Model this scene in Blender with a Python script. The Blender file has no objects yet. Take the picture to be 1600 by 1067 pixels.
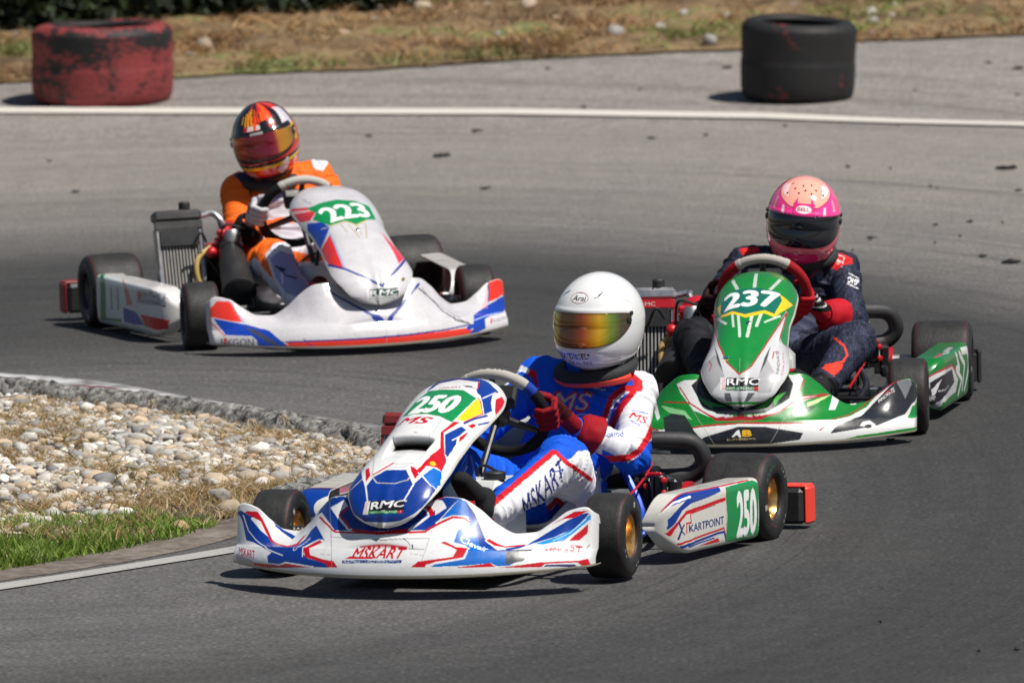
import bpy, math, random
import numpy as np
from mathutils import Vector, Matrix, Euler

random.seed(7)
RNG = np.random.default_rng(11)
SC = bpy.context.scene
COL = SC.collection

# ------------------------------------------------------------------ camera, sky, sun, exposure
cam_d = bpy.data.cameras.new("camera")
cam = bpy.data.objects.new("camera", cam_d)
COL.objects.link(cam)
SC.camera = cam
cam_d.sensor_width = 36.0
cam_d.lens = 360.0
cam_d.clip_start = 1.0
cam_d.clip_end = 600.0
cam.matrix_world = (Matrix.Translation((0, 0, 3.743)) @ Matrix.Rotation(math.pi / 2 - 0.0987, 4, 'X')
                    @ Matrix.Rotation(-0.027, 4, 'Z'))
cam_d.dof.use_dof = True
cam_d.dof.focus_distance = 32.2
cam_d.dof.aperture_fstop = 8.0

SUN_DIR = Vector((0.42, -0.29, 0.87)).normalized()      # from the scene towards the sun
world = bpy.data.worlds.new("World")
SC.world = world
world.use_nodes = True
wn = world.node_tree
sky = wn.nodes.new('ShaderNodeTexSky')
sky.sky_type = 'NISHITA'
sky.sun_disc = False
sky.sun_elevation = math.asin(SUN_DIR.z)
sky.sun_rotation = math.atan2(SUN_DIR.x, SUN_DIR.y)
bg = wn.nodes['Background']
bg.inputs['Strength'].default_value = 0.052
wn.links.new(sky.outputs['Color'], bg.inputs['Color'])
sun_d = bpy.data.lights.new("sun", 'SUN')
sun_d.energy = 4.9
sun_d.angle = math.radians(0.53)
sun_d.color = (1.0, 0.955, 0.88)
sun = bpy.data.objects.new("sun", sun_d)
COL.objects.link(sun)
sun.rotation_euler = SUN_DIR.to_track_quat('Z', 'Y').to_euler()
SC.view_settings.view_transform = 'Standard'
SC.view_settings.look = 'None'
SC.view_settings.exposure = 0.16
SC.view_settings.gamma = 1.0
SC.view_settings.use_curve_mapping = False
SC.cycles.use_denoising = True
SC.cycles.max_bounces = 6
SC.cycles.diffuse_bounces = 3
SC.cycles.glossy_bounces = 3
SC.cycles.transparent_max_bounces = 4


# ------------------------------------------------------------------ helpers
def lin(c):
    """sRGB 0-255 (as seen) or #hex to a linear colour."""
    if isinstance(c, str):
        c = tuple(int(c[i:i + 2], 16) for i in (0, 2, 4))
    o = []
    for v in c[:3]:
        v = v / 255.0
        o.append(v / 12.92 if v <= 0.04045 else ((v + 0.055) / 1.055) ** 2.4)
    return tuple(o)


def tag(o, label=None, cat=None, group=None, kind=None):
    if label: o['label'] = label
    if cat: o['category'] = cat
    if group: o['group'] = group
    if kind: o['kind'] = kind
    return o


def empty(name, parent=None, mat=None, loc=None):
    o = bpy.data.objects.new(name, None)
    COL.objects.link(o)
    o.empty_display_size = 0.1
    if parent: o.parent = parent
    if mat is not None: o.matrix_local = mat
    if loc is not None: o.location = loc
    return o


FLIP = [False]


def mesh_obj(name, V, F, mats, parent=None, cols=None, smooth=True, mi=None, sharp=None):
    """V (n,3), F list of tuples or an (m,k) array; cols (n,3) linear per vertex."""
    me = bpy.data.meshes.new(name)
    V = np.array(V, dtype=np.float32)
    if FLIP[0]:                     # kart frame (Y forward) -> right-handed Blender frame (Y backward)
        V[:, 1] *= -1
        F = F[:, ::-1] if isinstance(F, np.ndarray) else [tuple(f)[::-1] for f in F]
    if isinstance(F, np.ndarray):
        m, k = F.shape
        me.vertices.add(len(V))
        me.vertices.foreach_set('co', V.ravel())
        me.loops.add(m * k)
        me.loops.foreach_set('vertex_index', F.astype(np.int32).ravel())
        me.polygons.add(m)
        me.polygons.foreach_set('loop_start', np.arange(0, m * k, k, dtype=np.int32))
        me.update(calc_edges=True)
        me.validate()
    else:
        me.from_pydata([tuple(map(float, v)) for v in V], [], [tuple(map(int, f)) for f in F])
        me.update()
    if not isinstance(mats, (list, tuple)): mats = [mats]
    for m_ in mats: me.materials.append(m_)
    if mi is not None: me.polygons.foreach_set('material_index', np.asarray(mi, dtype=np.int32))
    me.polygons.foreach_set('use_smooth', np.full(len(me.polygons), bool(smooth)))
    if sharp: me.set_sharp_from_angle(angle=math.radians(sharp))
    if cols is not None:
        a = me.color_attributes.new('Col', 'FLOAT_COLOR', 'POINT')
        c4 = np.ones((len(V), 4), dtype=np.float32)
        c4[:, :3] = cols
        a.data.foreach_set('color', c4.ravel())
    o = bpy.data.objects.new(name, me)
    COL.objects.link(o)
    if parent: o.parent = parent
    return o


class MB:
    """collects simple shapes into one mesh"""
    def __init__(s): s.V = []; s.F = []; s.M = []; s.n = 0
    def add(s, V, F, m=0):
        V = np.asarray(V, float)
        s.V.append(V)
        for f in F: s.F.append(tuple(i + s.n for i in f)); s.M.append(m)
        s.n += len(V)
        return s
    def box(s, c, d, R=None, m=0, bev=0.0):
        hx, hy, hz = d[0] / 2, d[1] / 2, d[2] / 2
        b = min(bev, hx * .9, hy * .9, hz * .9)
        if b <= 0:
            V = np.array([(x, y, z) for x in (-hx, hx) for y in (-hy, hy) for z in (-hz, hz)])
            F = [(0, 1, 3, 2), (4, 6, 7, 5), (0, 4, 5, 1), (2, 3, 7, 6), (0, 2, 6, 4), (1, 5, 7, 3)]
        else:
            V = []; idx = {}
            for sx in (-1, 1):
                for sy in (-1, 1):
                    for sz in (-1, 1):
                        for a in range(3):
                            p = [sx * (hx - b), sy * (hy - b), sz * (hz - b)]
                            p[a] = (sx, sy, sz)[a] * (hx, hy, hz)[a]
                            idx[(sx, sy, sz, a)] = len(V); V.append(p)
            F = []
            for a in range(3):
                o1, o2 = [i for i in range(3) if i != a]
                for s_ in (-1, 1):
                    q = []
                    for (p1, p2) in ((-1, -1), (1, -1), (1, 1), (-1, 1)):
                        k = [0, 0, 0]; k[a] = s_; k[o1] = p1; k[o2] = p2
                        q.append(idx[(k[0], k[1], k[2], a)])
                    F.append(tuple(q))
            for a in range(3):
                o1, o2 = [i for i in range(3) if i != a]
                for p1 in (-1, 1):
                    for p2 in (-1, 1):
                        k1 = [0, 0, 0]; k2 = [0, 0, 0]
                        k1[o1] = k2[o1] = p1; k1[o2] = k2[o2] = p2; k1[a] = -1; k2[a] = 1
                        F.append((idx[(*k1, o1)], idx[(*k2, o1)], idx[(*k2, o2)], idx[(*k1, o2)]))
            for sx in (-1, 1):
                for sy in (-1, 1):
                    for sz in (-1, 1):
                        F.append(tuple(idx[(sx, sy, sz, a)] for a in range(3)))
            V = np.array(V)
        if R is not None: V = V @ np.array(R.to_3x3()).T
        return s.add(V + np.array(c), F, m)
    def tube(s, pts, r, n=10, m=0, caps=True, closed=False):
        pts = [np.array(p, float) for p in pts]
        k = len(pts)
        rs = r if isinstance(r, (list, tuple, np.ndarray)) else [r] * k
        up = None; V = []
        for i, p in enumerate(pts):
            if closed: d = pts[(i + 1) % k] - pts[i - 1]
            else: d = pts[min(i + 1, k - 1)] - pts[max(i - 1, 0)]
            d = d / (np.linalg.norm(d) + 1e-12)
            if up is None:
                up = np.array([0, 0, 1.]) if abs(d[2]) < .9 else np.array([1., 0, 0])
            a = np.cross(up, d); a /= np.linalg.norm(a) + 1e-12
            b = np.cross(d, a); up = b
            for j in range(n):
                t = 2 * math.pi * j / n
                V.append(p + rs[i] * (math.cos(t) * a + math.sin(t) * b))
        F = []
        for i in range(k if closed else k - 1):
            for j in range(n):
                i2 = (i + 1) % k
                F.append((i * n + j, i * n + (j + 1) % n, i2 * n + (j + 1) % n, i2 * n + j))
        if caps and not closed:
            F.append(tuple(range(n))[::-1]); F.append(tuple((k - 1) * n + j for j in range(n)))
        return s.add(V, F, m)
    def lathe(s, prof, o, axis, n=32, m=0):
        """prof [(t along axis, radius)...]"""
        axis = np.array(axis, float); axis /= np.linalg.norm(axis)
        up = np.array([0, 0, 1.]) if abs(axis[2]) < .9 else np.array([1., 0, 0])
        a = np.cross(up, axis); a /= np.linalg.norm(a); b = np.cross(axis, a)
        V = []
        for (t, r) in prof:
            for j in range(n):
                q = 2 * math.pi * j / n
                V.append(np.array(o) + axis * t + r * (math.cos(q) * a + math.sin(q) * b))
        F = []
        for i in range(len(prof) - 1):
            for j in range(n):
                F.append((i * n + j, i * n + (j + 1) % n, (i + 1) * n + (j + 1) % n, (i + 1) * n + j))
        return s.add(V, F, m)
    def ball(s, c, r, n=10, m=0):
        r = (r, r, r) if not isinstance(r, (tuple, list)) else r
        V = []; F = []
        for i in range(n + 1):
            for j in range(2 * n):
                t = math.pi * i / n; q = math.pi * j / n
                V.append((c[0] + r[0] * math.sin(t) * math.cos(q), c[1] + r[1] * math.sin(t) * math.sin(q), c[2] + r[2] * math.cos(t)))
        for i in range(n):
            for j in range(2 * n):
                F.append((i * 2 * n + j, (i + 1) * 2 * n + j, (i + 1) * 2 * n + (j + 1) % (2 * n), i * 2 * n + (j + 1) % (2 * n)))
        return s.add(V, F, m)
    def build(s, name, mats, parent=None, smooth=True, sharp=35, cols=None):
        return mesh_obj(name, np.vstack(s.V), s.F, mats, parent, cols=cols, smooth=smooth, mi=s.M, sharp=sharp)


def bez(pts, n=12):
    """Catmull-Rom through the points"""
    P = [np.array(p, float) for p in pts]
    P = [2 * P[0] - P[1]] + P + [2 * P[-1] - P[-2]]
    out = []
    for i in range(1, len(P) - 2):
        for k in range(n):
            t = k / n
            out.append(.5 * ((2 * P[i]) + (-P[i - 1] + P[i + 1]) * t + (2 * P[i - 1] - 5 * P[i] + 4 * P[i + 1] - P[i + 2]) * t * t
                             + (-P[i - 1] + 3 * P[i] - 3 * P[i + 1] + P[i + 2]) * t ** 3))
    out.append(P[-2])
    return out


def grid_faces(nu, nv, close_u=False):
    i = np.arange(nu if close_u else nu - 1)
    j = np.arange(nv - 1)
    I, J = np.meshgrid(i, j, indexing='ij')
    I2 = (I + 1) % nu
    return np.stack([I * nv + J, I2 * nv + J, I2 * nv + J + 1, I * nv + J + 1], -1).reshape(-1, 4)


def _hash(ix, iy, iz):
    h = (ix * 374761393 + iy * 668265263 + iz * 2147483647 + 1274126177) & 0xFFFFFFFF
    h = ((h ^ (h >> 13)) * 1274126177) & 0xFFFFFFFF
    return ((h ^ (h >> 16)) & 0xFFFF) / 65535.0


def noise3(P):
    P = np.asarray(P, float)
    i = np.floor(P).astype(np.int64)
    f = P - i
    f = f * f * (3 - 2 * f)
    r = 0
    for dx in (0, 1):
        for dy in (0, 1):
            for dz in (0, 1):
                w = (f[:, 0] if dx else 1 - f[:, 0]) * (f[:, 1] if dy else 1 - f[:, 1]) * (f[:, 2] if dz else 1 - f[:, 2])
                r = r + w * _hash(i[:, 0] + dx, i[:, 1] + dy, i[:, 2] + dz)
    return r * 2 - 1


# ------------------------------------------------------------------ painting a surface: colours per vertex of a fine grid
_TXT = {}


def text_tris(s, bold=0.0, sx=1.0):
    """2-D triangles of a line of lettering, height 1 (capitals), starting at x=0"""
    key = s
    if key not in _TXT:
        cu = bpy.data.curves.new('lettering', 'FONT')
        cu.body = s
        cu.size = 1.0
        cu.resolution_u = 3
        o = bpy.data.objects.new('lettering', cu)
        COL.objects.link(o)
        dg = bpy.context.evaluated_depsgraph_get()
        me = o.evaluated_get(dg).to_mesh()
        me.calc_loop_triangles()
        v = np.array([q.co[:2] for q in me.vertices]).reshape(-1, 2)
        t = np.array([q.vertices[:] for q in me.loop_triangles], dtype=int).reshape(-1, 3)
        T = v[t]
        bpy.data.objects.remove(o)
        bpy.data.curves.remove(cu)
        if len(T):
            T[..., 0] -= T[..., 0].min()
            T /= 0.73
        _TXT[key] = T
    T = _TXT[key].copy()
    T[..., 0] *= sx
    return T


class Paint:
    def __init__(s, Q, base, mask=None):
        s.Q = np.asarray(Q, float)
        s.C = np.zeros((len(s.Q), 3)); s.C[:] = lin(base)
        s.m = mask
    def _sel(s, lo, hi):
        k = (s.Q[:, 0] >= lo[0]) & (s.Q[:, 0] <= hi[0]) & (s.Q[:, 1] >= lo[1]) & (s.Q[:, 1] <= hi[1])
        if s.m is not None: k &= s.m
        return np.nonzero(k)[0]
    def poly(s, pts, c, mirror=False):
        p = np.array(pts, float)
        idx = s._sel(p.min(0), p.max(0))
        q = s.Q[idx]
        ins = np.zeros(len(idx), bool)
        n = len(p)
        for i in range(n):
            a = p[i]; b = p[(i + 1) % n]
            if a[1] == b[1]: continue
            k = ((a[1] > q[:, 1]) != (b[1] > q[:, 1])) & (q[:, 0] < (b[0] - a[0]) * (q[:, 1] - a[1]) / (b[1] - a[1]) + a[0])
            ins ^= k
        s.C[idx[ins]] = lin(c)
        if mirror: s.poly([(-x, y) for x, y in pts], c)
        return s
    def line(s, pts, w, c, mirror=False, closed=False):
        p = [np.array(a, float) for a in pts]
        if closed: p.append(p[0])
        A = np.array(p)
        idx = s._sel(A.min(0) - w, A.max(0) + w)
        q = s.Q[idx]
        d = np.full(len(idx), 1e9)
        for a, b in zip(p[:-1], p[1:]):
            ab = b - a
            t = np.clip(((q - a) @ ab) / (ab @ ab + 1e-12), 0, 1)
            d = np.minimum(d, np.linalg.norm(q - a - t[:, None] * ab, axis=1))
        s.C[idx[d < w / 2]] = lin(c)
        if mirror: s.line([(-x, y) for x, y in pts], w, c, closed=closed)
        return s
    def disc(s, c, rx, ry, col, ang=0):
        idx = s._sel((c[0] - max(rx, ry), c[1] - max(rx, ry)), (c[0] + max(rx, ry), c[1] + max(rx, ry)))
        d = s.Q[idx] - np.array(c)
        ca, sa = math.cos(ang), math.sin(ang)
        x = d[:, 0] * ca + d[:, 1] * sa; y = -d[:, 0] * sa + d[:, 1] * ca
        s.C[idx[(x / rx) ** 2 + (y / ry) ** 2 < 1]] = lin(col)
        return s
    def text(s, t, a, b, h, c, bold=0.02, shear=0.0, hb=None, flip=1):
        """lettering whose base line runs from a to b, capital height h (hb at the end)"""
        T = text_tris(t)
        if not len(T): return s
        if bold > 0:
            T = np.concatenate([T + np.array([ox, oy]) * bold for ox, oy in ((0, 0), (1, 0), (-1, 0), (0, .7), (0, -.7), (.7, .5), (-.7, -.5))])
        a = np.array(a, float); b = np.array(b, float)
        w = T[..., 0].max()
        hb = h if hb is None else hb
        f = T[..., 0] / w
        d = b - a; L = np.linalg.norm(d); d = d / L
        n = np.array([-d[1], d[0]]) * flip
        hh = h + (hb - h) * f
        T = a + f[..., None] * L * d + (T[..., 1] * hh)[..., None] * (n + shear * d)
        lo = T.reshape(-1, 2).min(0); hi = T.reshape(-1, 2).max(0)
        idx = s._sel(lo, hi)
        if not len(idx): return s
        q = s.Q[idx]
        hit = np.zeros(len(idx), bool)
        for tr in T:
            A, B, Cc = tr
            k = np.nonzero((q[:, 0] >= tr[:, 0].min()) & (q[:, 0] <= tr[:, 0].max()) & (q[:, 1] >= tr[:, 1].min()) & (q[:, 1] <= tr[:, 1].max()))[0]
            if not len(k): continue
            p = q[k]
            def e(u, v): return (v[0] - u[0]) * (p[:, 1] - u[1]) - (v[1] - u[1]) * (p[:, 0] - u[0])
            e1, e2, e3 = e(A, B), e(B, Cc), e(Cc, A)
            hit[k[((e1 >= 0) & (e2 >= 0) & (e3 >= 0)) | ((e1 <= 0) & (e2 <= 0) & (e3 <= 0))]] = True
        s.C[idx[hit]] = lin(c)
        return s
    def run(s, cmds):
        """cmds: list of ('poly'|'line'|'disc'|'text', args...)"""
        for k, *a in cmds:
            kw = a.pop() if a and isinstance(a[-1], dict) else {}
            getattr(s, k)(*a, **kw)
        return s


# ------------------------------------------------------------------ materials
def new_mat(name):
    m = bpy.data.materials.new(name)
    m.use_nodes = True
    nt = m.node_tree
    b = nt.nodes['Principled BSDF']
    return m, nt, b


def N(nt, t, **kw):
    n = nt.nodes.new(t)
    for k, v in kw.items():
        if k in n.inputs: n.inputs[k].default_value = v
        else: setattr(n, k, v)
    return n


def ramp(nt, fac, stops):
    r = nt.nodes.new('ShaderNodeValToRGB')
    el = r.color_ramp.elements
    while len(el) > 1: el.remove(el[-1])
    el[0].position = stops[0][0]; el[0].color = (*stops[0][1], 1)
    for p, c in stops[1:]:
        e = el.new(p); e.color = (*c, 1)
    nt.links.new(fac, r.inputs[0])
    return r.outputs[0]


def mixc(nt, fac, a, b, blend='MIX'):
    n = nt.nodes.new('ShaderNodeMix')
    n.data_type = 'RGBA'; n.blend_type = blend
    L = nt.links.new
    for s, v in ((n.inputs[0], fac), (n.inputs[6], a), (n.inputs[7], b)):
        if hasattr(v, 'node'): L(v, s)
        elif isinstance(v, (int, float)): s.default_value = v
        else: s.default_value = (*v, 1)
    return n.outputs[2]


def coords(nt, scale=(1, 1, 1), space='Object'):
    t = nt.nodes.new('ShaderNodeTexCoord')
    mp = nt.nodes.new('ShaderNodeMapping')
    mp.inputs['Scale'].default_value = scale
    nt.links.new(t.outputs[space], mp.inputs['Vector'])
    return mp.outputs[0]


def noise(nt, vec, scale, detail=4, rough=.6, dist=0):
    n = N(nt, 'ShaderNodeTexNoise')
    n.inputs['Scale'].default_value = scale; n.inputs['Detail'].default_value = detail
    n.inputs['Roughness'].default_value = rough; n.inputs['Distortion'].default_value = dist
    nt.links.new(vec, n.inputs['Vector'])
    return n.outputs['Fac']


def bump(nt, b, h, strength, dist):
    n = nt.nodes.new('ShaderNodeBump')
    n.inputs['Strength'].default_value = strength; n.inputs['Distance'].default_value = dist
    nt.links.new(h, n.inputs['Height'])
    nt.links.new(n.outputs[0], b.inputs['Normal'])


def pmat(name, col=None, rough=.4, metal=0.0, coat=0.0, dirt=0.0, bmp=0.0, bscale=60, var=0.0, vscale=6, dirtcol=(.09, .08, .07), spec=.5):
    """a painted / plastic / metal material; col None takes the painted vertex colours"""
    m, nt, b = new_mat(name)
    L = nt.links.new
    vec = coords(nt)
    if col is None:
        a = nt.nodes.new('ShaderNodeVertexColor'); a.layer_name = 'Col'
        c = a.outputs[0]
    else:
        c = nt.nodes.new('ShaderNodeRGB').outputs[0]; c.default_value = (*col, 1)
    if var > 0:
        v = noise(nt, vec, vscale, 5, .6)
        f = ramp(nt, v, [(.3, (1 - var,) * 3), (.7, (1 + 0 * var,) * 3)])
        c = mixc(nt, 1.0, c, f, 'MULTIPLY')
    if dirt > 0:
        d = noise(nt, vec, 9, 8, .72, .6)
        d2 = noise(nt, vec, 70, 3, .6)
        mu = nt.nodes.new('ShaderNodeMath'); mu.operation = 'MULTIPLY'
        L(d, mu.inputs[0]); L(d2, mu.inputs[1])
        f = ramp(nt, mu.outputs[0], [(.24, (0, 0, 0)), (.46, (dirt,) * 3)])
        c = mixc(nt, f, c, dirtcol)
    L(c, b.inputs['Base Color'])
    b.inputs['Metallic'].default_value = metal
    b.inputs['Coat Weight'].default_value = coat
    b.inputs['Coat Roughness'].default_value = .08
    b.inputs['Specular IOR Level'].default_value = spec
    r = noise(nt, vec, 14, 6, .65)
    rr = ramp(nt, r, [(.3, (max(.02, rough - .1),) * 3), (.7, (min(1, rough + .14),) * 3)])
    L(rr, b.inputs['Roughness'])
    if bmp > 0: bump(nt, b, noise(nt, vec, bscale, 4, .6), bmp, .002)
    return m


M = {}
M['livery'] = pmat('sticker_film_on_plastic', None, .28, 0, .45, dirt=.16, bmp=.12, bscale=26, dirtcol=(.10, .09, .08))
M['livery_metal'] = pmat('metallic_sticker_film', None, .26, .28, .6, dirt=.22, bmp=.3, bscale=110)
M['helmet'] = pmat('gloss_helmet_shell', None, .16, 0, .9, var=.03)
M['black_plastic'] = pmat('black_plastic', (.018, .018, .019), .45, bmp=.1, dirt=.12, dirtcol=(.14, .13, .11))
M['white_plastic'] = pmat('scuffed_white_plastic', (.62, .60, .55), .42, dirt=.5, bmp=.15, bscale=30)
M['rubber_hose'] = pmat('black_rubber_hose', (.022, .022, .024), .55, bmp=.1)
M['tyre'] = pmat('tyre_rubber', None, .55, bmp=.7, bscale=120, var=.4, vscale=30, dirt=.15, dirtcol=(.10, .095, .09), spec=.35)
M['chrome'] = pmat('polished_steel', (.62, .62, .63), .22, 1.0)
M['alu'] = pmat('cast_aluminium', (.45, .45, .46), .42, .9, dirt=.3)
M['fin'] = pmat('bare_fin_metal', (.34, .33, .31), .55, .15, dirt=.3)
M['dark_red'] = pmat('dusty_shaded_dark_red', (.20, .02, .02), .45, dirt=.3)
M['gold'] = pmat('gold_magnesium', (.78, .46, .16), .27, .95, dirt=.2, dirtcol=(.06, .04, .02))
M['dark_rim'] = pmat('grey_magnesium', (.10, .095, .09), .4, .7, dirt=.2)
M['frame_blue'] = pmat('blue_frame_paint', (.01, .06, .42), .3, .2, .5)
M['frame_dark'] = pmat('dark_frame_paint', (.03, .035, .045), .3, .5, .4)
M['steel_dark'] = pmat('blackened_steel', (.05, .05, .055), .38, .8, dirt=.3, dirtcol=(.12, .09, .06))
M['red_part'] = pmat('red_anodised_part', (.55, .012, .02), .35, .2, .3)
M['orange_red'] = pmat('orange_red_plastic', (.83, .055, .03), .42, dirt=.12)
M['seat'] = pmat('grey_fibreglass_seat', (.36, .37, .37), .4, bmp=.2, dirt=.2)
M['tank'] = pmat('milky_tank_plastic', (.62, .64, .62), .35, var=.1)
M['suit'] = pmat('race_suit_cloth', None, .7, bmp=.30, bscale=420, spec=.25)
M['glove'] = pmat('glove_cloth', None, .75, bmp=.4, bscale=350, spec=.2)
M['foam'] = pmat('neck_brace_foam', (.02, .02, .022), .8)
M['brown_in'] = pmat('bare_inner_plastic', (.30, .22, .17), .6, dirt=.4)
M['brass'] = pmat('yellow_hose', (.45, .30, .10), .5)


def visor_mat(name, stops, rough=.10):
    m, nt, b = new_mat(name)
    a = nt.nodes.new('ShaderNodeVertexColor'); a.layer_name = 'Col'
    vec = coords(nt)
    n = noise(nt, vec, 9, 3, .5)
    c = mixc(nt, .18, a.outputs[0], ramp(nt, n, stops), 'MIX')
    nt.links.new(c, b.inputs['Base Color'])
    b.inputs['Metallic'].default_value = .30
    b.inputs['Roughness'].default_value = rough
    b.inputs['Coat Weight'].default_value = .8
    return m


# ------------------------------------------------------------------ the place
def rise(y):
    t = np.maximum(np.asarray(y, float) - 47.5, 0)
    return .055 * t * t / (t + .8)


KERB = [(-2.6, 37.55), (-1.99, 36.79), (-1.846, 36.66), (-1.60, 36.28), (-1.363, 36.0), (-1.057, 35.56), (-.78, 35.13), (-.576, 34.75), (-.441, 34.28), (-.375, 33.85),
        (-.385, 33.60), (-.46, 33.42), (-.599, 33.25), (-.72, 33.00), (-.80, 32.72)]
NEAR = [(-.80, 32.72), (-.86, 32.35), (-1.0, 31.95), (-1.2, 31.58), (-1.40, 31.30), (-1.6, 31.08), (-2.0, 30.70), (-2.6, 30.2)]
INFIELD = bez([(x, y, 0) for x, y in KERB], 6)[:-1] + bez([(x, y, 0) for x, y in NEAR], 6)
INF2 = np.array(INFIELD)[:, :2]


def inside(P, poly):
    P = np.asarray(P); r = np.zeros(len(P), bool); n = len(poly)
    for i in range(n):
        a = poly[i]; b = poly[(i + 1) % n]
        if a[1] == b[1]: continue
        r ^= ((a[1] > P[:, 1]) != (b[1] > P[:, 1])) & (P[:, 0] < (b[0] - a[0]) * (P[:, 1] - a[1]) / (b[1] - a[1]) + a[0])
    return r


def dist_line(P, pts):
    P = np.asarray(P); d = np.full(len(P), 1e9)
    for a, b in zip(pts[:-1], pts[1:]):
        a = np.array(a[:2]); b = np.array(b[:2]); ab = b - a
        t = np.clip(((P - a) @ ab) / (ab @ ab), 0, 1)
        d = np.minimum(d, np.linalg.norm(P - a - t[:, None] * ab, axis=1))
    return d


# asphalt: worn rubbered racing line, seen as streaks that follow the bend
def asphalt_material():
    m, nt, b = new_mat('worn_track_asphalt')
    L = nt.links.new
    g = nt.nodes.new('ShaderNodeNewGeometry')
    sx = nt.nodes.new('ShaderNodeSeparateXYZ'); L(g.outputs['Position'], sx.inputs[0])
    def mth(op, a, c=None):
        n = nt.nodes.new('ShaderNodeMath'); n.operation = op
        for i, v in enumerate((a, c)):
            if v is None: continue
            if hasattr(v, 'node'): L(v, n.inputs[i])
            else: n.inputs[i].default_value = v
        return n.outputs[0]
    X, Y = sx.outputs[0], sx.outputs[1]
    xs = mth('MULTIPLY', mth('ADD', X, 1.5), 2.1)
    ys = mth('SUBTRACT', Y, 33.0)
    R = mth('SQRT', mth('ADD', mth('MULTIPLY', xs, xs), mth('MULTIPLY', ys, ys)))
    T = mth('ARCTAN2', ys, xs)
    cb = nt.nodes.new('ShaderNodeCombineXYZ'); L(R, cb.inputs[0]); L(T, cb.inputs[1])
    def band(sr, st, detail=4, rough=.6, off=0, dist=0.0):
        mp = nt.nodes.new('ShaderNodeMapping'); mp.inputs['Scale'].default_value = (sr, st, 1); mp.inputs['Location'].default_value = (off, off * .7, off)
        L(cb.outputs[0], mp.inputs[0])
        return noise(nt, mp.outputs[0], 1.0, detail, rough, dist)
    # broad rubbered zone
    wob = band(.25, 1.2, 3, .5, 3)
    Rw = mth('ADD', R, mth('MULTIPLY', mth('SUBTRACT', wob, .5), 1.2))
    zone = ramp(nt, mth('DIVIDE', Rw, 20.0), [(.0, (.105, .103, .101)), (.19, (.105, .103, .101)), (.225, (.068, .067, .066)), (.27, (.046, .0458, .0455)), (.36, (.036, .036, .036)), (.435, (.050, .0495, .049)), (.475, (.110, .105, .100)), (.53, (.165, .155, .146)), (.62, (.205, .191, .178)), (.80, (.235, .217, .20)), (1, (.235, .217, .20))])
    st1 = ramp(nt, band(2.6, .45, 6, .65, 0), [(.30, (.80,) * 3), (.5, (1.0,) * 3), (.72, (1.12,) * 3)])
    st2 = ramp(nt, band(11, .5, 4, .6, 9), [(.30, (.92,) * 3), (.55, (1.0,) * 3), (.75, (1.05,) * 3)])
    c = mixc(nt, 1, zone, st1, 'MULTIPLY'); c = mixc(nt, 1, c, st2, 'MULTIPLY')
    # thin tyre marks in places
    tm = ramp(nt, band(16, .7, 2, .5, 17, .3), [(.61, (0,) * 3), (.68, (.55,) * 3)])
    tk = ramp(nt, band(.9, 1.7, 2, .5, 31), [(.44, (0,) * 3), (.58, (1,) * 3)])
    c = mixc(nt, mixc(nt, 1, tm, tk, 'MULTIPLY'), c, (.028, .028, .029))
    # dust tint and aggregate
    pos = g.outputs['Position']
    big = noise(nt, pos, 1.3, 5, .6)
    c = mixc(nt, 1, c, ramp(nt, big, [(.3, (.90, .90, .92)), (.7, (1.08, 1.06, 1.02))]), 'MULTIPLY')
    ag = noise(nt, pos, 62, 3, .75)
    ag2 = noise(nt, pos, 260, 2, .7)
    c = mixc(nt, 1, c, ramp(nt, ag, [(.26, (.36,) * 3), (.5, (.95,) * 3), (.72, (1.95,) * 3)]), 'MULTIPLY')
    vo = nt.nodes.new('ShaderNodeTexVoronoi'); vo.inputs['Scale'].default_value = 52; L(pos, vo.inputs['Vector'])
    sp = ramp(nt, vo.outputs['Distance'], [(.0, (1,) * 3), (.16, (.0,) * 3)])
    pk = nt.nodes.new('ShaderNodeSeparateColor'); L(vo.outputs['Color'], pk.inputs[0])
    sel = ramp(nt, pk.outputs[0], [(.80, (0,) * 3), (.84, (.55,) * 3)])
    c = mixc(nt, mixc(nt, 1, sp, sel, 'MULTIPLY'), c, (.42, .40, .37))
    # hairline cracks
    cr = nt.nodes.new('ShaderNodeTexVoronoi'); cr.feature = 'DISTANCE_TO_EDGE'; cr.inputs['Scale'].default_value = 1.6
    wv = nt.nodes.new('ShaderNodeVectorMath'); wv.operation = 'ADD'
    wn2 = N(nt, 'ShaderNodeTexNoise'); wn2.inputs['Scale'].default_value = 3.0; L(pos, wn2.inputs['Vector'])
    L(pos, wv.inputs[0]); L(wn2.outputs['Color'], wv.inputs[1]); L(wv.outputs[0], cr.inputs['Vector'])
    ck = ramp(nt, cr.outputs['Distance'], [(.0, (.55,) * 3), (.010, (0,) * 3)])
    c = mixc(nt, mixc(nt, 1, ck, ramp(nt, big, [(.5, (0,) * 3), (.62, (1,) * 3)]), 'MULTIPLY'), c, (.02, .02, .02))
    mid = noise(nt, pos, 9, 5, .65)
    c = mixc(nt, 1, c, ramp(nt, mid, [(.3, (.82,) * 3), (.7, (1.15,) * 3)]), 'MULTIPLY')
    # the dark, smooth rubbered zone is a little cooler
    L(c, b.inputs['Base Color'])
    b.inputs['Roughness'].default_value = .82
    b.inputs['Specular IOR Level'].default_value = .35
    h = mixc(nt, .5, ramp(nt, ag, [(0, (0,) * 3), (1, (1,) * 3)]), ramp(nt, ag2, [(0, (0,) * 3), (1, (1,) * 3)]))
    bump(nt, b, h, .55, .006)
    return m


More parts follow.
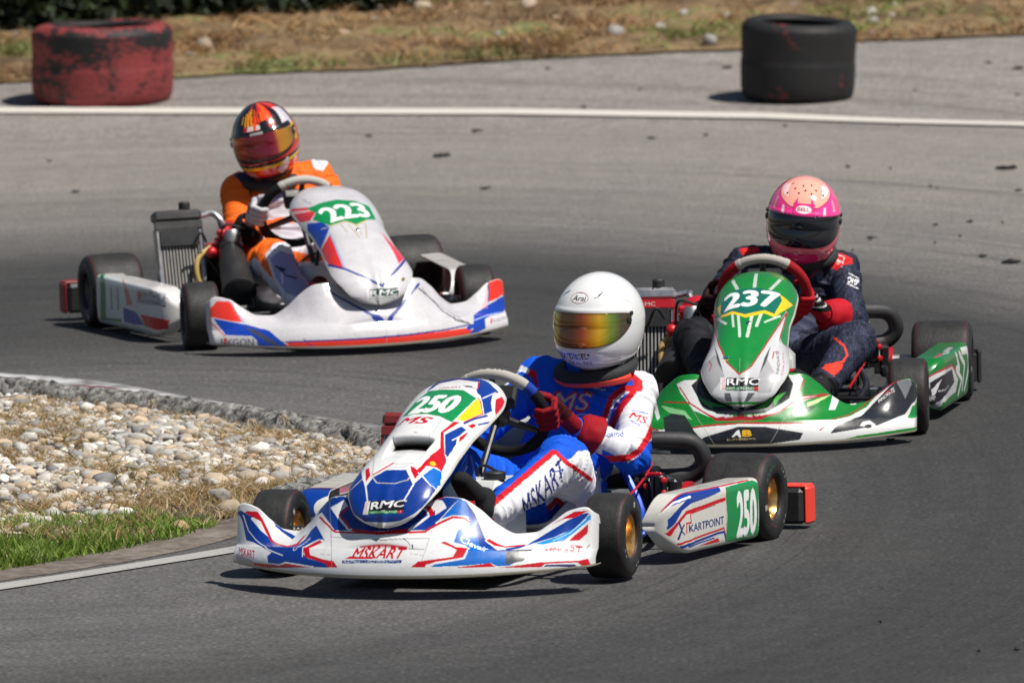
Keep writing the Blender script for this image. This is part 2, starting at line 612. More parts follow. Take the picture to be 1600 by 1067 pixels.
def ground_mat(name, stops, scale, bmp=.6, extra=None, rough=.9):
    m, nt, b = new_mat(name)
    g = nt.nodes.new('ShaderNodeNewGeometry')
    n = noise(nt, g.outputs['Position'], scale, 9, .68, .3)
    c = ramp(nt, n, stops)
    n2 = noise(nt, g.outputs['Position'], scale * 9, 4, .7)
    c = mixc(nt, 1, c, ramp(nt, n2, [(.3, (.6,) * 3), (.7, (1.35,) * 3)]), 'MULTIPLY')
    nt.links.new(c, b.inputs['Base Color'])
    b.inputs['Roughness'].default_value = rough
    b.inputs['Specular IOR Level'].default_value = .2
    bump(nt, b, n2, bmp, .03)
    return m


def sheet(name, outline, z, mat, hole=None, zf=None):
    from mathutils.geometry import tessellate_polygon
    loops = [[Vector((x, y, 0)) for x, y in outline]]
    if hole is not None: loops.append([Vector((x, y, 0)) for x, y in hole])
    tr = tessellate_polygon(loops)
    pts = [p for l in loops for p in l]
    V = [(p.x, p.y, z + (float(zf(p.y)) if zf else 0)) for p in pts]
    F = []
    for t in tr:
        a, b_, c = [np.array(V[i]) for i in t]
        n = np.cross(b_ - a, c - a)
        F.append(tuple(t) if n[2] > 0 else tuple(t)[::-1])
    return tag(mesh_obj(name, V, F, mat, smooth=False), kind='structure')


ASPH = asphalt_material()
# the land under everything, out to the horizon; lower than the infield
far_m = ground_mat('field_grass', [(.3, (.05, .06, .02)), (.6, (.11, .10, .05))], .5)
ys = np.concatenate([[-150, 0, 27, 34, 40, 47], np.linspace(47.5, 51, 15), [53, 56, 60, 80, 400]])
xs = np.array([-300, -30, -4, 0, 4, 30, 300.])
XX, YY = np.meshgrid(xs, ys, indexing='ij')
ZZ = np.where(YY < 51, np.minimum(rise(YY), rise(51.)) - .16, rise(YY) - .16 - .0 * YY)
ZZ = np.where(YY > 60, rise(60.) - .16, ZZ)
V = np.stack([XX, YY, ZZ], -1).reshape(-1, 3)
tag(mesh_obj('ground', V, grid_faces(len(xs), len(ys))[:, ::-1], far_m, smooth=False), kind='structure')

# track (flat part with the infield cut out), then the banked run-off beyond the far line
sheet('asphalt_track', [(-14, 18), (14, 18), (14, 47.5), (-14, 47.5)], 0.0, ASPH, hole=[tuple(p[:2]) for p in INFIELD[::-1]] )
VERGE = [(-14, 49.6), (-2.665, 50.12), (-1.6, 50.214), (-.908, 50.24), (.132, 50.52), (.831, 50.63), (1.76, 50.86), (2.594, 50.97), (14, 51.6)]
xs = np.linspace(-14, 14, 141)
vy = np.interp(xs, [p[0] for p in VERGE], [p[1] for p in VERGE])
nr_ = 70
V = []
for x, y1 in zip(xs, vy):
    for t in np.linspace(0, 1, nr_):
        y = 47.5 + (y1 + .12 - 47.5) * t
        V.append((x, y, float(rise(y))))
tag(mesh_obj('runoff_asphalt', V, grid_faces(141, nr_), ASPH), kind='structure')


def ribbon(name, A, B_, z, mat, n=12):
    """painted strip between two edge curves, as a sheet just above what it lies on"""
    if n > 20:
        f_ = lambda L: [np.array([x, np.interp(x, [q[0] for q in L], [q[1] for q in L]), 0]) for x in np.linspace(L[0][0], L[-1][0], n)]
        A, B_ = f_(A), f_(B_)
    else:
        A = bez([(x, y, 0) for x, y in A], n); B_ = bez([(x, y, 0) for x, y in B_], n)
    m = min(len(A), len(B_)); w = 5
    V = []
    for a, c in zip(A[:m], B_[:m]):
        for k in range(w):
            p = a + (c - a) * k / (w - 1)
            V.append((p[0], p[1], z + float(rise(p[1]))))
    return tag(mesh_obj(name, V, grid_faces(m, w), mat), kind='structure')


def paint_mat(name, col, wear=.3, worn=(.09, .085, .08), scale=7):
    m, nt, b = new_mat(name)
    g = nt.nodes.new('ShaderNodeNewGeometry')
    mp = nt.nodes.new('ShaderNodeMapping'); mp.inputs['Scale'].default_value = (1, .4, 1); nt.links.new(g.outputs['Position'], mp.inputs[0])
    n = noise(nt, mp.outputs[0], scale, 8, .75)
    n2 = noise(nt, g.outputs['Position'], 90, 3, .7)
    mu = nt.nodes.new('ShaderNodeMath'); mu.operation = 'ADD'; nt.links.new(n, mu.inputs[0]); nt.links.new(n2, mu.inputs[1])
    hf = nt.nodes.new('ShaderNodeMath'); hf.operation = 'MULTIPLY_ADD'; nt.links.new(mu.outputs[0], hf.inputs[0]); hf.inputs[1].default_value = 1.0; hf.inputs[2].default_value = -.28 * (1 - wear) - .04; mu = hf
    f = ramp(nt, mu.outputs[0], [(min(.94, .88 + (1 - wear) * .30 - .12), (0,) * 3), (min(1.0, .98 + (1 - wear) * .02), (.85,) * 3)])
    c = mixc(nt, f, col, worn)
    c = mixc(nt, 1, c, ramp(nt, n2, [(.3, (.8,) * 3), (.7, (1.12,) * 3)]), 'MULTIPLY')
    nt.links.new(c, b.inputs['Base Color'])
    b.inputs['Roughness'].default_value = .7
    bump(nt, b, n2, .4, .004)
    return m


WHITE = paint_mat('white_line_paint', (.60, .565, .51), .18, (.2, .19, .18))
bl = [(-14, 51.6), (-2.617, 49.23), (-1.193, 48.88), (.029, 48.59), (1.232, 48.14), (2.396, 47.38), (4, 45.9), (8, 41)]
bl2 = [(-14, 51.25), (-2.63, 49.01), (-1.20, 48.66), (.02, 48.37), (1.215, 47.92), (2.37, 47.17), (3.96, 45.5), (7.9, 40.6)]
ribbon('far_white_line', bl, bl2, .010, WHITE, 220)
WHITE2 = paint_mat('worn_white_line_paint', (.37, .36, .345), .42, (.12, .115, .11), 12)
fl = [(-2.6, 29.75), (-1.679, 30.66), (-1.569, 30.77), (-1.346, 31.0), (-1.12, 31.265), (-.871, 31.574), (-.68, 31.90), (-.56, 32.35), (-.50, 32.75), (-.46, 33.0)]
fl2 = [(-2.6, 29.56), (-1.670, 30.50), (-1.560, 30.61), (-1.340, 30.86), (-1.115, 31.12), (-.868, 31.41), (-.64, 31.78), (-.50, 32.27), (-.43, 32.72), (-.39, 33.0)]
ribbon('near_white_line', fl, fl2, .0045, WHITE2)

# worn painted strip on the kerb's track side: white, then red, alternating blocks
KO = [(-3.0, 38.4), (-2.014, 37.25), (-1.868, 37.12), (-1.504, 36.75), (-1.138, 36.08), (-.787, 35.49), (-.447, 34.93), (-.29, 34.35), (-.21, 33.85), (-.22, 33.45), (-.33, 33.20), (-.48, 33.05), (-.60, 32.82)]
KI = [(-3.0, 38.05), (-1.99, 36.83), (-1.846, 36.70), (-1.60, 36.32), (-1.363, 36.04), (-1.057, 35.60), (-.76, 35.15), (-.55, 34.76), (-.40, 34.28), (-.335, 33.85), (-.35, 33.58), (-.43, 33.38), (-.57, 33.22)]
KIc = bez([(x, y, 0) for x, y in KI], 14); KOc = bez([(x, y, 0) for x, y in KO], 14)
m_ = len(KIc); w_ = 14
V = []; C = []
wn_ = noise3(np.array([[i * .11, 0, 0] for i in range(m_)]))
for i in range(m_):
    for k in range(w_):
        p = KIc[i] + (KOc[i] - KIc[i]) * k / (w_ - 1)
        V.append((p[0], p[1], .004 + .0 * k))
        s = i / 14.0
        red = (2.9 < s < 4.75) or (5.6 < s < 6.8) or (7.6 < s < 13)
        if s > 7.6 and k > 10: red = False
        # the outer part of the strip is whitish, the red sits nearest the edge
        cc = (.30, .03, .05) if red and k < 7 + 3 * wn_[i] else ((.52, .52, .53) if s < 5 else (.26, .255, .25))
        if s > 8.4: cc = (.26, .07, .10) if k < 11 else (.34, .33, .32)
        C.append(cc)
V = np.array(V); C = np.array(C)
nz = noise3(V * np.array([9, 5, 1])) * .5 + noise3(V * 37) * .5
wear = np.clip((nz + .22) * 1.5, 0, 1)[:, None]
edge = np.tile(np.linspace(0, 1, w_), m_)
wear = np.clip(wear + np.clip((edge - .75) * 3, 0, 1)[:, None] * .7, 0, .9)
C = C * (1 - wear) + np.array([.085, .08, .078]) * wear
kerb_m = pmat('worn_kerb_paint', None, .8, 0, 0, dirt=.25, bmp=.4, bscale=80, dirtcol=(.07, .065, .06))
tag(mesh_obj('kerb_paint', V, grid_faces(m_, w_), kerb_m, cols=C), kind='structure')

# broken concrete kerb edge: a run of weathered blocks dropping to the gravel
conc = None
m, nt, b_ = new_mat('lichen_concrete')
g_ = nt.nodes.new('ShaderNodeNewGeometry')
n1 = noise(nt, g_.outputs['Position'], 26, 8, .72, .2); n2 = noise(nt, g_.outputs['Position'], 60, 4, .7)
c_ = ramp(nt, n1, [(.34, (.02, .02, .02)), (.44, (.09, .09, .086)), (.53, (.25, .24, .225)), (.68, (.47, .45, .42))])
c_ = mixc(nt, 1, c_, ramp(nt, n2, [(.3, (.55,) * 3), (.65, (1.3,) * 3)]), 'MULTIPLY')
nt.links.new(c_, b_.inputs['Base Color']); b_.inputs['Roughness'].default_value = .95
bump(nt, b_, n1, .9, .02)
conc = m
EDGE = np.array(bez([(x, y, 0) for x, y in KERB], 40))[:, :2]
seg = np.r_[0, np.cumsum(np.linalg.norm(np.diff(EDGE, axis=0), axis=1))]
def edge_at(s): return np.array([np.interp(s, seg, EDGE[:, 0]), np.interp(s, seg, EDGE[:, 1])])
s = .0; kk = 0
KB = []
rk = random.Random(3)
while s < seg[-1] - .1:
    L = rk.uniform(.42, .85)
    n_ = 26
    V = []; nb = 12
    gapw = .02
    for i in range(n_):
        t = i / (n_ - 1)
        ss = min(s + gapw + (L - 2 * gapw) * t, seg[-1])
        p = edge_at(ss); q = edge_at(min(ss + .03, seg[-1])); o_ = edge_at(max(ss - .03, 0))
        d = q - o_; d /= np.linalg.norm(d) + 1e-9
        nin = np.array([d[1], -d[0]])
        if not inside((p + nin * .05)[None], INF2)[0]: nin = -nin
        endf = min(1, min(t, 1 - t) * 9 + .25)
        for j in range(nb):
            a = j / (nb - 1)
            # profile: from under the asphalt edge, over the rounded top, down to the gravel
            off = -.045 + a * .095 * (.75 + .25 * endf)
            zz = (.006 if a < .35 else .006 - ((a - .35) / .65) ** 1.8 * .085) * 1.0
            if a < .35: zz = .008 * (a / .35)
            P_ = np.array([[p[0] * 9, p[1] * 9, j * .5 + kk]])
            nz_ = float(noise3(P_)[0]); nz2 = float(noise3(P_ * 3.1)[0])
            off += nz_ * .020 * a + nz2 * .008 * a; zz += (nz_ * .010 + nz2 * .012) * (a > .2) - (1 - endf) * .02 * a
            V.append((p[0] + nin[0] * off, p[1] + nin[1] * off, zz))
    KB.append((V, n_, nb))
    s += L; kk += 1
for i, (V, n_, nb) in enumerate(KB):
    o = mesh_obj('kerb_block', V, grid_faces(n_, nb), conc)
    md = o.modifiers.new('t', 'SOLIDIFY'); md.thickness = .03; md.offset = -1
    vis = -2.2 < V[n_ * nb // 2][0]
    ords = ['first', 'second', 'third', 'fourth', 'fifth', 'sixth', 'seventh', 'eighth', 'ninth', 'tenth', 'eleventh', 'twelfth', 'thirteenth']
    tag(o, 'weathered concrete kerb block, %s along the gravel bed from the left edge' % ords[i], 'kerb', 'kerb blocks round the gravel bed')


# infield soil and its height: lowest below the kerb, level with the track at the near edge
def inf_h(P):
    P = np.asarray(P, float)
    dn = dist_line(P, NEAR); dk = dist_line(P, KERB)
    h = -.034 * np.clip(dn / 1.1, 0, 1)
    h = h + .03 * np.clip((dk - .25) / 1.2, 0, 1)
    return h + .012 * noise3(np.c_[P * 2.2, np.zeros(len(P))])


step = .035
gx = np.arange(-2.6, -.2, step); gy = np.arange(30.1, 38.0, step)
GX, GY = np.meshgrid(gx, gy, indexing='ij')
PP = np.stack([GX.ravel(), GY.ravel()], -1)
ins = inside(PP, INF2)
dall = dist_line(PP, [tuple(p) for p in INF2] + [tuple(INF2[0])])
keep = ins | (dall < .05)
Z = inf_h(PP) + .004 * noise3(np.c_[PP * 12, np.zeros(len(PP))])
Z = np.where(ins, np.minimum(Z, -.006 + .0 * Z), -.03)
Z = np.where(ins & (dist_line(PP, NEAR) < .22), np.maximum(Z, -.01) + .0, Z)
F = grid_faces(len(gx), len(gy))
F = F[keep[F].all(1)]
soil = ground_mat('infield_soil', [(.3, (.045, .034, .026)), (.5, (.12, .095, .07)), (.7, (.22, .17, .12))], 3.0)
tag(mesh_obj('infield_soil', np.c_[PP, Z], F, soil), kind='structure')
# trodden dirt strip that runs between grass and white line
dirt_m = ground_mat('dusty_dirt', [(.3, (.10, .085, .072)), (.5, (.16, .135, .115)), (.7, (.22, .19, .165))], 2.5, .4)
NR = np.array(bez([(x, y, 0) for x, y in NEAR], 14))
NL = np.array(bez([(x, y, 0) for x, y in [(-.66, 32.75), (-.74, 32.3), (-.92, 31.74), (-1.14, 31.34), (-1.36, 31.08), (-1.58, 30.84), (-1.96, 30.44), (-2.6, 29.86)]], 14))
V = []
for i, (a, c) in enumerate(zip(NR, NL)):
    for k in range(9):
        t = k / 8
        e = .02 * noise3(np.array([[i * .35, k * .8, 0]]))[0]
        p = a + (a - c) * .35 + (c - a) * 1.35 * t
        V.append((p[0] + e * (t > .8) * .6, p[1] + e * 2 * (t > .8), .002 + .004 * math.sin(math.pi * t)))
tag(mesh_obj('dirt_strip', V, grid_faces(len(NR), 9), dirt_m), kind='structure')

# far verge: rough ground with dry grass
vx = np.linspace(-14, 14, 281)
V = []; nrv = 60
for x in vx:
    y0 = float(np.interp(x, [p[0] for p in VERGE], [p[1] for p in VERGE]))
    y0 += .05 * float(noise3(np.array([[x * 6, 0, 0]]))[0])
    for t in np.linspace(0, 1, nrv):
        y = y0 + 8.5 * t ** 1.3
        V.append((x, y, 0))
V = np.array(V)
hb = np.tile(np.linspace(0, 1, nrv), len(vx))
V[:, 2] = rise(V[:, 1]) + .012 + .05 * np.clip(hb * 12, 0, 1) * (noise3(np.c_[V[:, :2] * 1.8, hb * 0]) * .5 + noise3(np.c_[V[:, :2] * 7, hb * 0]) * .5) + .02 * np.clip(hb * 15, 0, 1)
verge_m = ground_mat('dry_verge', [(.25, (.05, .035, .02)), (.42, (.15, .10, .055)), (.52, (.24, .165, .09)), (.62, (.14, .16, .055)), (.74, (.34, .26, .16))], 1.9, .9)
tag(mesh_obj('verge', V, grid_faces(len(vx), nrv), verge_m), kind='structure')


# ---- pebbles
def ico(sub=2):
    import bmesh
    bm = bmesh.new(); bmesh.ops.create_icosphere(bm, subdivisions=sub, radius=1)
    v = np.array([q.co[:] for q in bm.verts]); f = np.array([[q.index for q in p.verts] for p in bm.faces]); bm.free()
    return v, f


def stones(name, pos, size, cols, mat, flat=.6, sub=2, seed=0):
    v, f = ico(sub)
    rg = np.random.default_rng(seed)
    n = len(pos)
    var = []
    for q in range(14):
        d = 1 + .32 * noise3(v * 1.2 + q * 7.3) + .20 * noise3(v * 2.6 + q * 3.1)
        var.append(v * d[:, None])
    var = np.array(var)
    k = rg.integers(0, 14, n)
    S = np.stack([rg.uniform(.75, 1.3, n), rg.uniform(.7, 1.05, n), rg.uniform(flat * .75, flat * 1.25, n)], -1) * size[:, None]
    W = var[k] * S[:, None, :]
    a = rg.uniform(0, 2 * np.pi, n); t = rg.normal(0, .28, n)
    ct, st = np.cos(t)[:, None], np.sin(t)[:, None]
    y, z = W[..., 1] * ct - W[..., 2] * st, W[..., 1] * st + W[..., 2] * ct
    ca, sa = np.cos(a)[:, None], np.sin(a)[:, None]
    x, y = W[..., 0] * ca - y * sa, W[..., 0] * sa + y * ca
    P = np.stack([x, y, z], -1) + pos[:, None, :]
    C = np.repeat(cols[:, None, :], len(v), 1) * (1 + .14 * noise3(P.reshape(-1, 3) * 45).reshape(n, -1))[..., None]
    F = (f[None] + (np.arange(n) * len(v))[:, None, None]).reshape(-1, 3)
    return mesh_obj(name, P.reshape(-1, 3), F, mat, cols=C.reshape(-1, 3))


stone_m = pmat('river_pebble', None, .75, dirt=.25, bmp=.3, bscale=90, dirtcol=(.13, .10, .07), spec=.3)
n = 27000
P2 = np.stack([RNG.uniform(-2.25, -.3, n), RNG.uniform(31.2, 37.2, n)], -1)
dk = dist_line(P2, KERB); dn = dist_line(P2, NEAR)
dry = noise3(np.c_[P2 * np.array([2.4, 1.1]), np.zeros(n) + 4])
ok = inside(P2, INF2) & (dk > .04) & (dn > .42 + .20 * noise3(np.c_[P2 * 3, np.zeros(n)]))
prob = np.clip(1.15 - np.clip(dry - .05, 0, 1) * 1.5, .35, 1) * np.clip((dn - .30) / .45, .2, 1)
ok &= RNG.uniform(0, 1, n) < prob
P2 = P2[ok]
n = len(P2)
size = RNG.lognormal(math.log(.0128), .42, n).clip(.005, .036)
pos = np.c_[P2, inf_h(P2) + size * .22 + RNG.uniform(0, .022, n)]
pal = np.array([(.50, .47, .42), (.42, .40, .36), (.56, .52, .46), (.46, .37, .27), (.36, .34, .32), (.24, .24, .24), (.52, .40, .28), (.66, .63, .58), (.38, .31, .24), (.44, .43, .41)])
cols = pal[RNG.integers(0, len(pal), n)] * RNG.uniform(.7, 1.2, n)[:, None]
tag(stones('gravel', pos, size, cols, stone_m), kind='stuff', label='pale rounded river pebbles filling the infield', cat='gravel')
# a few larger stones at the near edge, each its own thing
for i, (x, y, s_, lab) in enumerate([(-.905, 32.42, .05, 'large tan stone on the dirt beside the front of the blue and white kart'),
                                     (-1.06, 32.10, .028, 'small orange-brown stone lying at the end of the green grass'),
                                     (-.96, 32.85, .040, 'flat grey stone behind the large tan stone')]):
    o = stones('stone', np.zeros((1, 3)), np.array([s_]), np.array([[(.36, .29, .20), (.38, .27, .15), (.30, .28, .25)][i]]), stone_m, .7, 3, seed=20 + i)
    o.location = (x, y, .0 + s_ * .3)
    tag(o, lab, 'stone')


# ---- grass blades
def blades(name, P, hgt, wid, cols, bend, mat, seed=0):
    rg = np.random.default_rng(seed)
    n = len(P); a = rg.uniform(0, 2 * np.pi, n); lean = rg.uniform(0, 2 * np.pi, n)
    ww = np.stack([np.cos(a), np.sin(a), np.zeros(n)], -1) * wid[:, None]
    ld = np.stack([np.cos(lean), np.sin(lean), np.zeros(n)], -1) * (bend * hgt)[:, None]
    up = np.array([0, 0, 1.])
    V = []
    for t, w in ((0, 1.), (.38, .9), (.72, .6), (1, .06)):
        c = P + up * (hgt * t * (1 - .25 * t * bend))[:, None] + ld * (t ** 1.8)
        V += [c - ww * w, c + ww * w]
    V = np.stack(V, 1)
    b = np.array([[0, 1, 3, 2], [2, 3, 5, 4], [4, 5, 7, 6]])
    F = (b[None] + (np.arange(n) * 8)[:, None, None]).reshape(-1, 4)
    C = np.repeat(cols[:, None, :], 8, 1)
    return mesh_obj(name, V.reshape(-1, 3), F, mat, cols=C.reshape(-1, 3))


grass_m, nt, b_ = new_mat('grass_blade')
a_ = nt.nodes.new('ShaderNodeVertexColor'); a_.layer_name = 'Col'
nt.links.new(a_.outputs[0], b_.inputs['Base Color']); b_.inputs['Roughness'].default_value = .55
b_.inputs['Specular IOR Level'].default_value = .3
tr_ = nt.nodes.new('ShaderNodeBsdfTranslucent'); nt.links.new(a_.outputs[0], tr_.inputs[0])
ms_ = nt.nodes.new('ShaderNodeMixShader'); ms_.inputs[0].default_value = .35
out_ = nt.nodes['Material Output']
nt.links.new(b_.outputs[0], ms_.inputs[1]); nt.links.new(tr_.outputs[0], ms_.inputs[2]); nt.links.new(ms_.outputs[0], out_.inputs[0])


def clumped(n, x0, x1, y0, y1, ncl, spread, rg):
    c = np.stack([rg.uniform(x0, x1, ncl), rg.uniform(y0, y1, ncl)], -1)
    k = rg.integers(0, ncl, n)
    return c[k] + rg.normal(0, spread, (n, 2)) * np.array([1, 1.6])


# green grass along the near edge
n = 21000
P2 = clumped(n, -2.3, -.98, 30.9, 32.35, 260, .035, RNG)
dn = dist_line(P2, NEAR)
lim = .20 + .50 * np.clip((-.98 - P2[:, 0]) / .5, 0, 1)
ok = inside(P2, INF2) & (dn > .0) & (dn < lim + .12 * noise3(np.c_[P2 * 4, np.zeros(n)]))
P2 = P2[ok]; n = len(P2)
g1 = np.array([(.15, .25, .03), (.22, .34, .05), (.09, .17, .02), (.32, .36, .10), (.40, .35, .16)])
cols = g1[RNG.choice(5, n, p=[.34, .32, .16, .1, .08])] * RNG.uniform(.7, 1.25, n)[:, None]
tag(blades('green_grass', np.c_[P2, np.zeros(n) - .01], RNG.uniform(.02, .075, n) * (1 + .4 * noise3(np.c_[P2 * 5, np.zeros(n)])), RNG.uniform(.0014, .0038, n), cols, RNG.uniform(.2, 1.1, n), grass_m, 1),
    kind='stuff', label='short green grass growing along the near edge of the gravel bed', cat='grass')
# dry straw on the gravel
n = 46000
P2 = clumped(n, -2.3, -.32, 31.6, 36.6, 620, .05, RNG)
dry = noise3(np.c_[P2 * np.array([2.4, 1.1]), np.zeros(n) + 4])
dn = dist_line(P2, NEAR); dk = dist_line(P2, KERB)
near_band = (dn > .30) & (dn < .95) & (RNG.uniform(0, 1, n) < .85)
tipzone = (P2[:, 0] > -1.1) & (dk < 1.3) & (dk > .05) & (RNG.uniform(0, 1, n) < .7) & (P2[:, 1] < 35.3)
ok = inside(P2, INF2) & ((dry > .12) | near_band | tipzone)
P2 = P2[ok]; n = len(P2)
g2 = np.array([(.50, .33, .15), (.56, .41, .22), (.42, .25, .11), (.26, .17, .08), (.32, .30, .12), (.60, .49, .32)])
cols = g2[RNG.integers(0, 6, n)] * RNG.uniform(.7, 1.1, n)[:, None]
h0 = inf_h(P2)
tag(blades('dry_grass', np.c_[P2, h0 + .012], RNG.uniform(.02, .055, n), RNG.uniform(.0012, .003, n), cols, RNG.uniform(.7, 1.8, n), grass_m, 2),
    kind='stuff', label='dry straw-coloured grass between the pebbles of the gravel bed', cat='grass')
# seed stalks standing at the kerb
for i, (x, y, h_, lab) in enumerate([(-.79, 35.02, .075, 'pale dry seed stalk standing tallest above the kerb edge'), (-.90, 35.13, .05, 'short pale dry stalk left of the tallest one at the kerb edge'),
                                     (-1.27, 35.80, .055, 'pale dry stalk growing farthest left at the kerb edge')]):
    b = MB(); rr_ = random.Random(i)
    b.tube(bez([(0, 0, 0), (.004, 0, h_ * .5), (-.006, .004, h_)], 5), .0013, 5)
    for q in range(26):
        t = .45 + .55 * rr_.random(); p = np.array([rr_.gauss(0, .006), rr_.gauss(0, .006), h_ * t])
        b.ball(p, (.0028, .0028, .006), 4)
    st = empty('seed_stalk', loc=(x, y, -.03))
    b.build('stalk', pmat('dry_stalk', (.48, .40, .27), .8), st)
    tag(st, lab, 'dry plant')

# verge grass and debris
n = 52000
P2 = clumped(n, -3.6, 3.6, 50.0, 57.0, 1300, .07, RNG)
vy_ = np.interp(P2[:, 0], [p[0] for p in VERGE], [p[1] for p in VERGE])
P2 = P2[P2[:, 1] > vy_ + .02 + .04 * noise3(np.c_[P2 * 6, np.zeros(n)])]; n = len(P2)
pn = noise3(np.c_[P2 * .9, np.zeros(n) + 9]) + .5 * noise3(np.c_[P2 * 2.5, np.zeros(n)])
gr = (pn > .22)
cols = np.where(gr[:, None], np.array([(.16, .21, .05), (.24, .27, .08), (.32, .29, .11)])[RNG.integers(0, 3, n)], np.array([(.46, .26, .11), (.34, .19, .09), (.56, .38, .21), (.10, .06, .03)])[RNG.integers(0, 4, n)]) * RNG.uniform(.5, 1.2, n)[:, None] * (1 + .45 * noise3(np.c_[P2 * 1.6, np.zeros(n) + 3]))[:, None]
tag(blades('verge_grass', np.c_[P2, rise(P2[:, 1]) + .0], RNG.uniform(.03, .11, n), RNG.uniform(.003, .009, n), cols, RNG.uniform(.6, 1.6, n), grass_m, 5),
    kind='stuff', label='matted dry brown and olive grass of the far verge', cat='grass')
n = 230
P2 = np.stack([RNG.uniform(-3.4, 3.4, n), RNG.uniform(50.3, 57, n)], -1)
vy_ = np.interp(P2[:, 0], [p[0] for p in VERGE], [p[1] for p in VERGE])
P2 = P2[(P2[:, 1] > vy_ + .1)]; n = len(P2)
size = RNG.lognormal(math.log(.022), .45, n).clip(.01, .06)
tag(stones('verge_stones', np.c_[P2, rise(P2[:, 1]) + .03], size, pal[RNG.integers(0, 9, n)] * .8, stone_m, .7, 2, 5), kind='stuff', label='scattered pale stones in the far verge', cat='stones')


# ---- shaded hedge and tree over the far left corner
leaf_m, nt, b_ = new_mat('dark_leaf')
a_ = nt.nodes.new('ShaderNodeVertexColor'); a_.layer_name = 'Col'
nt.links.new(a_.outputs[0], b_.inputs['Base Color']); b_.inputs['Roughness'].default_value = .6


def leaves(name, P, s, cols, parent, seed):
    rg = np.random.default_rng(seed); n = len(P)
    d1 = rg.normal(0, 1, (n, 3)); d1 /= np.linalg.norm(d1, axis=1)[:, None]
    d2 = rg.normal(0, 1, (n, 3)); d2 -= (d2 * d1).sum(1)[:, None] * d1; d2 /= np.linalg.norm(d2, axis=1)[:, None]
    V = np.stack([P - d1 * s[:, None], P + d2 * s[:, None] * .5, P + d1 * s[:, None], P - d2 * s[:, None] * .5], 1)
    F = np.arange(n * 4).reshape(-1, 4)
    return mesh_obj(name, V.reshape(-1, 3), F, leaf_m, parent, cols=np.repeat(cols, 4, 0), smooth=False)


HEDGE = [(-7.5, 52.2), (-4.5, 52.35), (-2.58, 52.50), (-2.13, 52.72), (-1.61, 52.85), (-.95, 53.10), (-.45, 53.45), (.2, 54.6)]
hc = np.array(bez([(x, y, 0) for x, y in HEDGE], 8))[:, :2]
hs = np.r_[0, np.cumsum(np.linalg.norm(np.diff(hc, axis=0), axis=1))]
he = empty('hedge', loc=(0, 0, 0))
n = 60000
ss = RNG.uniform(0, hs[-1], n)
cx = np.interp(ss, hs, hc[:, 0]); cy_ = np.interp(ss, hs, hc[:, 1])
dep = RNG.beta(1.0, 2.2, n) * 1.5; zz = RNG.uniform(0, 1, n) ** 1.7 * 2.3
rgd = .12 * noise3(np.c_[ss * 1.8, zz * 2, zz * 0]) + .05 * noise3(np.c_[ss * 6, zz * 6, zz * 0])
P3 = np.c_[cx, cy_ - .62 + dep + rgd, rise(cy_) + zz]
cols = np.array([(.018, .03, .01), (.03, .05, .014), (.012, .022, .008)])[RNG.integers(0, 3, n)]  # near-black greens carry the hedge's deep shade in the leaf colour
leaves('hedge_foliage', P3, RNG.uniform(.03, .06, n), cols, he, 8)
b = MB()
for q in range(40):
    t = hs[-1] * (q + .5) / 40
    x0, y0 = np.interp(t, hs, hc[:, 0]), np.interp(t, hs, hc[:, 1]) + .7
    b.tube(bez([(x0, y0, .1), (x0 + RNG.normal(0, .08), y0, .9), (x0 + RNG.normal(0, .15), y0 + RNG.normal(0, .1), 2.1)], 3), [.04, .04, .035, .03, .025, .02, .015][:7], 6)
bark = pmat('bark', (.07, .055, .04), .9, bmp=.6)
b.build('hedge_stem', bark, he)
tag(he, 'dark shaded hedge standing along the far left corner', 'hedge')
for i, (tx, ty, lab) in enumerate([(-2.4, 54.9, 'dark tree rising behind the hedge above the red tyre'), (-.2, 56.2, 'dark tree at the thin right end of the hedge')]):
    tr = empty('tree', loc=(tx, ty, float(rise(ty))))
    b = MB()
    b.tube(bez([(0, 0, 0), (.05, 0, 1.4), (-.05, .05, 3.0), (.1, 0, 5.2)], 5), np.linspace(.20, .06, 16), 12)
    rr_ = random.Random(i)
    for q in range(14):
        a = rr_.uniform(0, 6.28); z0 = rr_.uniform(2.0, 4.6); r_ = rr_.uniform(.9, 1.9)
        b.tube(bez([(0, 0, z0), (r_ * .5 * math.cos(a), r_ * .5 * math.sin(a), z0 + .35), (r_ * math.cos(a), r_ * math.sin(a), z0 + .8)], 4), np.linspace(.06, .015, 9), 7)
    b.build('trunk', bark, tr)
    n = 26000
    c_ = np.array([[rr_.gauss(0, 1.0), rr_.gauss(0, .8), rr_.uniform(3.0, 6.2)] for _ in range(46)])
    k_ = RNG.integers(0, 46, n)
    P3 = c_[k_] + RNG.normal(0, .34, (n, 3))
    cols = np.array([(.03, .05, .014), (.045, .075, .02), (.02, .035, .01)])[RNG.integers(0, 3, n)]
    leaves('crown', P3, RNG.uniform(.05, .09, n), cols, tr, 9 + i)
    tag(tr, lab, 'tree')


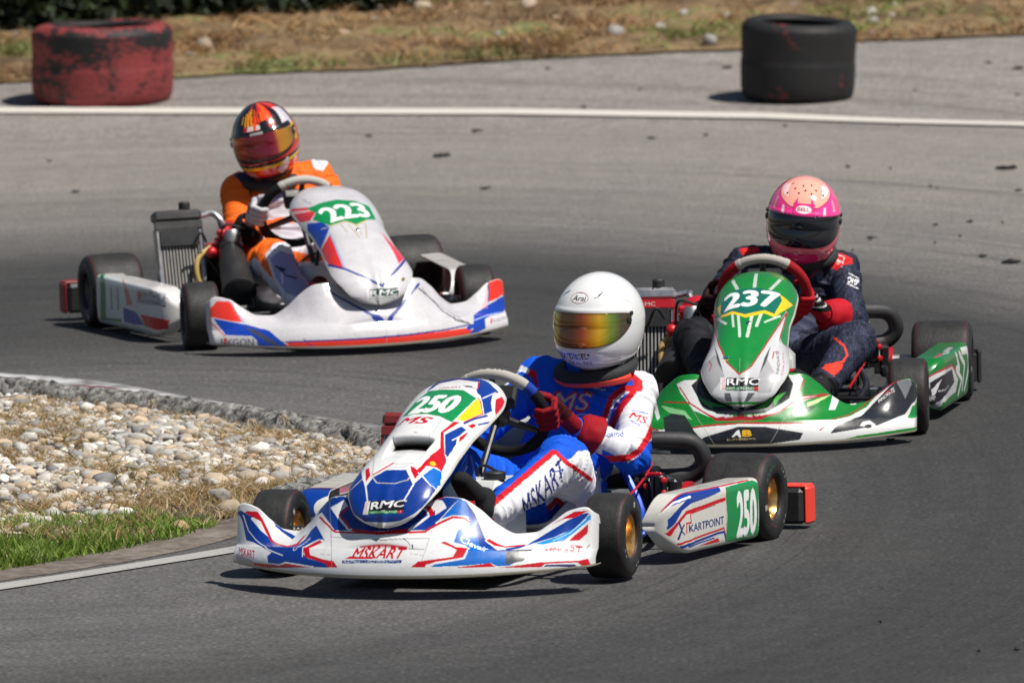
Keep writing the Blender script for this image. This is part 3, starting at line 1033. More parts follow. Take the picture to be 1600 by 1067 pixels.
# ---- marker tyres lying on the run-off
def marker_tyre(x, y, R, H, name_mat, label, wob):
    o_ = empty('marker_tyre')
    s = float(rise(y + .05) - rise(y - .05)) / .1
    o_.location = (x, y, float(rise(y)) + .001)
    o_.rotation_euler = (math.atan(s), 0, wob[0])
    prof = [(.0, .60 * R), (.01, .80 * R), (.012, .90 * R), (.03, .955 * R), (.07, .985 * R), (.16 * H / .34, .99 * R), (.5 * H, .975 * R), (.84 * H, .99 * R), (.90 * H, .99 * R), (.945 * H, .955 * R), (.985 * H, .89 * R), (1.0 * H, .80 * R),
            (.985 * H, .71 * R), (.955 * H, .665 * R), (.93 * H, .66 * R), (.93 * H - .02, .70 * R), (.6 * H, .90 * R), (.3 * H, .90 * R), (.06, .72 * R), (.03, .62 * R), (0, .60 * R)]
    pr = np.array(prof); tt = np.linspace(0, len(pr) - 1, 101)
    T = np.interp(tt, range(len(pr)), pr[:, 0]); Rr = np.interp(tt, range(len(pr)), pr[:, 1])
    for _ in range(3): T[1:-1] = (T[:-2] + 2 * T[1:-1] + T[2:]) / 4; Rr[1:-1] = (Rr[:-2] + 2 * Rr[1:-1] + Rr[2:]) / 4
    nth = 180
    th = np.linspace(0, 2 * np.pi, nth, endpoint=False)
    TH, TT = np.meshgrid(th, T, indexing='ij'); _, RR = np.meshgrid(th, Rr, indexing='ij')
    P = np.stack([RR * np.cos(TH), RR * np.sin(TH), TT], -1).reshape(-1, 3)
    P[:, 2] *= 1 + wob[1] * np.cos(TH.ravel() - wob[2]) * np.clip(P[:, 2] / H, 0, 1)
    nn = noise3(P * 4 + wob[0] * 9); n3 = noise3(P * 11)
    rad = np.hypot(P[:, 0], P[:, 1])
    P[:, :2] *= (1 + .012 * nn + .004 * n3)[:, None]
    P[:, 2] = np.maximum(P[:, 2] + .006 * nn * (P[:, 2] > .1), 0) - .010
    mesh_obj('tyre_carcass', P, grid_faces(nth, 101, close_u=True)[:, ::-1], name_mat, o_)
    tag(o_, label, 'tyre')
    return o_


def worn_paint(name, col, amt, dark=(.016, .0155, .016), band=0.0):
    m, nt, b = new_mat(name)
    v = coords(nt, (1, 1, 1.7))
    n1 = noise(nt, v, 2.6, 8, .68, .8); n2 = noise(nt, v, 30, 5, .7)
    mu = nt.nodes.new('ShaderNodeMath'); mu.operation = 'MULTIPLY_ADD'
    nt.links.new(n2, mu.inputs[0]); mu.inputs[1].default_value = .35; nt.links.new(n1, mu.inputs[2])
    if band:
        # a rubbed-off belt round the upper shoulder, where other tyres and karts have scraped the paint away
        g2 = nt.nodes.new('ShaderNodeTexCoord'); sz = nt.nodes.new('ShaderNodeSeparateXYZ'); nt.links.new(g2.outputs['Object'], sz.inputs[0])
        rb = ramp(nt, sz.outputs[2], [(.24, (0,) * 3), (.31, (band,) * 3), (.345, (band,) * 3), (.375, (0,) * 3)])
        sb = nt.nodes.new('ShaderNodeMath'); sb.operation = 'SUBTRACT'
        nt.links.new(mu.outputs[0], sb.inputs[0]); nt.links.new(rb, sb.inputs[1]); mu = sb
    f = ramp(nt, mu.outputs[0], [(amt, (0,) * 3), (amt + .10, (1,) * 3)])
    c = mixc(nt, f, dark, col)
    c = mixc(nt, 1, c, ramp(nt, n2, [(.3, (.75,) * 3), (.7, (1.2,) * 3)]), 'MULTIPLY')
    nt.links.new(c, b.inputs['Base Color']); b.inputs['Roughness'].default_value = .62
    b.inputs['Specular IOR Level'].default_value = .35
    bump(nt, b, n2, .4, .006)
    return m


marker_tyre(-1.945, 49.40, .348, .385, worn_paint('worn_red_tyre_paint', (.22, .036, .036), .575, band=.11), 'big tyre painted faded red with black scuffs, lying flat at the far left', (0.3, .03, -1.5))
marker_tyre(1.394, 48.76, .278, .385, worn_paint('scuffed_black_tyre', (.22, .03, .025), .765), 'black tyre with red paint scuffs, lying flat beyond the far line', (1.4, .03, .6))

# ---- scraps of rubber on the track
rub = pmat('rubber_scrap', (.018, .018, .019), .7)
SCR = [(-0.102, 44.533, 0.0445), (2.192, 44.869, 0.0953), (2.182, 43.699, 0.0328), (1.987, 40.381, 0.0757), (1.882, 40.665, 0.0407), (1.477, 41.595, 0.0364), (1.76, 42.135, 0.0263), (1.907, 42.241, 0.0317), (2.039, 42.17, 0.0184), (1.822, 44.012, 0.022), (1.848, 43.905, 0.0165), (1.507, 45.164, 0.0339), (1.69, 45.0, 0.0169), (0.92, 47.13, 0.0295), (1.3, 47.565, 0.0268), (1.826, 47.462, 0.0237), (0.671, 47.066, 0.0412), (-0.138, 47.725, 0.0537), (-0.64, 47.617, 0.0357), (2.488, 49.627, 0.0558), (2.365, 49.907, 0.0374), (0.212, 50.124, 0.0313), (1.085, 49.984, 0.05), (1.892, 50.99, 0.0574), (-0.297, 46.365, 0.0869), (1.961, 48.887, 0.0214), (1.256, 34.054, 0.0298), (1.037, 29.257, 0.0146), (1.289, 28.56, 0.0178), (1.396, 28.565, 0.025), (0.371, 48.586, 0.0364), (0.649, 49.225, 0.0246), (2.438, 48.629, 0.0304), (-1.904, 44.945, 0.0393), (-2.093, 46.676, 0.0292), (1.724, 41.315, 0.0155), (1.383, 41.071, 0.0154), (1.837, 41.573, 0.0182)]
for i, (x, y, w) in enumerate(SCR):
    rg = random.Random(i * 7 + 1)
    b = MB()
    k = 3 if w > .03 else 2
    pts = [np.array([(q / k - .5) * w, rg.uniform(-1, 1) * w * .25, .004 + rg.random() * .004]) for q in range(k + 1)]
    b.tube(bez(pts, 5), [.8 * max(.0022, w * rg.uniform(.10, .2)) * (.4 + .6 * math.sin(math.pi * (.08 + .84 * q / (5 * k)))) for q in range(5 * k + 1)], 8)
    b.ball((rg.uniform(-.2, .2) * w, 0, .005), (w * .2, w * .22, .006), 5)
    V_ = np.vstack(b.V); b.V = [V_ * (1 + .25 * noise3(V_ * 60 + i)[:, None])]
    o = b.build('rubber_scrap', rub)
    o.location = (x, y, float(rise(y)) + .003); o.rotation_euler = (0, 0, rg.uniform(-.7, .7))
    lab = 'small black scrap of torn tyre rubber lying on the grey asphalt'
    if i == 1: lab = 'longest rubber strip, on the asphalt near the right edge above the pink helmet'
    if i == 0: lab = 'black rubber crumb in the open asphalt between the 223 kart and the pink helmet'
    if i == 3: lab = 'ragged black rubber scrap at the right edge, level with the pink helmet'
    if i == 19: lab = 'rubber scrap at the right edge beside the black tyre'
    if i == 27: lab = 'lone rubber crumb on the dark asphalt in the bottom right corner'
    tag(o, lab, 'rubber scrap', 'scraps of rubber on the track')


# ------------------------------------------------------------------ kart bodywork surfaces (kart frame: X driver's left, Y forward, Z up)
def _ip(x, xs, ys):
    """monotone smooth interpolation through a table"""
    xs = np.asarray(xs, float); ys = np.asarray(ys, float)
    d = np.diff(ys) / np.diff(xs)
    m = np.zeros(len(xs))
    m[1:-1] = np.where(d[:-1] * d[1:] > 0, 2 * d[:-1] * d[1:] / (d[:-1] + d[1:] + 1e-12), 0)
    m[0] = d[0]; m[-1] = d[-1]
    x = np.clip(x, xs[0], xs[-1])
    i = np.clip(np.searchsorted(xs, x) - 1, 0, len(xs) - 2)
    h = xs[i + 1] - xs[i]; t = (x - xs[i]) / h
    return ((2 * t ** 3 - 3 * t ** 2 + 1) * ys[i] + (t ** 3 - 2 * t ** 2 + t) * h * m[i]
            + (-2 * t ** 3 + 3 * t ** 2) * ys[i + 1] + (t ** 3 - t ** 2) * h * m[i + 1])


def nose_surf(u, v, dz=0.0):
    au = np.abs(u)
    ax = .562 * np.clip(au / .95, 0, 1)
    cap = np.clip((au - .94) / .06, 0, 1)
    yf = 1.08 - .255 * (ax / .575) ** 2.3
    zb = .034 + .018 * (ax / .575) ** 2
    zt = _ip(ax, [0, .10, .16, .20, .25, .30, .35, .40, .45, .50, .545, .575], [.235, .246, .262, .258, .225, .175, .147, .15, .178, .212, .222, .205])
    yt = _ip(ax, [0, .17, .25, .35, .45, .55, .575], [.93, .93, .90, .85, .82, .79, .785])
    zf = _ip(ax, [0, .3, .45, .575], [.122, .112, .105, .10])     # top of the upright front face
    # profile control points per u: 0 bottom lip, .06 corner, .36 face top, .93 top edge, 1 folded lip
    z = np.where(v < .06, zb, 0)
    k = (v - .06) / .30
    z1 = zb + (zf - zb) * np.clip(k, 0, 1)
    k2 = np.clip((v - .36) / .57, 0, 1)
    z2 = zf + (zt - zf) * (k2 ** (1.12 - .66 * np.exp(-(ax / .15) ** 2)))
    k3 = np.clip((v - .93) / .07, 0, 1)
    z = np.where(v < .06, zb + .0 * v, np.where(v < .36, z1, np.where(v < .93, z2, zt - .03 * k3)))
    y = np.where(v < .06, yf - .05 * (1 - v / .06), 0)
    y1 = yf + .006 * np.sin(np.pi * np.clip(k, 0, 1)) - .030 * np.clip(k, 0, 1) ** 1.5
    y2 = (yf - .030) + (yt - yf + .030) * k2 ** .85
    y = np.where(v < .06, yf - .05 * (1 - v / .06), np.where(v < .36, y1, np.where(v < .93, y2, yt - .012 * k3)))
    x = np.sign(u) * (ax + .008 * np.sin(cap * np.pi / 2) - .0 * cap)
    y = y - .055 * cap ** 1.6 * (1 - .25 * v)
    z = z - cap * (z - zb) * .12 * v
    return np.stack([x, y, z + dz], -1)


def nose_uv(u, v):
    return np.stack([u * .611, v * .33], -1)


_SP = [(0, 1.046, .188), (.05, 1.046, .216), (.12, 1.022, .268), (.22, .972, .322), (.34, .892, .376), (.46, .795, .422), (.58, .688, .464),
       (.70, .565, .508), (.80, .460, .538), (.89, .365, .560), (.95, .305, .565), (1.0, .262, .552)]


def panel_surf(u, v, wide=1.0, drop=1.0, dz=0.0, dx=0.0, taper=0.0):
    s = np.array(_SP)
    Y = _ip(v, s[:, 0], s[:, 1]); Z = _ip(v, s[:, 0], s[:, 2])
    e = 1e-3
    dY = _ip(np.clip(v + e, 0, 1), s[:, 0], s[:, 1]) - _ip(np.clip(v - e, 0, 1), s[:, 0], s[:, 1])
    dZ = _ip(np.clip(v + e, 0, 1), s[:, 0], s[:, 2]) - _ip(np.clip(v - e, 0, 1), s[:, 0], s[:, 2])
    L = np.sqrt(dY ** 2 + dZ ** 2) + 1e-9
    ny, nz = dZ / L, -dY / L
    hw = _ip(v, [0, .015, .05, .10, .16, .24, .34, .48, .60, .72, .82, .90, .96, 1.0], [.012, .050, .092, .122, .143, .154, .152, .143, .143, .158, .163, .150, .122, .090]) * wide
    D = _ip(v, [0, .1, .25, .45, .65, .8, .92, 1], [.004, .020, .046, .074, .078, .072, .056, .030]) * drop
    hw = hw * (1 + taper * np.clip(1 - v * 1.3, 0, 1))
    A = math.radians(58)
    x = hw * np.sin(u * A) / math.sin(A)
    au = np.abs(u)
    d = D * (.35 * au ** 2 + .65 * au ** 3.6)
    # a soft crease down the middle of the lower half
    d = d - .006 * np.exp(-(u / .10) ** 2) * np.clip(1 - v * 2, 0, 1)
    x = x + dx * (.5 + v)
    return np.stack([x, Y - ny * d, Z - nz * d + dz], -1)


def panel_uv(u, v):
    return np.stack([u * .165, v * 1.0], -1)


def pod_surf(u, v, y0=.170):
    """u 0 front .. 1 rear, v 0 inner top lip .. 1 inner bottom lip; left-hand pod"""
    Y = y0 - (y0 + .380) * u
    t = np.clip(u / .17, 0, 1)
    f = np.sqrt(np.clip(1 - (1 - t) ** 2.1, 0, 1))
    zt = .118 + (.092 + .004 * u) * f
    zb = .118 - .086 * f
    xo = .525 + .100 * f ** .8 + .065 * u
    th = .035 + .065 * f
    s = v
    # section corners: top inner, top outer, bottom outer, bottom inner with rounding
    a = np.array([0, .18, .235, .29, .50, .78, .84, .90, 1.0])
    xr = np.array([-1, -.25, -.06, -.012, 0, -.03, -.08, -.22, -.75])
    zr = np.array([.985, 1.0, .965, .87, .5, .12, .035, 0, 0.0])
    X = xo + th * _ip(s, a, xr)
    Z = zb + (zt - zb) * _ip(s, a, zr)
    return np.stack([X, Y, Z], -1)


def pod_uv(u, v):
    return np.stack([u * .76, (.9 - v) * .30], -1)


def make_grid(surf, nu, nv, u0=-1, u1=1, **kw):
    u = np.linspace(u0, u1, nu); v = np.linspace(0, 1, nv)
    U, Vv = np.meshgrid(u, v, indexing='ij')
    U = U.ravel(); Vv = Vv.ravel()
    return surf(U, Vv, **kw), U, Vv


# ------------------------------------------------------------------ sticker layouts, in metres over each unrolled panel
NOSE_BLUE = [('poly', [(-0.588, 0.291), (-0.553, 0.267), (-0.536, 0.263), (-0.52, 0.26), (-0.498, 0.242), (-0.475, 0.226), (-0.45, 0.205), (-0.422, 0.17), (-0.38, 0.132), (-0.359, 0.127), (-0.338, 0.122), (-0.313, 0.14), (-0.304, 0.161), (-0.293, 0.177), (-0.287, 0.2), (-0.28, 0.22), (-0.262, 0.229), (-0.242, 0.195), (-0.225, 0.169), (-0.209, 0.146), (-0.223, 0.154), (-0.242, 0.148), (-0.26, 0.14), (-0.277, 0.129), (-0.275, 0.096), (-0.257, 0.082), (-0.232, 0.077), (-0.208, 0.072), (-0.184, 0.067), (-0.178, 0.053), (-0.204, 0.053), (-0.231, 0.051), (-0.258, 0.055), (-0.284, 0.057), (-0.312, 0.06), (-0.341, 0.062), (-0.361, 0.047), (-0.386, 0.046), (-0.412, 0.045), (-0.42, 0.079), (-0.406, 0.097), (-0.436, 0.109), (-0.47, 0.124), (-0.503, 0.141), (-0.537, 0.147), (-0.546, 0.176), (-0.554, 0.204), (-0.562, 0.231)], (4, 54, 142)),
('poly', [(-0.531, 0.251), (-0.517, 0.27), (-0.504, 0.292), (-0.487, 0.306), (-0.472, 0.306), (-0.46, 0.306), (-0.446, 0.306), (-0.433, 0.302), (-0.411, 0.285), (-0.384, 0.247), (-0.354, 0.203), (-0.354, 0.248), (-0.312, 0.218), (-0.317, 0.191), (-0.319, 0.158), (-0.337, 0.149), (-0.351, 0.133), (-0.381, 0.146), (-0.41, 0.157), (-0.434, 0.186), (-0.454, 0.202), (-0.471, 0.211), (-0.486, 0.217), (-0.509, 0.233)], (226, 226, 226)),
('poly', [(-0.461, 0.306), (-0.44, 0.306), (-0.423, 0.306), (-0.403, 0.291), (-0.38, 0.273), (-0.353, 0.247), (-0.356, 0.21), (-0.382, 0.242), (-0.406, 0.269), (-0.426, 0.288), (-0.441, 0.292), (-0.45, 0.305)], (4, 54, 142)),
('poly', [(-0.557, 0.269), (-0.546, 0.279), (-0.527, 0.284), (-0.508, 0.293), (-0.497, 0.285), (-0.487, 0.277), (-0.476, 0.263), (-0.462, 0.244), (-0.448, 0.219), (-0.431, 0.186), (-0.392, 0.154), (-0.352, 0.135), (-0.338, 0.148), (-0.323, 0.155), (-0.317, 0.184), (-0.31, 0.209), (-0.297, 0.213), (-0.307, 0.181), (-0.312, 0.138), (-0.33, 0.129), (-0.345, 0.119), (-0.37, 0.127), (-0.394, 0.136), (-0.417, 0.158), (-0.436, 0.172), (-0.452, 0.202), (-0.468, 0.225), (-0.48, 0.244), (-0.492, 0.26), (-0.51, 0.258), (-0.529, 0.261)], (192, 8, 26)),
('line', [(-0.56, 0.258), (-0.548, 0.227), (-0.534, 0.196), (-0.516, 0.179), (-0.497, 0.16), (-0.464, 0.136), (-0.427, 0.109), (-0.392, 0.098), (-0.357, 0.088)], 0.004, (226, 226, 226)),
('poly', [(-0.581, 0.124), (-0.56, 0.131), (-0.536, 0.137), (-0.503, 0.127), (-0.469, 0.115), (-0.437, 0.106), (-0.406, 0.097), (-0.42, 0.079), (-0.412, 0.051), (-0.434, 0.052), (-0.462, 0.058), (-0.492, 0.065), (-0.522, 0.072), (-0.555, 0.078), (-0.569, 0.1)], (226, 226, 226)),
('text', 'MSKART', (-0.5535, 0.0678), (-0.4719, 0.0592), 0.0385, (190, 10, 60), {'bold': 0.04, 'shear': -0.37}),
('poly', [(-0.569, 0.074), (-0.536, 0.065), (-0.505, 0.056), (-0.476, 0.047), (-0.476, 0.02), (-0.502, 0.02), (-0.528, 0.02), (-0.556, 0.02), (-0.564, 0.034)], (176, 160, 158)),
('poly', [(-0.478, 0.044), (-0.448, 0.045), (-0.42, 0.046), (-0.392, 0.045), (-0.365, 0.045), (-0.34, 0.058), (-0.314, 0.056), (-0.288, 0.054), (-0.263, 0.052), (-0.239, 0.05), (-0.269, 0.048), (-0.301, 0.045), (-0.333, 0.041), (-0.367, 0.037), (-0.402, 0.032), (-0.438, 0.025), (-0.476, 0.02)], (192, 8, 26)),
('line', [(-0.481, 0.048), (-0.45, 0.049), (-0.42, 0.05), (-0.392, 0.05), (-0.365, 0.05), (-0.341, 0.062), (-0.312, 0.06), (-0.284, 0.058), (-0.258, 0.055), (-0.231, 0.053)], 0.004, (226, 226, 226)),
('text', 'Clevair', (-0.314, 0.1034), (-0.2649, 0.1715), 0.0155, (200, 205, 220), {'bold': 0.02, 'shear': 0.248}),
('poly', [(-0.28, 0.117), (-0.265, 0.132), (-0.249, 0.143), (-0.23, 0.151), (-0.216, 0.141), (-0.237, 0.131), (-0.258, 0.117), (-0.249, 0.094), (-0.219, 0.086), (-0.19, 0.078), (-0.161, 0.076), (-0.144, 0.055), (-0.162, 0.054), (-0.179, 0.053), (-0.188, 0.066), (-0.214, 0.073), (-0.239, 0.079), (-0.266, 0.085), (-0.273, 0.101)], (192, 8, 26)),
('line', [(-0.277, 0.088), (-0.28, 0.104), (-0.284, 0.122), (-0.268, 0.137), (-0.251, 0.148), (-0.232, 0.155)], 0.004, (226, 226, 226)),
('poly', [(-0.276, 0.286), (-0.264, 0.3), (-0.248, 0.306), (-0.226, 0.306), (-0.2, 0.304), (-0.174, 0.305), (-0.155, 0.293), (-0.149, 0.263), (-0.143, 0.232), (-0.137, 0.202), (-0.13, 0.172), (-0.147, 0.174), (-0.163, 0.176), (-0.177, 0.195), (-0.192, 0.215), (-0.218, 0.237), (-0.248, 0.275)], (4, 54, 142)),
('poly', [(-0.265, 0.301), (-0.246, 0.306), (-0.225, 0.306), (-0.199, 0.305), (-0.172, 0.306), (-0.154, 0.295), (-0.145, 0.273), (-0.135, 0.249), (-0.116, 0.234), (-0.095, 0.214), (-0.073, 0.206), (-0.052, 0.198), (-0.031, 0.192), (-0.005, 0.197), (0.02, 0.203), (0.038, 0.226), (0.055, 0.25), (0.067, 0.273), (0.08, 0.295), (0.094, 0.306), (0.114, 0.306), (0.133, 0.306), (0.129, 0.293), (0.136, 0.255), (0.142, 0.222), (0.148, 0.193), (0.135, 0.184), (0.122, 0.174), (0.101, 0.17), (0.08, 0.163), (0.067, 0.164), (0.045, 0.156), (0.022, 0.15), (-0.001, 0.147), (-0.026, 0.146), (-0.048, 0.151), (-0.071, 0.159), (-0.094, 0.166), (-0.116, 0.173), (-0.13, 0.171), (-0.155, 0.174), (-0.18, 0.179), (-0.198, 0.201), (-0.217, 0.224), (-0.239, 0.256)], (4, 54, 142)),
('poly', [(-0.215, 0.27), (-0.19, 0.279), (-0.169, 0.292), (-0.153, 0.267), (-0.165, 0.255), (-0.178, 0.245), (-0.163, 0.223), (-0.148, 0.203), (-0.132, 0.183), (-0.116, 0.174), (-0.133, 0.17), (-0.151, 0.19), (-0.169, 0.21), (-0.191, 0.24)], (226, 226, 226)),
('line', [(-0.148, 0.262), (-0.162, 0.247), (-0.176, 0.236), (-0.16, 0.216), (-0.144, 0.198), (-0.128, 0.179)], 0.007, (192, 8, 26)),
('poly', [(0.08, 0.273), (0.094, 0.293), (0.11, 0.306), (0.13, 0.306), (0.13, 0.288), (0.135, 0.26), (0.13, 0.246), (0.123, 0.232), (0.108, 0.21), (0.092, 0.186), (0.076, 0.162), (0.062, 0.158), (0.075, 0.177), (0.088, 0.198), (0.102, 0.219), (0.116, 0.238), (0.101, 0.264)], (226, 226, 226)),
('poly', [(0.085, 0.282), (0.099, 0.285), (0.113, 0.287), (0.127, 0.261), (0.139, 0.24), (0.123, 0.232), (0.108, 0.268)], (192, 8, 26)),
('line', [(-0.116, 0.171), (-0.093, 0.162), (-0.069, 0.153), (-0.046, 0.145), (-0.024, 0.14), (-0.001, 0.141), (0.022, 0.145), (0.044, 0.152), (0.065, 0.16)], 0.01, (192, 8, 26)),
('line', [(-0.256, 0.261), (-0.23, 0.225), (-0.207, 0.201), (-0.188, 0.181), (-0.175, 0.172), (-0.146, 0.166), (-0.117, 0.161), (-0.088, 0.154), (-0.059, 0.146), (-0.031, 0.14), (-0.004, 0.139), (0.022, 0.141), (0.046, 0.145), (0.065, 0.151), (0.083, 0.157), (0.102, 0.163), (0.12, 0.168), (0.134, 0.182), (0.148, 0.195)], 0.006, (192, 8, 26)),
('text', 'MSKART', (-0.1007, 0.0846), (0.0646, 0.0865), 0.0348, (192, 8, 26), {'bold': 0.035, 'shear': 0.389}),
('poly', [(-0.086, 0.121), (-0.061, 0.12), (-0.037, 0.12), (-0.013, 0.12), (0.011, 0.12), (0.034, 0.121), (0.056, 0.119), (0.077, 0.117), (0.073, 0.113), (0.053, 0.118), (0.034, 0.119), (0.012, 0.119), (-0.01, 0.119), (-0.032, 0.118), (-0.055, 0.119), (-0.078, 0.119)], (192, 8, 26)),
('poly', [(-0.125, 0.083), (-0.106, 0.092), (-0.079, 0.091), (-0.052, 0.091), (-0.025, 0.09), (-0.031, 0.083), (-0.054, 0.084), (-0.078, 0.084), (-0.101, 0.083)], (192, 8, 26)),
('poly', [(-0.13, 0.079), (-0.104, 0.079), (-0.079, 0.08), (-0.054, 0.08), (-0.029, 0.079), (-0.004, 0.079), (0.02, 0.08), (0.044, 0.081), (0.067, 0.082), (0.066, 0.072), (0.042, 0.071), (0.018, 0.07), (-0.006, 0.07), (-0.031, 0.07), (-0.055, 0.07), (-0.08, 0.07), (-0.104, 0.069), (-0.13, 0.069)], (14, 50, 120)),
('text', 'RACING TECHNOLOGY', (-0.1235, 0.071), (0.0618, 0.0735), 0.0059, (220, 225, 235), {'bold': 0.0, 'shear': 0.009}),
('poly', [(-0.211, 0.082), (-0.186, 0.079), (-0.163, 0.075), (-0.143, 0.055), (-0.158, 0.054), (-0.175, 0.053), (-0.187, 0.067), (-0.209, 0.074)], (192, 8, 26)),
('poly', [(0.096, 0.058), (0.108, 0.068), (0.118, 0.078), (0.135, 0.081), (0.153, 0.084), (0.17, 0.086), (0.171, 0.077), (0.158, 0.072), (0.144, 0.068), (0.141, 0.059), (0.119, 0.059)], (192, 8, 26)),
('line', [(-0.225, 0.306), (-0.219, 0.278), (-0.212, 0.25), (-0.205, 0.224), (-0.198, 0.198), (-0.191, 0.166), (-0.183, 0.136), (-0.174, 0.109), (-0.168, 0.082), (-0.164, 0.053)], 0.0018, (130, 128, 126)),
('line', [(-0.191, 0.158), (-0.16, 0.151), (-0.13, 0.146), (-0.1, 0.139), (-0.071, 0.132), (-0.041, 0.127), (-0.013, 0.125), (0.01, 0.125), (0.033, 0.127), (0.055, 0.13), (0.076, 0.135), (0.097, 0.14), (0.119, 0.145), (0.141, 0.149)], 0.0016, (120, 118, 116)),
('line', [(-0.214, 0.098), (-0.193, 0.097), (-0.174, 0.096)], 0.0014, (130, 128, 126)),
('line', [(0.141, 0.173), (0.139, 0.149), (0.136, 0.129), (0.134, 0.111), (0.13, 0.088), (0.125, 0.065)], 0.0016, (150, 148, 146)),
('line', [(0.059, 0.133), (0.077, 0.127), (0.085, 0.121)], 0.0016, (90, 88, 86)),
('line', [(0.091, 0.123), (0.093, 0.12)], 0.004, (60, 58, 58)),
('line', [(0.079, 0.117), (0.105, 0.118), (0.13, 0.118)], 0.0014, (120, 118, 116)),
('line', [(0.089, 0.103), (0.109, 0.101), (0.13, 0.099)], 0.0012, (150, 130, 130)),
('poly', [(0.158, 0.306), (0.183, 0.306), (0.205, 0.306), (0.192, 0.287), (0.179, 0.263), (0.167, 0.239), (0.155, 0.216), (0.137, 0.197), (0.12, 0.178), (0.101, 0.172), (0.082, 0.165), (0.099, 0.188), (0.116, 0.211), (0.134, 0.23), (0.153, 0.247), (0.171, 0.266), (0.153, 0.294), (0.135, 0.303)], (4, 54, 142)),
('line', [(0.092, 0.292), (0.11, 0.304), (0.131, 0.306), (0.153, 0.306)], 0.004, (192, 8, 26)),
('poly', [(0.205, 0.306), (0.221, 0.304), (0.232, 0.294), (0.242, 0.284), (0.253, 0.275), (0.261, 0.263), (0.268, 0.249), (0.282, 0.229), (0.298, 0.202), (0.293, 0.183), (0.316, 0.158), (0.342, 0.119), (0.361, 0.12), (0.379, 0.12), (0.398, 0.121), (0.417, 0.12), (0.422, 0.094), (0.41, 0.082), (0.398, 0.07), (0.385, 0.058), (0.368, 0.058), (0.352, 0.057), (0.332, 0.07), (0.315, 0.069), (0.298, 0.067), (0.28, 0.065), (0.262, 0.064), (0.242, 0.063), (0.221, 0.062), (0.2, 0.062), (0.179, 0.06), (0.158, 0.06), (0.17, 0.07), (0.191, 0.075), (0.212, 0.08), (0.233, 0.086), (0.253, 0.091), (0.258, 0.108), (0.26, 0.129), (0.248, 0.141), (0.23, 0.144), (0.212, 0.147), (0.214, 0.17), (0.216, 0.193), (0.23, 0.211), (0.243, 0.233), (0.234, 0.255), (0.214, 0.246), (0.193, 0.243), (0.177, 0.232), (0.16, 0.221), (0.171, 0.242), (0.183, 0.264), (0.193, 0.286)], (0, 100, 190)),
('poly', [(0.221, 0.304), (0.232, 0.294), (0.242, 0.284), (0.253, 0.275), (0.261, 0.263), (0.268, 0.249), (0.282, 0.229), (0.298, 0.202), (0.293, 0.183), (0.316, 0.158), (0.342, 0.119), (0.361, 0.12), (0.379, 0.12), (0.398, 0.121), (0.417, 0.12), (0.401, 0.117), (0.385, 0.115), (0.368, 0.113), (0.351, 0.111), (0.331, 0.119), (0.309, 0.135), (0.288, 0.144), (0.277, 0.176), (0.268, 0.201), (0.261, 0.224), (0.25, 0.242), (0.239, 0.258), (0.23, 0.281)], (4, 54, 142)),
('poly', [(0.146, 0.189), (0.163, 0.203), (0.179, 0.219), (0.195, 0.235), (0.211, 0.236), (0.225, 0.241), (0.24, 0.236), (0.228, 0.218), (0.216, 0.202), (0.202, 0.189), (0.202, 0.167), (0.2, 0.146), (0.183, 0.148), (0.163, 0.139), (0.143, 0.131), (0.137, 0.155), (0.142, 0.172)], (226, 226, 226)),
('line', [(0.075, 0.154), (0.097, 0.162), (0.12, 0.168), (0.132, 0.182), (0.146, 0.194), (0.159, 0.206), (0.177, 0.221), (0.195, 0.236), (0.211, 0.238), (0.225, 0.241), (0.239, 0.237)], 0.008, (192, 8, 26)),
('poly', [(0.174, 0.14), (0.186, 0.146), (0.204, 0.139), (0.221, 0.131), (0.239, 0.13), (0.258, 0.128), (0.255, 0.109), (0.25, 0.093), (0.228, 0.088), (0.207, 0.084), (0.184, 0.08), (0.162, 0.076), (0.139, 0.071), (0.118, 0.059), (0.097, 0.059), (0.107, 0.068), (0.117, 0.077), (0.138, 0.081), (0.159, 0.084), (0.179, 0.088), (0.2, 0.091), (0.221, 0.095), (0.228, 0.118), (0.211, 0.128), (0.192, 0.135)], (192, 8, 26)),
('line', [(0.26, 0.13), (0.259, 0.108), (0.255, 0.089), (0.234, 0.084), (0.213, 0.08), (0.191, 0.075), (0.17, 0.071)], 0.004, (226, 226, 226)),
('poly', [(0.239, 0.058), (0.262, 0.061), (0.285, 0.064), (0.307, 0.067), (0.33, 0.071), (0.347, 0.055), (0.326, 0.056), (0.305, 0.056), (0.283, 0.056), (0.261, 0.056), (0.239, 0.056)], (192, 8, 26)),
('poly', [(0.352, 0.052), (0.371, 0.053), (0.389, 0.055), (0.407, 0.057), (0.426, 0.058), (0.426, 0.045), (0.408, 0.047), (0.389, 0.049), (0.371, 0.05)], (192, 8, 26)),
('text', 'Clevair', (0.228, 0.1546), (0.3152, 0.1103), 0.0247, (232, 240, 244), {'bold': 0.03, 'shear': -0.421}),
('poly', [(0.251, 0.275), (0.265, 0.269), (0.28, 0.27), (0.295, 0.272), (0.309, 0.268), (0.322, 0.271), (0.335, 0.274), (0.349, 0.292), (0.367, 0.294), (0.387, 0.286), (0.403, 0.196), (0.385, 0.187), (0.368, 0.178), (0.352, 0.164), (0.338, 0.168), (0.323, 0.172), (0.307, 0.187), (0.291, 0.196), (0.279, 0.223), (0.268, 0.244), (0.26, 0.26)], (226, 226, 226)),
('poly', [(0.296, 0.184), (0.302, 0.202), (0.314, 0.194), (0.326, 0.183), (0.339, 0.176), (0.352, 0.164), (0.37, 0.172), (0.387, 0.178), (0.405, 0.185), (0.408, 0.163), (0.391, 0.159), (0.373, 0.155), (0.356, 0.15), (0.34, 0.157), (0.326, 0.159), (0.31, 0.174)], (192, 8, 26)),
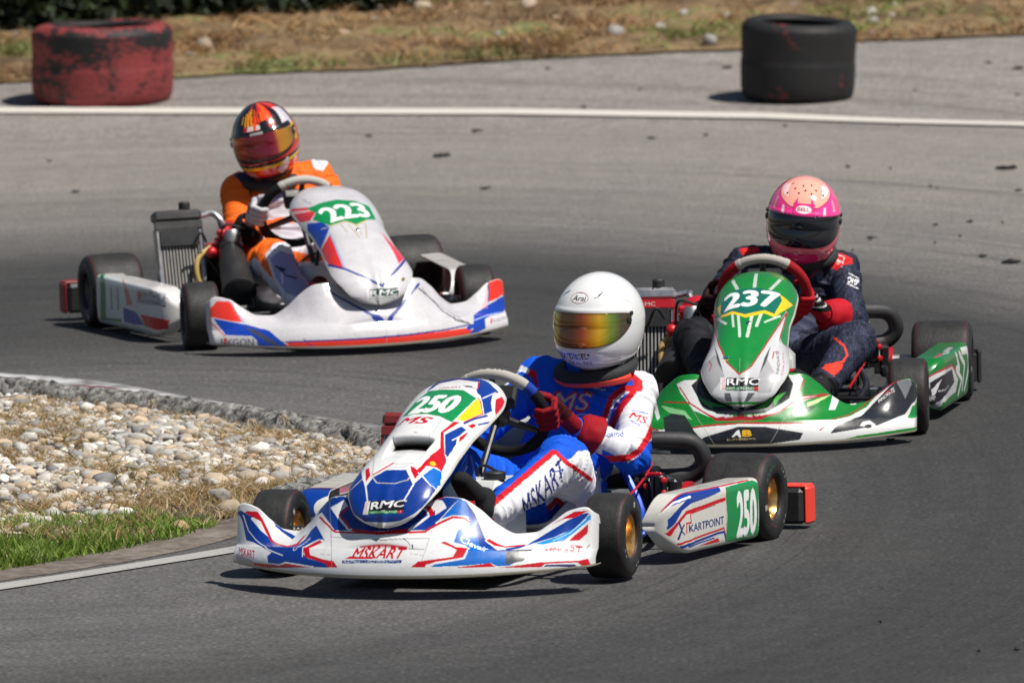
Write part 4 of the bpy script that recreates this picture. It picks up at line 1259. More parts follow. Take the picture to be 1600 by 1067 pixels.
('poly', [(0.373, 0.069), (0.377, 0.084), (0.38, 0.099), (0.399, 0.107), (0.419, 0.115), (0.421, 0.096), (0.424, 0.076), (0.41, 0.072), (0.392, 0.071)], (62, 66, 72)),
('poly', [(0.361, 0.137), (0.377, 0.151), (0.393, 0.164), (0.41, 0.174), (0.422, 0.213), (0.439, 0.235), (0.454, 0.247), (0.47, 0.255), (0.487, 0.258), (0.504, 0.261), (0.52, 0.269), (0.535, 0.273), (0.55, 0.278), (0.566, 0.286), (0.576, 0.289), (0.564, 0.262), (0.55, 0.242), (0.536, 0.223), (0.518, 0.214), (0.499, 0.207), (0.482, 0.2), (0.464, 0.199), (0.447, 0.196), (0.429, 0.191), (0.412, 0.172), (0.398, 0.142), (0.383, 0.125), (0.367, 0.115)], (4, 54, 142)),
('poly', [(0.431, 0.182), (0.448, 0.191), (0.466, 0.196), (0.485, 0.198), (0.503, 0.205), (0.518, 0.214), (0.536, 0.223), (0.55, 0.241), (0.564, 0.259), (0.578, 0.288), (0.578, 0.265), (0.564, 0.24), (0.55, 0.223), (0.538, 0.206), (0.523, 0.188), (0.51, 0.168), (0.497, 0.168), (0.485, 0.17), (0.471, 0.168), (0.459, 0.164), (0.445, 0.172)], (20, 140, 210)),
('line', [(0.483, 0.182), (0.497, 0.19), (0.511, 0.197), (0.525, 0.205), (0.538, 0.223), (0.552, 0.24), (0.566, 0.259)], 0.003, (190, 230, 240)),
('poly', [(0.464, 0.293), (0.48, 0.291), (0.496, 0.288), (0.511, 0.289), (0.531, 0.298), (0.552, 0.293), (0.573, 0.296), (0.553, 0.28), (0.533, 0.271), (0.517, 0.274), (0.499, 0.282), (0.482, 0.287)], (192, 8, 26)),
('poly', [(0.524, 0.166), (0.531, 0.179), (0.538, 0.192), (0.55, 0.207), (0.562, 0.223), (0.574, 0.243), (0.573, 0.221), (0.572, 0.199), (0.562, 0.183), (0.552, 0.167), (0.538, 0.166)], (192, 8, 26)),
('poly', [(0.431, 0.096), (0.445, 0.109), (0.459, 0.124), (0.471, 0.147), (0.486, 0.163), (0.508, 0.159), (0.529, 0.159), (0.548, 0.159), (0.569, 0.161), (0.582, 0.155), (0.583, 0.119), (0.592, 0.084), (0.595, 0.048), (0.574, 0.052), (0.557, 0.054), (0.539, 0.056), (0.522, 0.057), (0.503, 0.059), (0.485, 0.059), (0.467, 0.06), (0.448, 0.061), (0.429, 0.061), (0.41, 0.061), (0.421, 0.078)], (226, 226, 226)),
('text', 'MSKART', (0.4729, 0.0838), (0.5638, 0.0929), 0.0465, (192, 8, 26), {'bold': 0.04, 'shear': 0.025}),
('line', [(0.48, 0.131), (0.5, 0.136), (0.52, 0.139), (0.541, 0.142), (0.552, 0.137), (0.562, 0.132)], 0.004, (192, 8, 26)),
('poly', [(0.375, 0.052), (0.392, 0.054), (0.411, 0.057), (0.429, 0.06), (0.447, 0.062), (0.464, 0.065), (0.483, 0.064), (0.504, 0.064), (0.524, 0.062), (0.543, 0.061), (0.562, 0.059), (0.571, 0.063), (0.58, 0.066), (0.594, 0.023), (0.573, 0.023), (0.557, 0.051), (0.536, 0.053), (0.517, 0.054), (0.497, 0.055), (0.476, 0.055), (0.468, 0.042), (0.45, 0.044), (0.431, 0.046), (0.412, 0.048), (0.393, 0.05)], (192, 8, 26)),
('poly', [(0.473, 0.043), (0.48, 0.052), (0.497, 0.05), (0.515, 0.048), (0.533, 0.045), (0.551, 0.042), (0.559, 0.026), (0.541, 0.03), (0.525, 0.034), (0.508, 0.038), (0.49, 0.041)], (40, 44, 110)),
('poly', [(0.368, 0.111), (0.382, 0.116), (0.396, 0.122), (0.417, 0.124), (0.437, 0.128), (0.431, 0.096), (0.42, 0.084), (0.41, 0.072), (0.392, 0.067), (0.373, 0.062), (0.371, 0.087)], (70, 74, 80)),
('line', [(0.571, 0.119), (0.578, 0.146)], 0.002, (90, 90, 90)),
('line', [(0.57, 0.107), (0.58, 0.119)], 0.0015, (110, 110, 110))]
PANEL_BLUE = [('poly', [(-0.165, 0.148), (-0.165, 0.186), (-0.161, 0.239), (-0.151, 0.276), (-0.145, 0.299), (-0.141, 0.323), (-0.116, 0.285), (-0.099, 0.234), (-0.077, 0.185), (-0.067, 0.211), (-0.06, 0.236), (-0.043, 0.253), (-0.027, 0.273), (-0.004, 0.27), (0.016, 0.273), (0.035, 0.278), (0.054, 0.241), (0.073, 0.203), (0.082, 0.228), (0.092, 0.253), (0.099, 0.276), (0.106, 0.301), (0.122, 0.308), (0.139, 0.323), (0.15, 0.29), (0.151, 0.248), (0.153, 0.208), (0.155, 0.17), (0.157, 0.135), (0.162, 0.107), (0.153, 0.09), (0.146, 0.073), (0.126, 0.055), (0.101, 0.039), (0.068, 0.033), (0.029, 0.03), (-0.008, 0.03), (-0.066, 0.03), (-0.129, 0.032), (-0.135, 0.048), (-0.152, 0.063), (-0.165, 0.081), (-0.165, 0.109)], (4, 54, 142)),
('poly', [(0.092, 0.253), (0.099, 0.276), (0.106, 0.301), (0.122, 0.308), (0.139, 0.323), (0.15, 0.29), (0.151, 0.248), (0.153, 0.208), (0.132, 0.221), (0.111, 0.235)], (0, 100, 190)),
('line', [(-0.116, 0.285), (-0.091, 0.228), (-0.078, 0.186), (-0.071, 0.148), (-0.068, 0.115)], 0.006, (226, 226, 226)),
('line', [(0.039, 0.273), (0.057, 0.236), (0.075, 0.202), (0.073, 0.173), (0.071, 0.145), (0.068, 0.122)], 0.006, (226, 226, 226)),
('line', [(-0.165, 0.189), (-0.137, 0.198), (-0.115, 0.214), (-0.099, 0.234)], 0.004, (226, 226, 226)),
('line', [(0.069, 0.283), (0.083, 0.266), (0.096, 0.248), (0.114, 0.233), (0.133, 0.218), (0.153, 0.208)], 0.004, (226, 226, 226)),
('poly', [(0.075, 0.202), (0.082, 0.224), (0.09, 0.248), (0.098, 0.276), (0.106, 0.303), (0.088, 0.306), (0.081, 0.266), (0.072, 0.231), (0.055, 0.253), (0.038, 0.278), (0.057, 0.238)], (226, 226, 226)),
('poly', [(0.042, 0.298), (0.047, 0.301), (0.062, 0.266), (0.066, 0.284), (0.074, 0.308), (0.081, 0.336), (0.084, 0.361), (0.086, 0.387), (0.095, 0.416), (0.103, 0.446), (0.12, 0.424), (0.136, 0.406), (0.137, 0.366), (0.14, 0.324), (0.122, 0.328), (0.105, 0.32), (0.089, 0.316), (0.084, 0.286), (0.078, 0.258), (0.072, 0.231), (0.052, 0.268)], (192, 8, 26)),
('line', [(-0.066, 0.248), (-0.047, 0.268), (-0.031, 0.291), (-0.014, 0.312)], 0.007, (192, 8, 26)),
('poly', [(-0.145, 0.302), (-0.138, 0.341), (-0.129, 0.375), (-0.124, 0.415), (-0.126, 0.387), (-0.132, 0.36), (-0.139, 0.332)], (150, 16, 56)),
('poly', [(-0.106, 0.296), (-0.094, 0.303), (-0.072, 0.248), (-0.08, 0.211), (-0.09, 0.249)], (192, 8, 26)),
('line', [(-0.106, 0.498), (-0.111, 0.47), (-0.115, 0.443), (-0.114, 0.408), (-0.086, 0.336), (-0.074, 0.286), (-0.065, 0.242), (-0.042, 0.203), (-0.022, 0.201), (-0.002, 0.195), (0.016, 0.198), (0.033, 0.211), (0.051, 0.221), (0.054, 0.243)], 0.0045, (184, 182, 172)),
('line', [(-0.005, 0.305), (0.012, 0.308), (0.029, 0.313), (0.046, 0.318)], 0.0022, (110, 104, 104)),
('line', [(-0.003, 0.285), (0.015, 0.291), (0.034, 0.298)], 0.0022, (110, 104, 104)),
('disc', (-0.133, 0.3553), 0.011, 0.014, (26, 62, 66)),
('poly', [(-0.056, 0.113), (-0.029, 0.115), (-0.002, 0.113), (0.021, 0.115), (0.046, 0.118), (0.071, 0.12), (0.079, 0.095), (0.09, 0.073), (0.059, 0.07), (0.028, 0.068), (-0.0, 0.065), (-0.035, 0.065), (-0.069, 0.065), (-0.06, 0.088)], (22, 22, 24)),
('text', 'RMC', (-0.0553, 0.0827), (0.0747, 0.0952), 0.0268, (240, 240, 240), {'bold': 0.035, 'shear': 0.346}),
('poly', [(-0.067, 0.078), (-0.033, 0.078), (0.001, 0.076), (0.029, 0.08), (0.061, 0.08), (0.066, 0.07), (0.032, 0.068), (0.001, 0.066), (-0.035, 0.068), (-0.072, 0.065)], (10, 130, 62)),
('poly', [(0.061, 0.08), (0.082, 0.083), (0.087, 0.073), (0.066, 0.07)], (204, 24, 30)),
('text', 'SWITZERLAND', (-0.0652, 0.0677), (0.0566, 0.0727), 0.0074, (226, 236, 228), {'bold': 0.0, 'shear': 0.42}),
('poly', [(-0.076, 0.113), (-0.056, 0.113), (-0.062, 0.088), (-0.073, 0.065), (-0.101, 0.065), (-0.085, 0.088)], (228, 224, 220)),
('text', 'ROTAX', (-0.0788, 0.0677), (-0.0637, 0.1103), 0.0112, (190, 30, 40), {'bold': 0.0, 'shear': -0.354}),
('disc', (0.0736, 0.0777), 0.002, 0.003, (230, 230, 230)),
('text', 'MS', (-0.1019, 0.5914), (0.0053, 0.575), 0.0446, (192, 8, 26), {'bold': 0.04, 'shear': 0.351}),
('poly', [(-0.107, 0.657), (-0.096, 0.681), (-0.089, 0.712), (-0.087, 0.75), (-0.077, 0.782), (-0.07, 0.819), (-0.047, 0.816), (-0.027, 0.819), (-0.006, 0.816), (0.014, 0.815), (0.034, 0.817), (0.062, 0.794), (0.089, 0.779), (0.088, 0.742), (0.087, 0.707), (0.087, 0.674), (0.086, 0.642), (0.084, 0.609), (0.061, 0.614), (0.037, 0.627), (0.013, 0.631), (-0.012, 0.639), (-0.032, 0.639), (-0.053, 0.644), (-0.075, 0.643)], (12, 135, 72)),
('poly', [(0.091, 0.779), (0.104, 0.772), (0.118, 0.747), (0.131, 0.727), (0.124, 0.697), (0.118, 0.667), (0.11, 0.641), (0.09, 0.632), (0.091, 0.667), (0.091, 0.702), (0.091, 0.739)], (240, 196, 20)),
('line', [(0.09, 0.787), (0.104, 0.775), (0.12, 0.749), (0.134, 0.729), (0.127, 0.697), (0.12, 0.667), (0.113, 0.639)], 0.0035, (192, 8, 26)),
('text', '250', (-0.078, 0.655), (0.058, 0.655), 0.12, (235, 235, 235), {'bold': 0.075}),
('poly', [(-0.075, 0.813), (-0.078, 0.853), (-0.092, 0.91), (-0.083, 0.927), (-0.073, 0.942), (-0.058, 0.95), (-0.033, 0.952), (-0.008, 0.952), (0.018, 0.952), (0.048, 0.947), (0.079, 0.929), (0.107, 0.897), (0.132, 0.888), (0.118, 0.838), (0.108, 0.802), (0.094, 0.805), (0.081, 0.81), (0.07, 0.829), (0.065, 0.861), (0.058, 0.904), (0.035, 0.903), (0.012, 0.908), (-0.015, 0.918), (-0.029, 0.903), (-0.044, 0.891), (-0.063, 0.886), (-0.065, 0.843)], (4, 54, 142)),
('line', [(-0.064, 0.883), (-0.045, 0.891), (-0.03, 0.904), (-0.016, 0.921), (0.01, 0.909), (0.034, 0.901), (0.056, 0.9), (0.07, 0.842), (0.056, 0.838)], 0.004, (192, 8, 26)),
('text', 'MSKART', (-0.0387, 0.8239), (0.023, 0.8312), 0.015, (170, 20, 60), {'bold': 0.02, 'shear': -0.08}),
('poly', [(0.021, 0.854), (0.036, 0.852), (0.05, 0.852), (0.054, 0.842), (0.036, 0.84)], (70, 70, 72)),
('poly', [(0.087, 0.812), (0.103, 0.825), (0.118, 0.845), (0.123, 0.822), (0.129, 0.802), (0.138, 0.787), (0.146, 0.777), (0.142, 0.754), (0.138, 0.733), (0.123, 0.754), (0.106, 0.782)], (4, 54, 142)),
('line', [(0.103, 0.795), (0.112, 0.83), (0.124, 0.87)], 0.0035, (226, 226, 226)),
('poly', [(0.133, 0.832), (0.145, 0.881), (0.156, 0.878), (0.165, 0.874), (0.165, 0.838), (0.165, 0.816), (0.165, 0.793), (0.164, 0.769), (0.157, 0.78), (0.149, 0.792), (0.141, 0.811)], (192, 8, 26)),
('line', [(0.116, 0.634), (0.122, 0.659), (0.128, 0.684), (0.136, 0.71), (0.144, 0.739)], 0.006, (4, 54, 142)),
('poly', [(0.127, 0.637), (0.135, 0.665), (0.143, 0.667), (0.141, 0.644)], (192, 8, 26)),
('line', [(0.145, 0.677), (0.153, 0.707), (0.161, 0.738), (0.165, 0.768), (0.165, 0.796)], 0.004, (4, 54, 142)),
('poly', [(0.087, 0.617), (0.104, 0.629), (0.098, 0.599), (0.09, 0.569), (0.082, 0.538), (0.098, 0.497), (0.112, 0.459), (0.124, 0.424), (0.135, 0.407), (0.137, 0.377), (0.138, 0.346), (0.124, 0.348), (0.112, 0.356), (0.099, 0.368), (0.082, 0.341), (0.081, 0.307), (0.078, 0.273), (0.075, 0.252), (0.071, 0.231), (0.059, 0.256), (0.047, 0.283), (0.052, 0.298), (0.069, 0.279), (0.074, 0.31), (0.078, 0.341), (0.086, 0.375), (0.094, 0.411), (0.101, 0.448), (0.088, 0.489), (0.073, 0.534), (0.078, 0.561), (0.083, 0.589)], (192, 8, 26)),
('poly', [(0.09, 0.529), (0.098, 0.558), (0.107, 0.586), (0.115, 0.614), (0.133, 0.619), (0.129, 0.586), (0.126, 0.55), (0.134, 0.521), (0.135, 0.476), (0.134, 0.428), (0.123, 0.431), (0.114, 0.463), (0.102, 0.496)], (4, 54, 142)),
('line', [(0.118, 0.523), (0.124, 0.546), (0.129, 0.571)], 0.003, (226, 226, 226)),
('poly', [(0.13, 0.565), (0.135, 0.596), (0.14, 0.624), (0.141, 0.602), (0.141, 0.576), (0.137, 0.542)], (192, 8, 26)),
('poly', [(0.092, 0.258), (0.102, 0.286), (0.112, 0.318), (0.136, 0.321), (0.147, 0.282), (0.159, 0.243), (0.146, 0.226), (0.132, 0.214), (0.111, 0.235)], (0, 100, 190)),
('line', [(0.074, 0.268), (0.09, 0.251), (0.11, 0.231), (0.132, 0.214)], 0.004, (226, 226, 226)),
('line', [(0.046, 0.619), (0.05, 0.574), (0.052, 0.528), (0.053, 0.501), (0.052, 0.476)], 0.0018, (150, 150, 148)),
('disc', (0.1041, 0.3404), 0.0098, 0.0125, (240, 196, 20)),
('line', [(0.091, 0.335), (0.113, 0.35)], 0.002, (150, 110, 30)),
('line', [(0.096, 0.325), (0.115, 0.338)], 0.002, (150, 110, 30))]
POD_BLUE = [('poly', [(0.013, 0.219), (0.016, 0.219), (0.027, 0.219), (0.039, 0.219), (0.059, 0.219), (0.09, 0.219), (0.142, 0.219), (0.213, 0.218), (0.273, 0.213), (0.34, 0.211), (0.408, 0.208), (0.398, 0.191), (0.335, 0.187), (0.273, 0.184), (0.216, 0.182), (0.159, 0.18), (0.106, 0.178), (0.079, 0.173), (0.059, 0.169), (0.043, 0.15), (0.029, 0.124), (0.021, 0.11), (0.013, 0.089), (0.015, 0.13), (0.016, 0.16), (0.031, 0.175), (0.05, 0.185), (0.079, 0.192), (0.051, 0.196), (0.033, 0.204), (0.022, 0.213)], (4, 54, 142)),
('line', [(0.011, 0.215), (0.019, 0.212), (0.029, 0.21), (0.044, 0.209), (0.058, 0.203), (0.081, 0.198), (0.115, 0.196)], 0.007, (226, 226, 226)),
('line', [(0.016, 0.053), (0.026, 0.1), (0.039, 0.127), (0.056, 0.144), (0.078, 0.157), (0.134, 0.158), (0.209, 0.16), (0.284, 0.163), (0.359, 0.166), (0.434, 0.168)], 0.011, (192, 8, 26)),
('line', [(0.016, 0.219), (0.028, 0.219), (0.043, 0.219), (0.063, 0.219), (0.095, 0.219), (0.133, 0.212), (0.202, 0.211), (0.27, 0.21), (0.34, 0.209), (0.41, 0.208), (0.48, 0.207), (0.55, 0.207), (0.621, 0.206), (0.692, 0.205)], 0.006, (192, 8, 26)),
('text', 'KARTPOINT', (0.0908, 0.0898), (0.4175, 0.0924), 0.0289, (22, 40, 110), {'bold': 0.04, 'shear': 0.024}),
('line', [(0.045, 0.131), (0.055, 0.099), (0.049, 0.076), (0.043, 0.05)], 0.007, (22, 40, 110)),
('line', [(0.065, 0.119), (0.053, 0.096), (0.068, 0.079)], 0.006, (22, 40, 110)),
('line', [(0.078, 0.086), (0.078, 0.106), (0.078, 0.123), (0.106, 0.123), (0.104, 0.148)], 0.007, (192, 8, 26)),
('line', [(0.16, 0.153), (0.219, 0.155), (0.278, 0.157), (0.338, 0.159)], 0.004, (150, 120, 120)),
('line', [(0.123, 0.157), (0.122, 0.147)], 0.003, (192, 8, 26)),
('line', [(0.108, 0.152), (0.141, 0.153)], 0.003, (192, 8, 26)),
('line', [(0.114, 0.15), (0.169, 0.153), (0.225, 0.156), (0.282, 0.159), (0.338, 0.163)], 0.003, (192, 8, 26)),
('line', [(0.044, 0.028), (0.075, 0.049), (0.126, 0.061), (0.198, 0.065), (0.271, 0.069), (0.345, 0.072), (0.418, 0.076), (0.434, 0.051), (0.455, 0.027)], 0.008, (192, 8, 26)),
('line', [(0.058, 0.023), (0.091, 0.04), (0.15, 0.048), (0.219, 0.052), (0.288, 0.056), (0.357, 0.061), (0.42, 0.061), (0.432, 0.041), (0.452, 0.023)], 0.01, (4, 54, 142)),
('line', [(0.092, 0.032), (0.144, 0.038), (0.205, 0.041), (0.266, 0.043), (0.328, 0.046)], 0.006, (4, 54, 142)),
('poly', [(0.174, 0.029), (0.236, 0.034), (0.299, 0.038), (0.362, 0.043), (0.383, 0.028), (0.313, 0.028), (0.243, 0.029)], (192, 8, 26)),
('poly', [(0.455, 0.199), (0.52, 0.2), (0.586, 0.201), (0.652, 0.202), (0.718, 0.202), (0.76, 0.19), (0.76, 0.168), (0.758, 0.146), (0.755, 0.123), (0.754, 0.095), (0.755, 0.064), (0.759, 0.034), (0.76, 0.012), (0.718, 0.004), (0.642, 0.004), (0.535, 0.017), (0.448, 0.023), (0.443, 0.047), (0.445, 0.072), (0.448, 0.096), (0.452, 0.119), (0.449, 0.141), (0.446, 0.16), (0.444, 0.18)], (12, 135, 72)),
('line', [(0.458, 0.199), (0.445, 0.176), (0.446, 0.153), (0.447, 0.13), (0.443, 0.106), (0.441, 0.079), (0.441, 0.051), (0.447, 0.025)], 0.003, (120, 30, 30)),
('text', '250', (0.55, 0.034), (0.738, 0.034), 0.15, (235, 235, 235), {'bold': 0.06}),
('text', 'Kartpoint.ch', (0.6398, 0.0241), (0.7296, 0.0208), 0.0055, (220, 220, 220), {'bold': 0.0, 'shear': -0.6})]
NOSE_GREEN = [('poly', [(-0.351, 0.081), (-0.323, 0.083), (-0.295, 0.086), (-0.266, 0.088), (-0.238, 0.089), (-0.21, 0.091), (-0.182, 0.092), (-0.156, 0.094), (-0.129, 0.096), (-0.103, 0.098), (-0.077, 0.1), (-0.051, 0.101), (-0.024, 0.102), (0.002, 0.104), (0.028, 0.104), (0.055, 0.104), (0.081, 0.105), (0.108, 0.105), (0.134, 0.105), (0.16, 0.104), (0.186, 0.104), (0.211, 0.102), (0.235, 0.101), (0.259, 0.099), (0.283, 0.096), (0.307, 0.094), (0.331, 0.092), (0.351, 0.109), (0.37, 0.146), (0.389, 0.197), (0.391, 0.111), (0.392, 0.076), (0.391, 0.038), (0.366, 0.033), (0.34, 0.028), (0.314, 0.023), (0.288, 0.02), (0.261, 0.02), (0.236, 0.02), (0.21, 0.02), (0.184, 0.02), (0.157, 0.02), (0.131, 0.02), (0.105, 0.02), (0.079, 0.02), (0.052, 0.02), (0.028, 0.02), (0.002, 0.02), (-0.026, 0.02), (-0.054, 0.02), (-0.082, 0.02), (-0.11, 0.02), (-0.138, 0.02), (-0.166, 0.02), (-0.194, 0.02), (-0.224, 0.02), (-0.248, 0.02), (-0.274, 0.02), (-0.3, 0.02), (-0.326, 0.025), (-0.351, 0.031), (-0.351, 0.057)], (214, 214, 212)),
('line', [(-0.321, 0.094), (-0.303, 0.088), (-0.286, 0.083)], 0.006, (170, 26, 34)),
('line', [(-0.182, 0.092), (-0.154, 0.096), (-0.125, 0.1), (-0.097, 0.103), (-0.073, 0.104), (-0.048, 0.105), (-0.023, 0.106), (0.002, 0.106), (0.028, 0.107), (0.055, 0.107), (0.081, 0.107), (0.108, 0.107), (0.134, 0.107), (0.16, 0.107), (0.186, 0.107), (0.212, 0.105), (0.239, 0.103), (0.266, 0.102), (0.293, 0.099), (0.319, 0.097)], 0.006, (170, 26, 34)),
('poly', [(-0.16, 0.038), (-0.141, 0.048), (-0.122, 0.059), (-0.099, 0.067), (-0.076, 0.074), (-0.053, 0.081), (-0.031, 0.087), (-0.008, 0.094), (0.017, 0.094), (0.041, 0.093), (0.064, 0.093), (0.088, 0.093), (0.113, 0.088), (0.139, 0.084), (0.163, 0.079), (0.188, 0.074), (0.214, 0.068), (0.203, 0.042), (0.177, 0.039), (0.151, 0.036), (0.126, 0.033), (0.1, 0.03), (0.074, 0.029), (0.047, 0.028), (0.02, 0.026), (-0.006, 0.025), (-0.032, 0.024), (-0.059, 0.022), (-0.086, 0.02), (-0.11, 0.026), (-0.135, 0.032)], (26, 27, 30)),
('poly', [(-0.225, 0.281), (-0.211, 0.282), (-0.196, 0.286), (-0.174, 0.283), (-0.152, 0.284), (-0.158, 0.266), (-0.163, 0.25), (-0.154, 0.222), (-0.144, 0.194), (-0.134, 0.167), (-0.116, 0.153), (-0.097, 0.14), (-0.08, 0.129), (-0.052, 0.124), (-0.025, 0.121), (0.002, 0.12), (0.023, 0.121), (0.045, 0.122), (0.066, 0.126), (0.087, 0.131), (0.107, 0.146), (0.127, 0.163), (0.146, 0.18), (0.165, 0.198), (0.171, 0.229), (0.177, 0.261), (0.168, 0.28), (0.159, 0.3), (0.177, 0.3), (0.195, 0.302), (0.21, 0.289), (0.202, 0.262), (0.193, 0.234), (0.184, 0.207), (0.208, 0.214), (0.232, 0.225), (0.256, 0.244), (0.279, 0.271), (0.258, 0.239), (0.238, 0.217), (0.218, 0.2), (0.197, 0.187), (0.172, 0.169), (0.148, 0.152), (0.124, 0.138), (0.1, 0.129), (0.075, 0.122), (0.051, 0.119), (0.026, 0.118), (0.001, 0.118), (-0.02, 0.118), (-0.042, 0.119), (-0.064, 0.119), (-0.085, 0.12), (-0.111, 0.127), (-0.136, 0.14), (-0.162, 0.154), (-0.178, 0.181), (-0.195, 0.209), (-0.211, 0.237), (-0.218, 0.259)], (214, 214, 212)),
('line', [(-0.27, 0.231), (-0.24, 0.21), (-0.211, 0.197), (-0.181, 0.19), (-0.157, 0.168), (-0.134, 0.148), (-0.109, 0.13), (-0.086, 0.12), (-0.064, 0.119), (-0.042, 0.118), (-0.02, 0.118), (0.001, 0.117), (0.026, 0.118), (0.051, 0.119), (0.077, 0.122), (0.104, 0.129), (0.13, 0.138), (0.148, 0.155), (0.166, 0.172), (0.184, 0.192), (0.211, 0.203), (0.238, 0.221), (0.265, 0.247), (0.29, 0.288)], 0.005, (170, 26, 34)),
('line', [(-0.214, 0.261), (-0.2, 0.234), (-0.188, 0.209), (-0.175, 0.184)], 0.004, (170, 26, 34)),
('line', [(0.214, 0.282), (0.205, 0.256), (0.195, 0.231), (0.185, 0.207), (0.211, 0.215), (0.237, 0.229), (0.262, 0.25), (0.288, 0.287)], 0.004, (170, 26, 34)),
('poly', [(-0.174, 0.26), (-0.163, 0.271), (-0.153, 0.285), (-0.125, 0.297), (-0.098, 0.306), (-0.07, 0.306), (-0.041, 0.306), (-0.014, 0.306), (0.017, 0.306), (0.045, 0.306), (0.074, 0.306), (0.102, 0.306), (0.13, 0.306), (0.158, 0.3), (0.167, 0.28), (0.177, 0.261), (0.17, 0.229), (0.164, 0.197), (0.145, 0.181), (0.126, 0.165), (0.107, 0.148), (0.087, 0.133), (0.066, 0.128), (0.045, 0.124), (0.023, 0.122), (0.002, 0.12), (-0.025, 0.122), (-0.052, 0.124), (-0.08, 0.13), (-0.097, 0.141), (-0.116, 0.155), (-0.134, 0.169), (-0.147, 0.198), (-0.16, 0.228)], (26, 27, 30)),
('poly', [(-0.153, 0.215), (-0.135, 0.201), (-0.118, 0.187), (-0.092, 0.171), (-0.067, 0.155), (-0.043, 0.141), (-0.071, 0.149), (-0.099, 0.16), (-0.094, 0.144), (-0.113, 0.163), (-0.131, 0.181), (-0.142, 0.198)], (40, 150, 60)),
('poly', [(0.081, 0.145), (0.066, 0.14), (0.05, 0.136), (0.069, 0.152), (0.087, 0.172), (0.104, 0.193), (0.129, 0.211), (0.154, 0.225), (0.142, 0.206), (0.129, 0.188), (0.115, 0.159), (0.111, 0.182), (0.096, 0.163)], (60, 160, 60)),
('poly', [(-0.043, 0.156), (-0.024, 0.136), (-0.001, 0.131), (-0.015, 0.138), (-0.029, 0.146)], (214, 214, 212)),
('poly', [(0.011, 0.131), (0.032, 0.149), (0.055, 0.169), (0.038, 0.143), (0.024, 0.136)], (214, 214, 212)),
('poly', [(-0.282, 0.223), (-0.252, 0.193), (-0.223, 0.173), (-0.193, 0.16), (-0.181, 0.14), (-0.167, 0.123), (-0.195, 0.134), (-0.223, 0.148), (-0.251, 0.166), (-0.267, 0.191)], (130, 190, 130)),
('poly', [(-0.312, 0.264), (-0.295, 0.244), (-0.288, 0.192), (-0.281, 0.145), (-0.291, 0.128), (-0.302, 0.192)], (214, 214, 212)),
('poly', [(0.223, 0.193), (0.244, 0.211), (0.263, 0.233), (0.282, 0.264), (0.301, 0.306), (0.282, 0.252), (0.261, 0.21), (0.244, 0.192), (0.226, 0.176)], (190, 215, 150)),
('line', [(0.17, 0.131), (0.181, 0.145), (0.191, 0.16), (0.21, 0.166), (0.228, 0.172), (0.247, 0.182), (0.23, 0.159), (0.212, 0.14)], 0.006, (26, 27, 30)),
('line', [(-0.178, 0.179), (-0.162, 0.149), (-0.146, 0.124), (-0.13, 0.101), (-0.115, 0.076), (-0.1, 0.05), (-0.085, 0.024)], 0.0016, (150, 150, 148)),
('line', [(0.184, 0.188), (0.171, 0.159), (0.158, 0.132), (0.144, 0.111), (0.131, 0.086), (0.118, 0.06), (0.104, 0.035)], 0.0016, (150, 150, 148)),
('poly', [(-0.27, 0.143), (-0.254, 0.151), (-0.239, 0.158), (-0.216, 0.149), (-0.193, 0.142), (-0.182, 0.122), (-0.17, 0.103), (-0.16, 0.083), (-0.145, 0.065), (-0.13, 0.046), (-0.116, 0.027), (-0.142, 0.026), (-0.167, 0.024), (-0.191, 0.022), (-0.214, 0.036), (-0.238, 0.05), (-0.261, 0.065), (-0.263, 0.088), (-0.266, 0.111)], (38, 44, 42)),
('text', 'A', (-0.0271, 0.0582), (0.0031, 0.0575), 0.0242, (225, 225, 225), {'bold': 0.08, 'shear': 0.265}),
('text', 'B', (0.0096, 0.0594), (0.0403, 0.06), 0.0229, (222, 170, 30), {'bold': 0.08, 'shear': 0.019}),
('text', 'BAUUNTERNEHMUNG', (-0.0446, 0.0444), (0.0553, 0.0471), 0.0081, (190, 170, 120), {'bold': 0.0, 'shear': 0.027}),
('poly', [(0.263, 0.066), (0.28, 0.086), (0.296, 0.106), (0.323, 0.115), (0.347, 0.133), (0.373, 0.16), (0.389, 0.193), (0.405, 0.223), (0.422, 0.246), (0.436, 0.284), (0.454, 0.301), (0.472, 0.306), (0.491, 0.306), (0.51, 0.306), (0.528, 0.306), (0.538, 0.306), (0.549, 0.306), (0.565, 0.306), (0.572, 0.306), (0.576, 0.306), (0.584, 0.306), (0.608, 0.306), (0.611, 0.277), (0.611, 0.234), (0.611, 0.189), (0.611, 0.143), (0.611, 0.094), (0.611, 0.044), (0.585, 0.048), (0.56, 0.048), (0.536, 0.047), (0.513, 0.046), (0.489, 0.045), (0.464, 0.043), (0.437, 0.043), (0.41, 0.041), (0.382, 0.04), (0.355, 0.038), (0.328, 0.036), (0.3, 0.034), (0.272, 0.032), (0.245, 0.029), (0.217, 0.027), (0.232, 0.04), (0.247, 0.053)], (214, 214, 212)),
('line', [(0.272, 0.077), (0.29, 0.095), (0.309, 0.114), (0.33, 0.129), (0.351, 0.156), (0.371, 0.182), (0.391, 0.225), (0.41, 0.263), (0.424, 0.302), (0.443, 0.305), (0.461, 0.306), (0.479, 0.306), (0.499, 0.306), (0.519, 0.306), (0.538, 0.306)], 0.006, (170, 26, 34)),
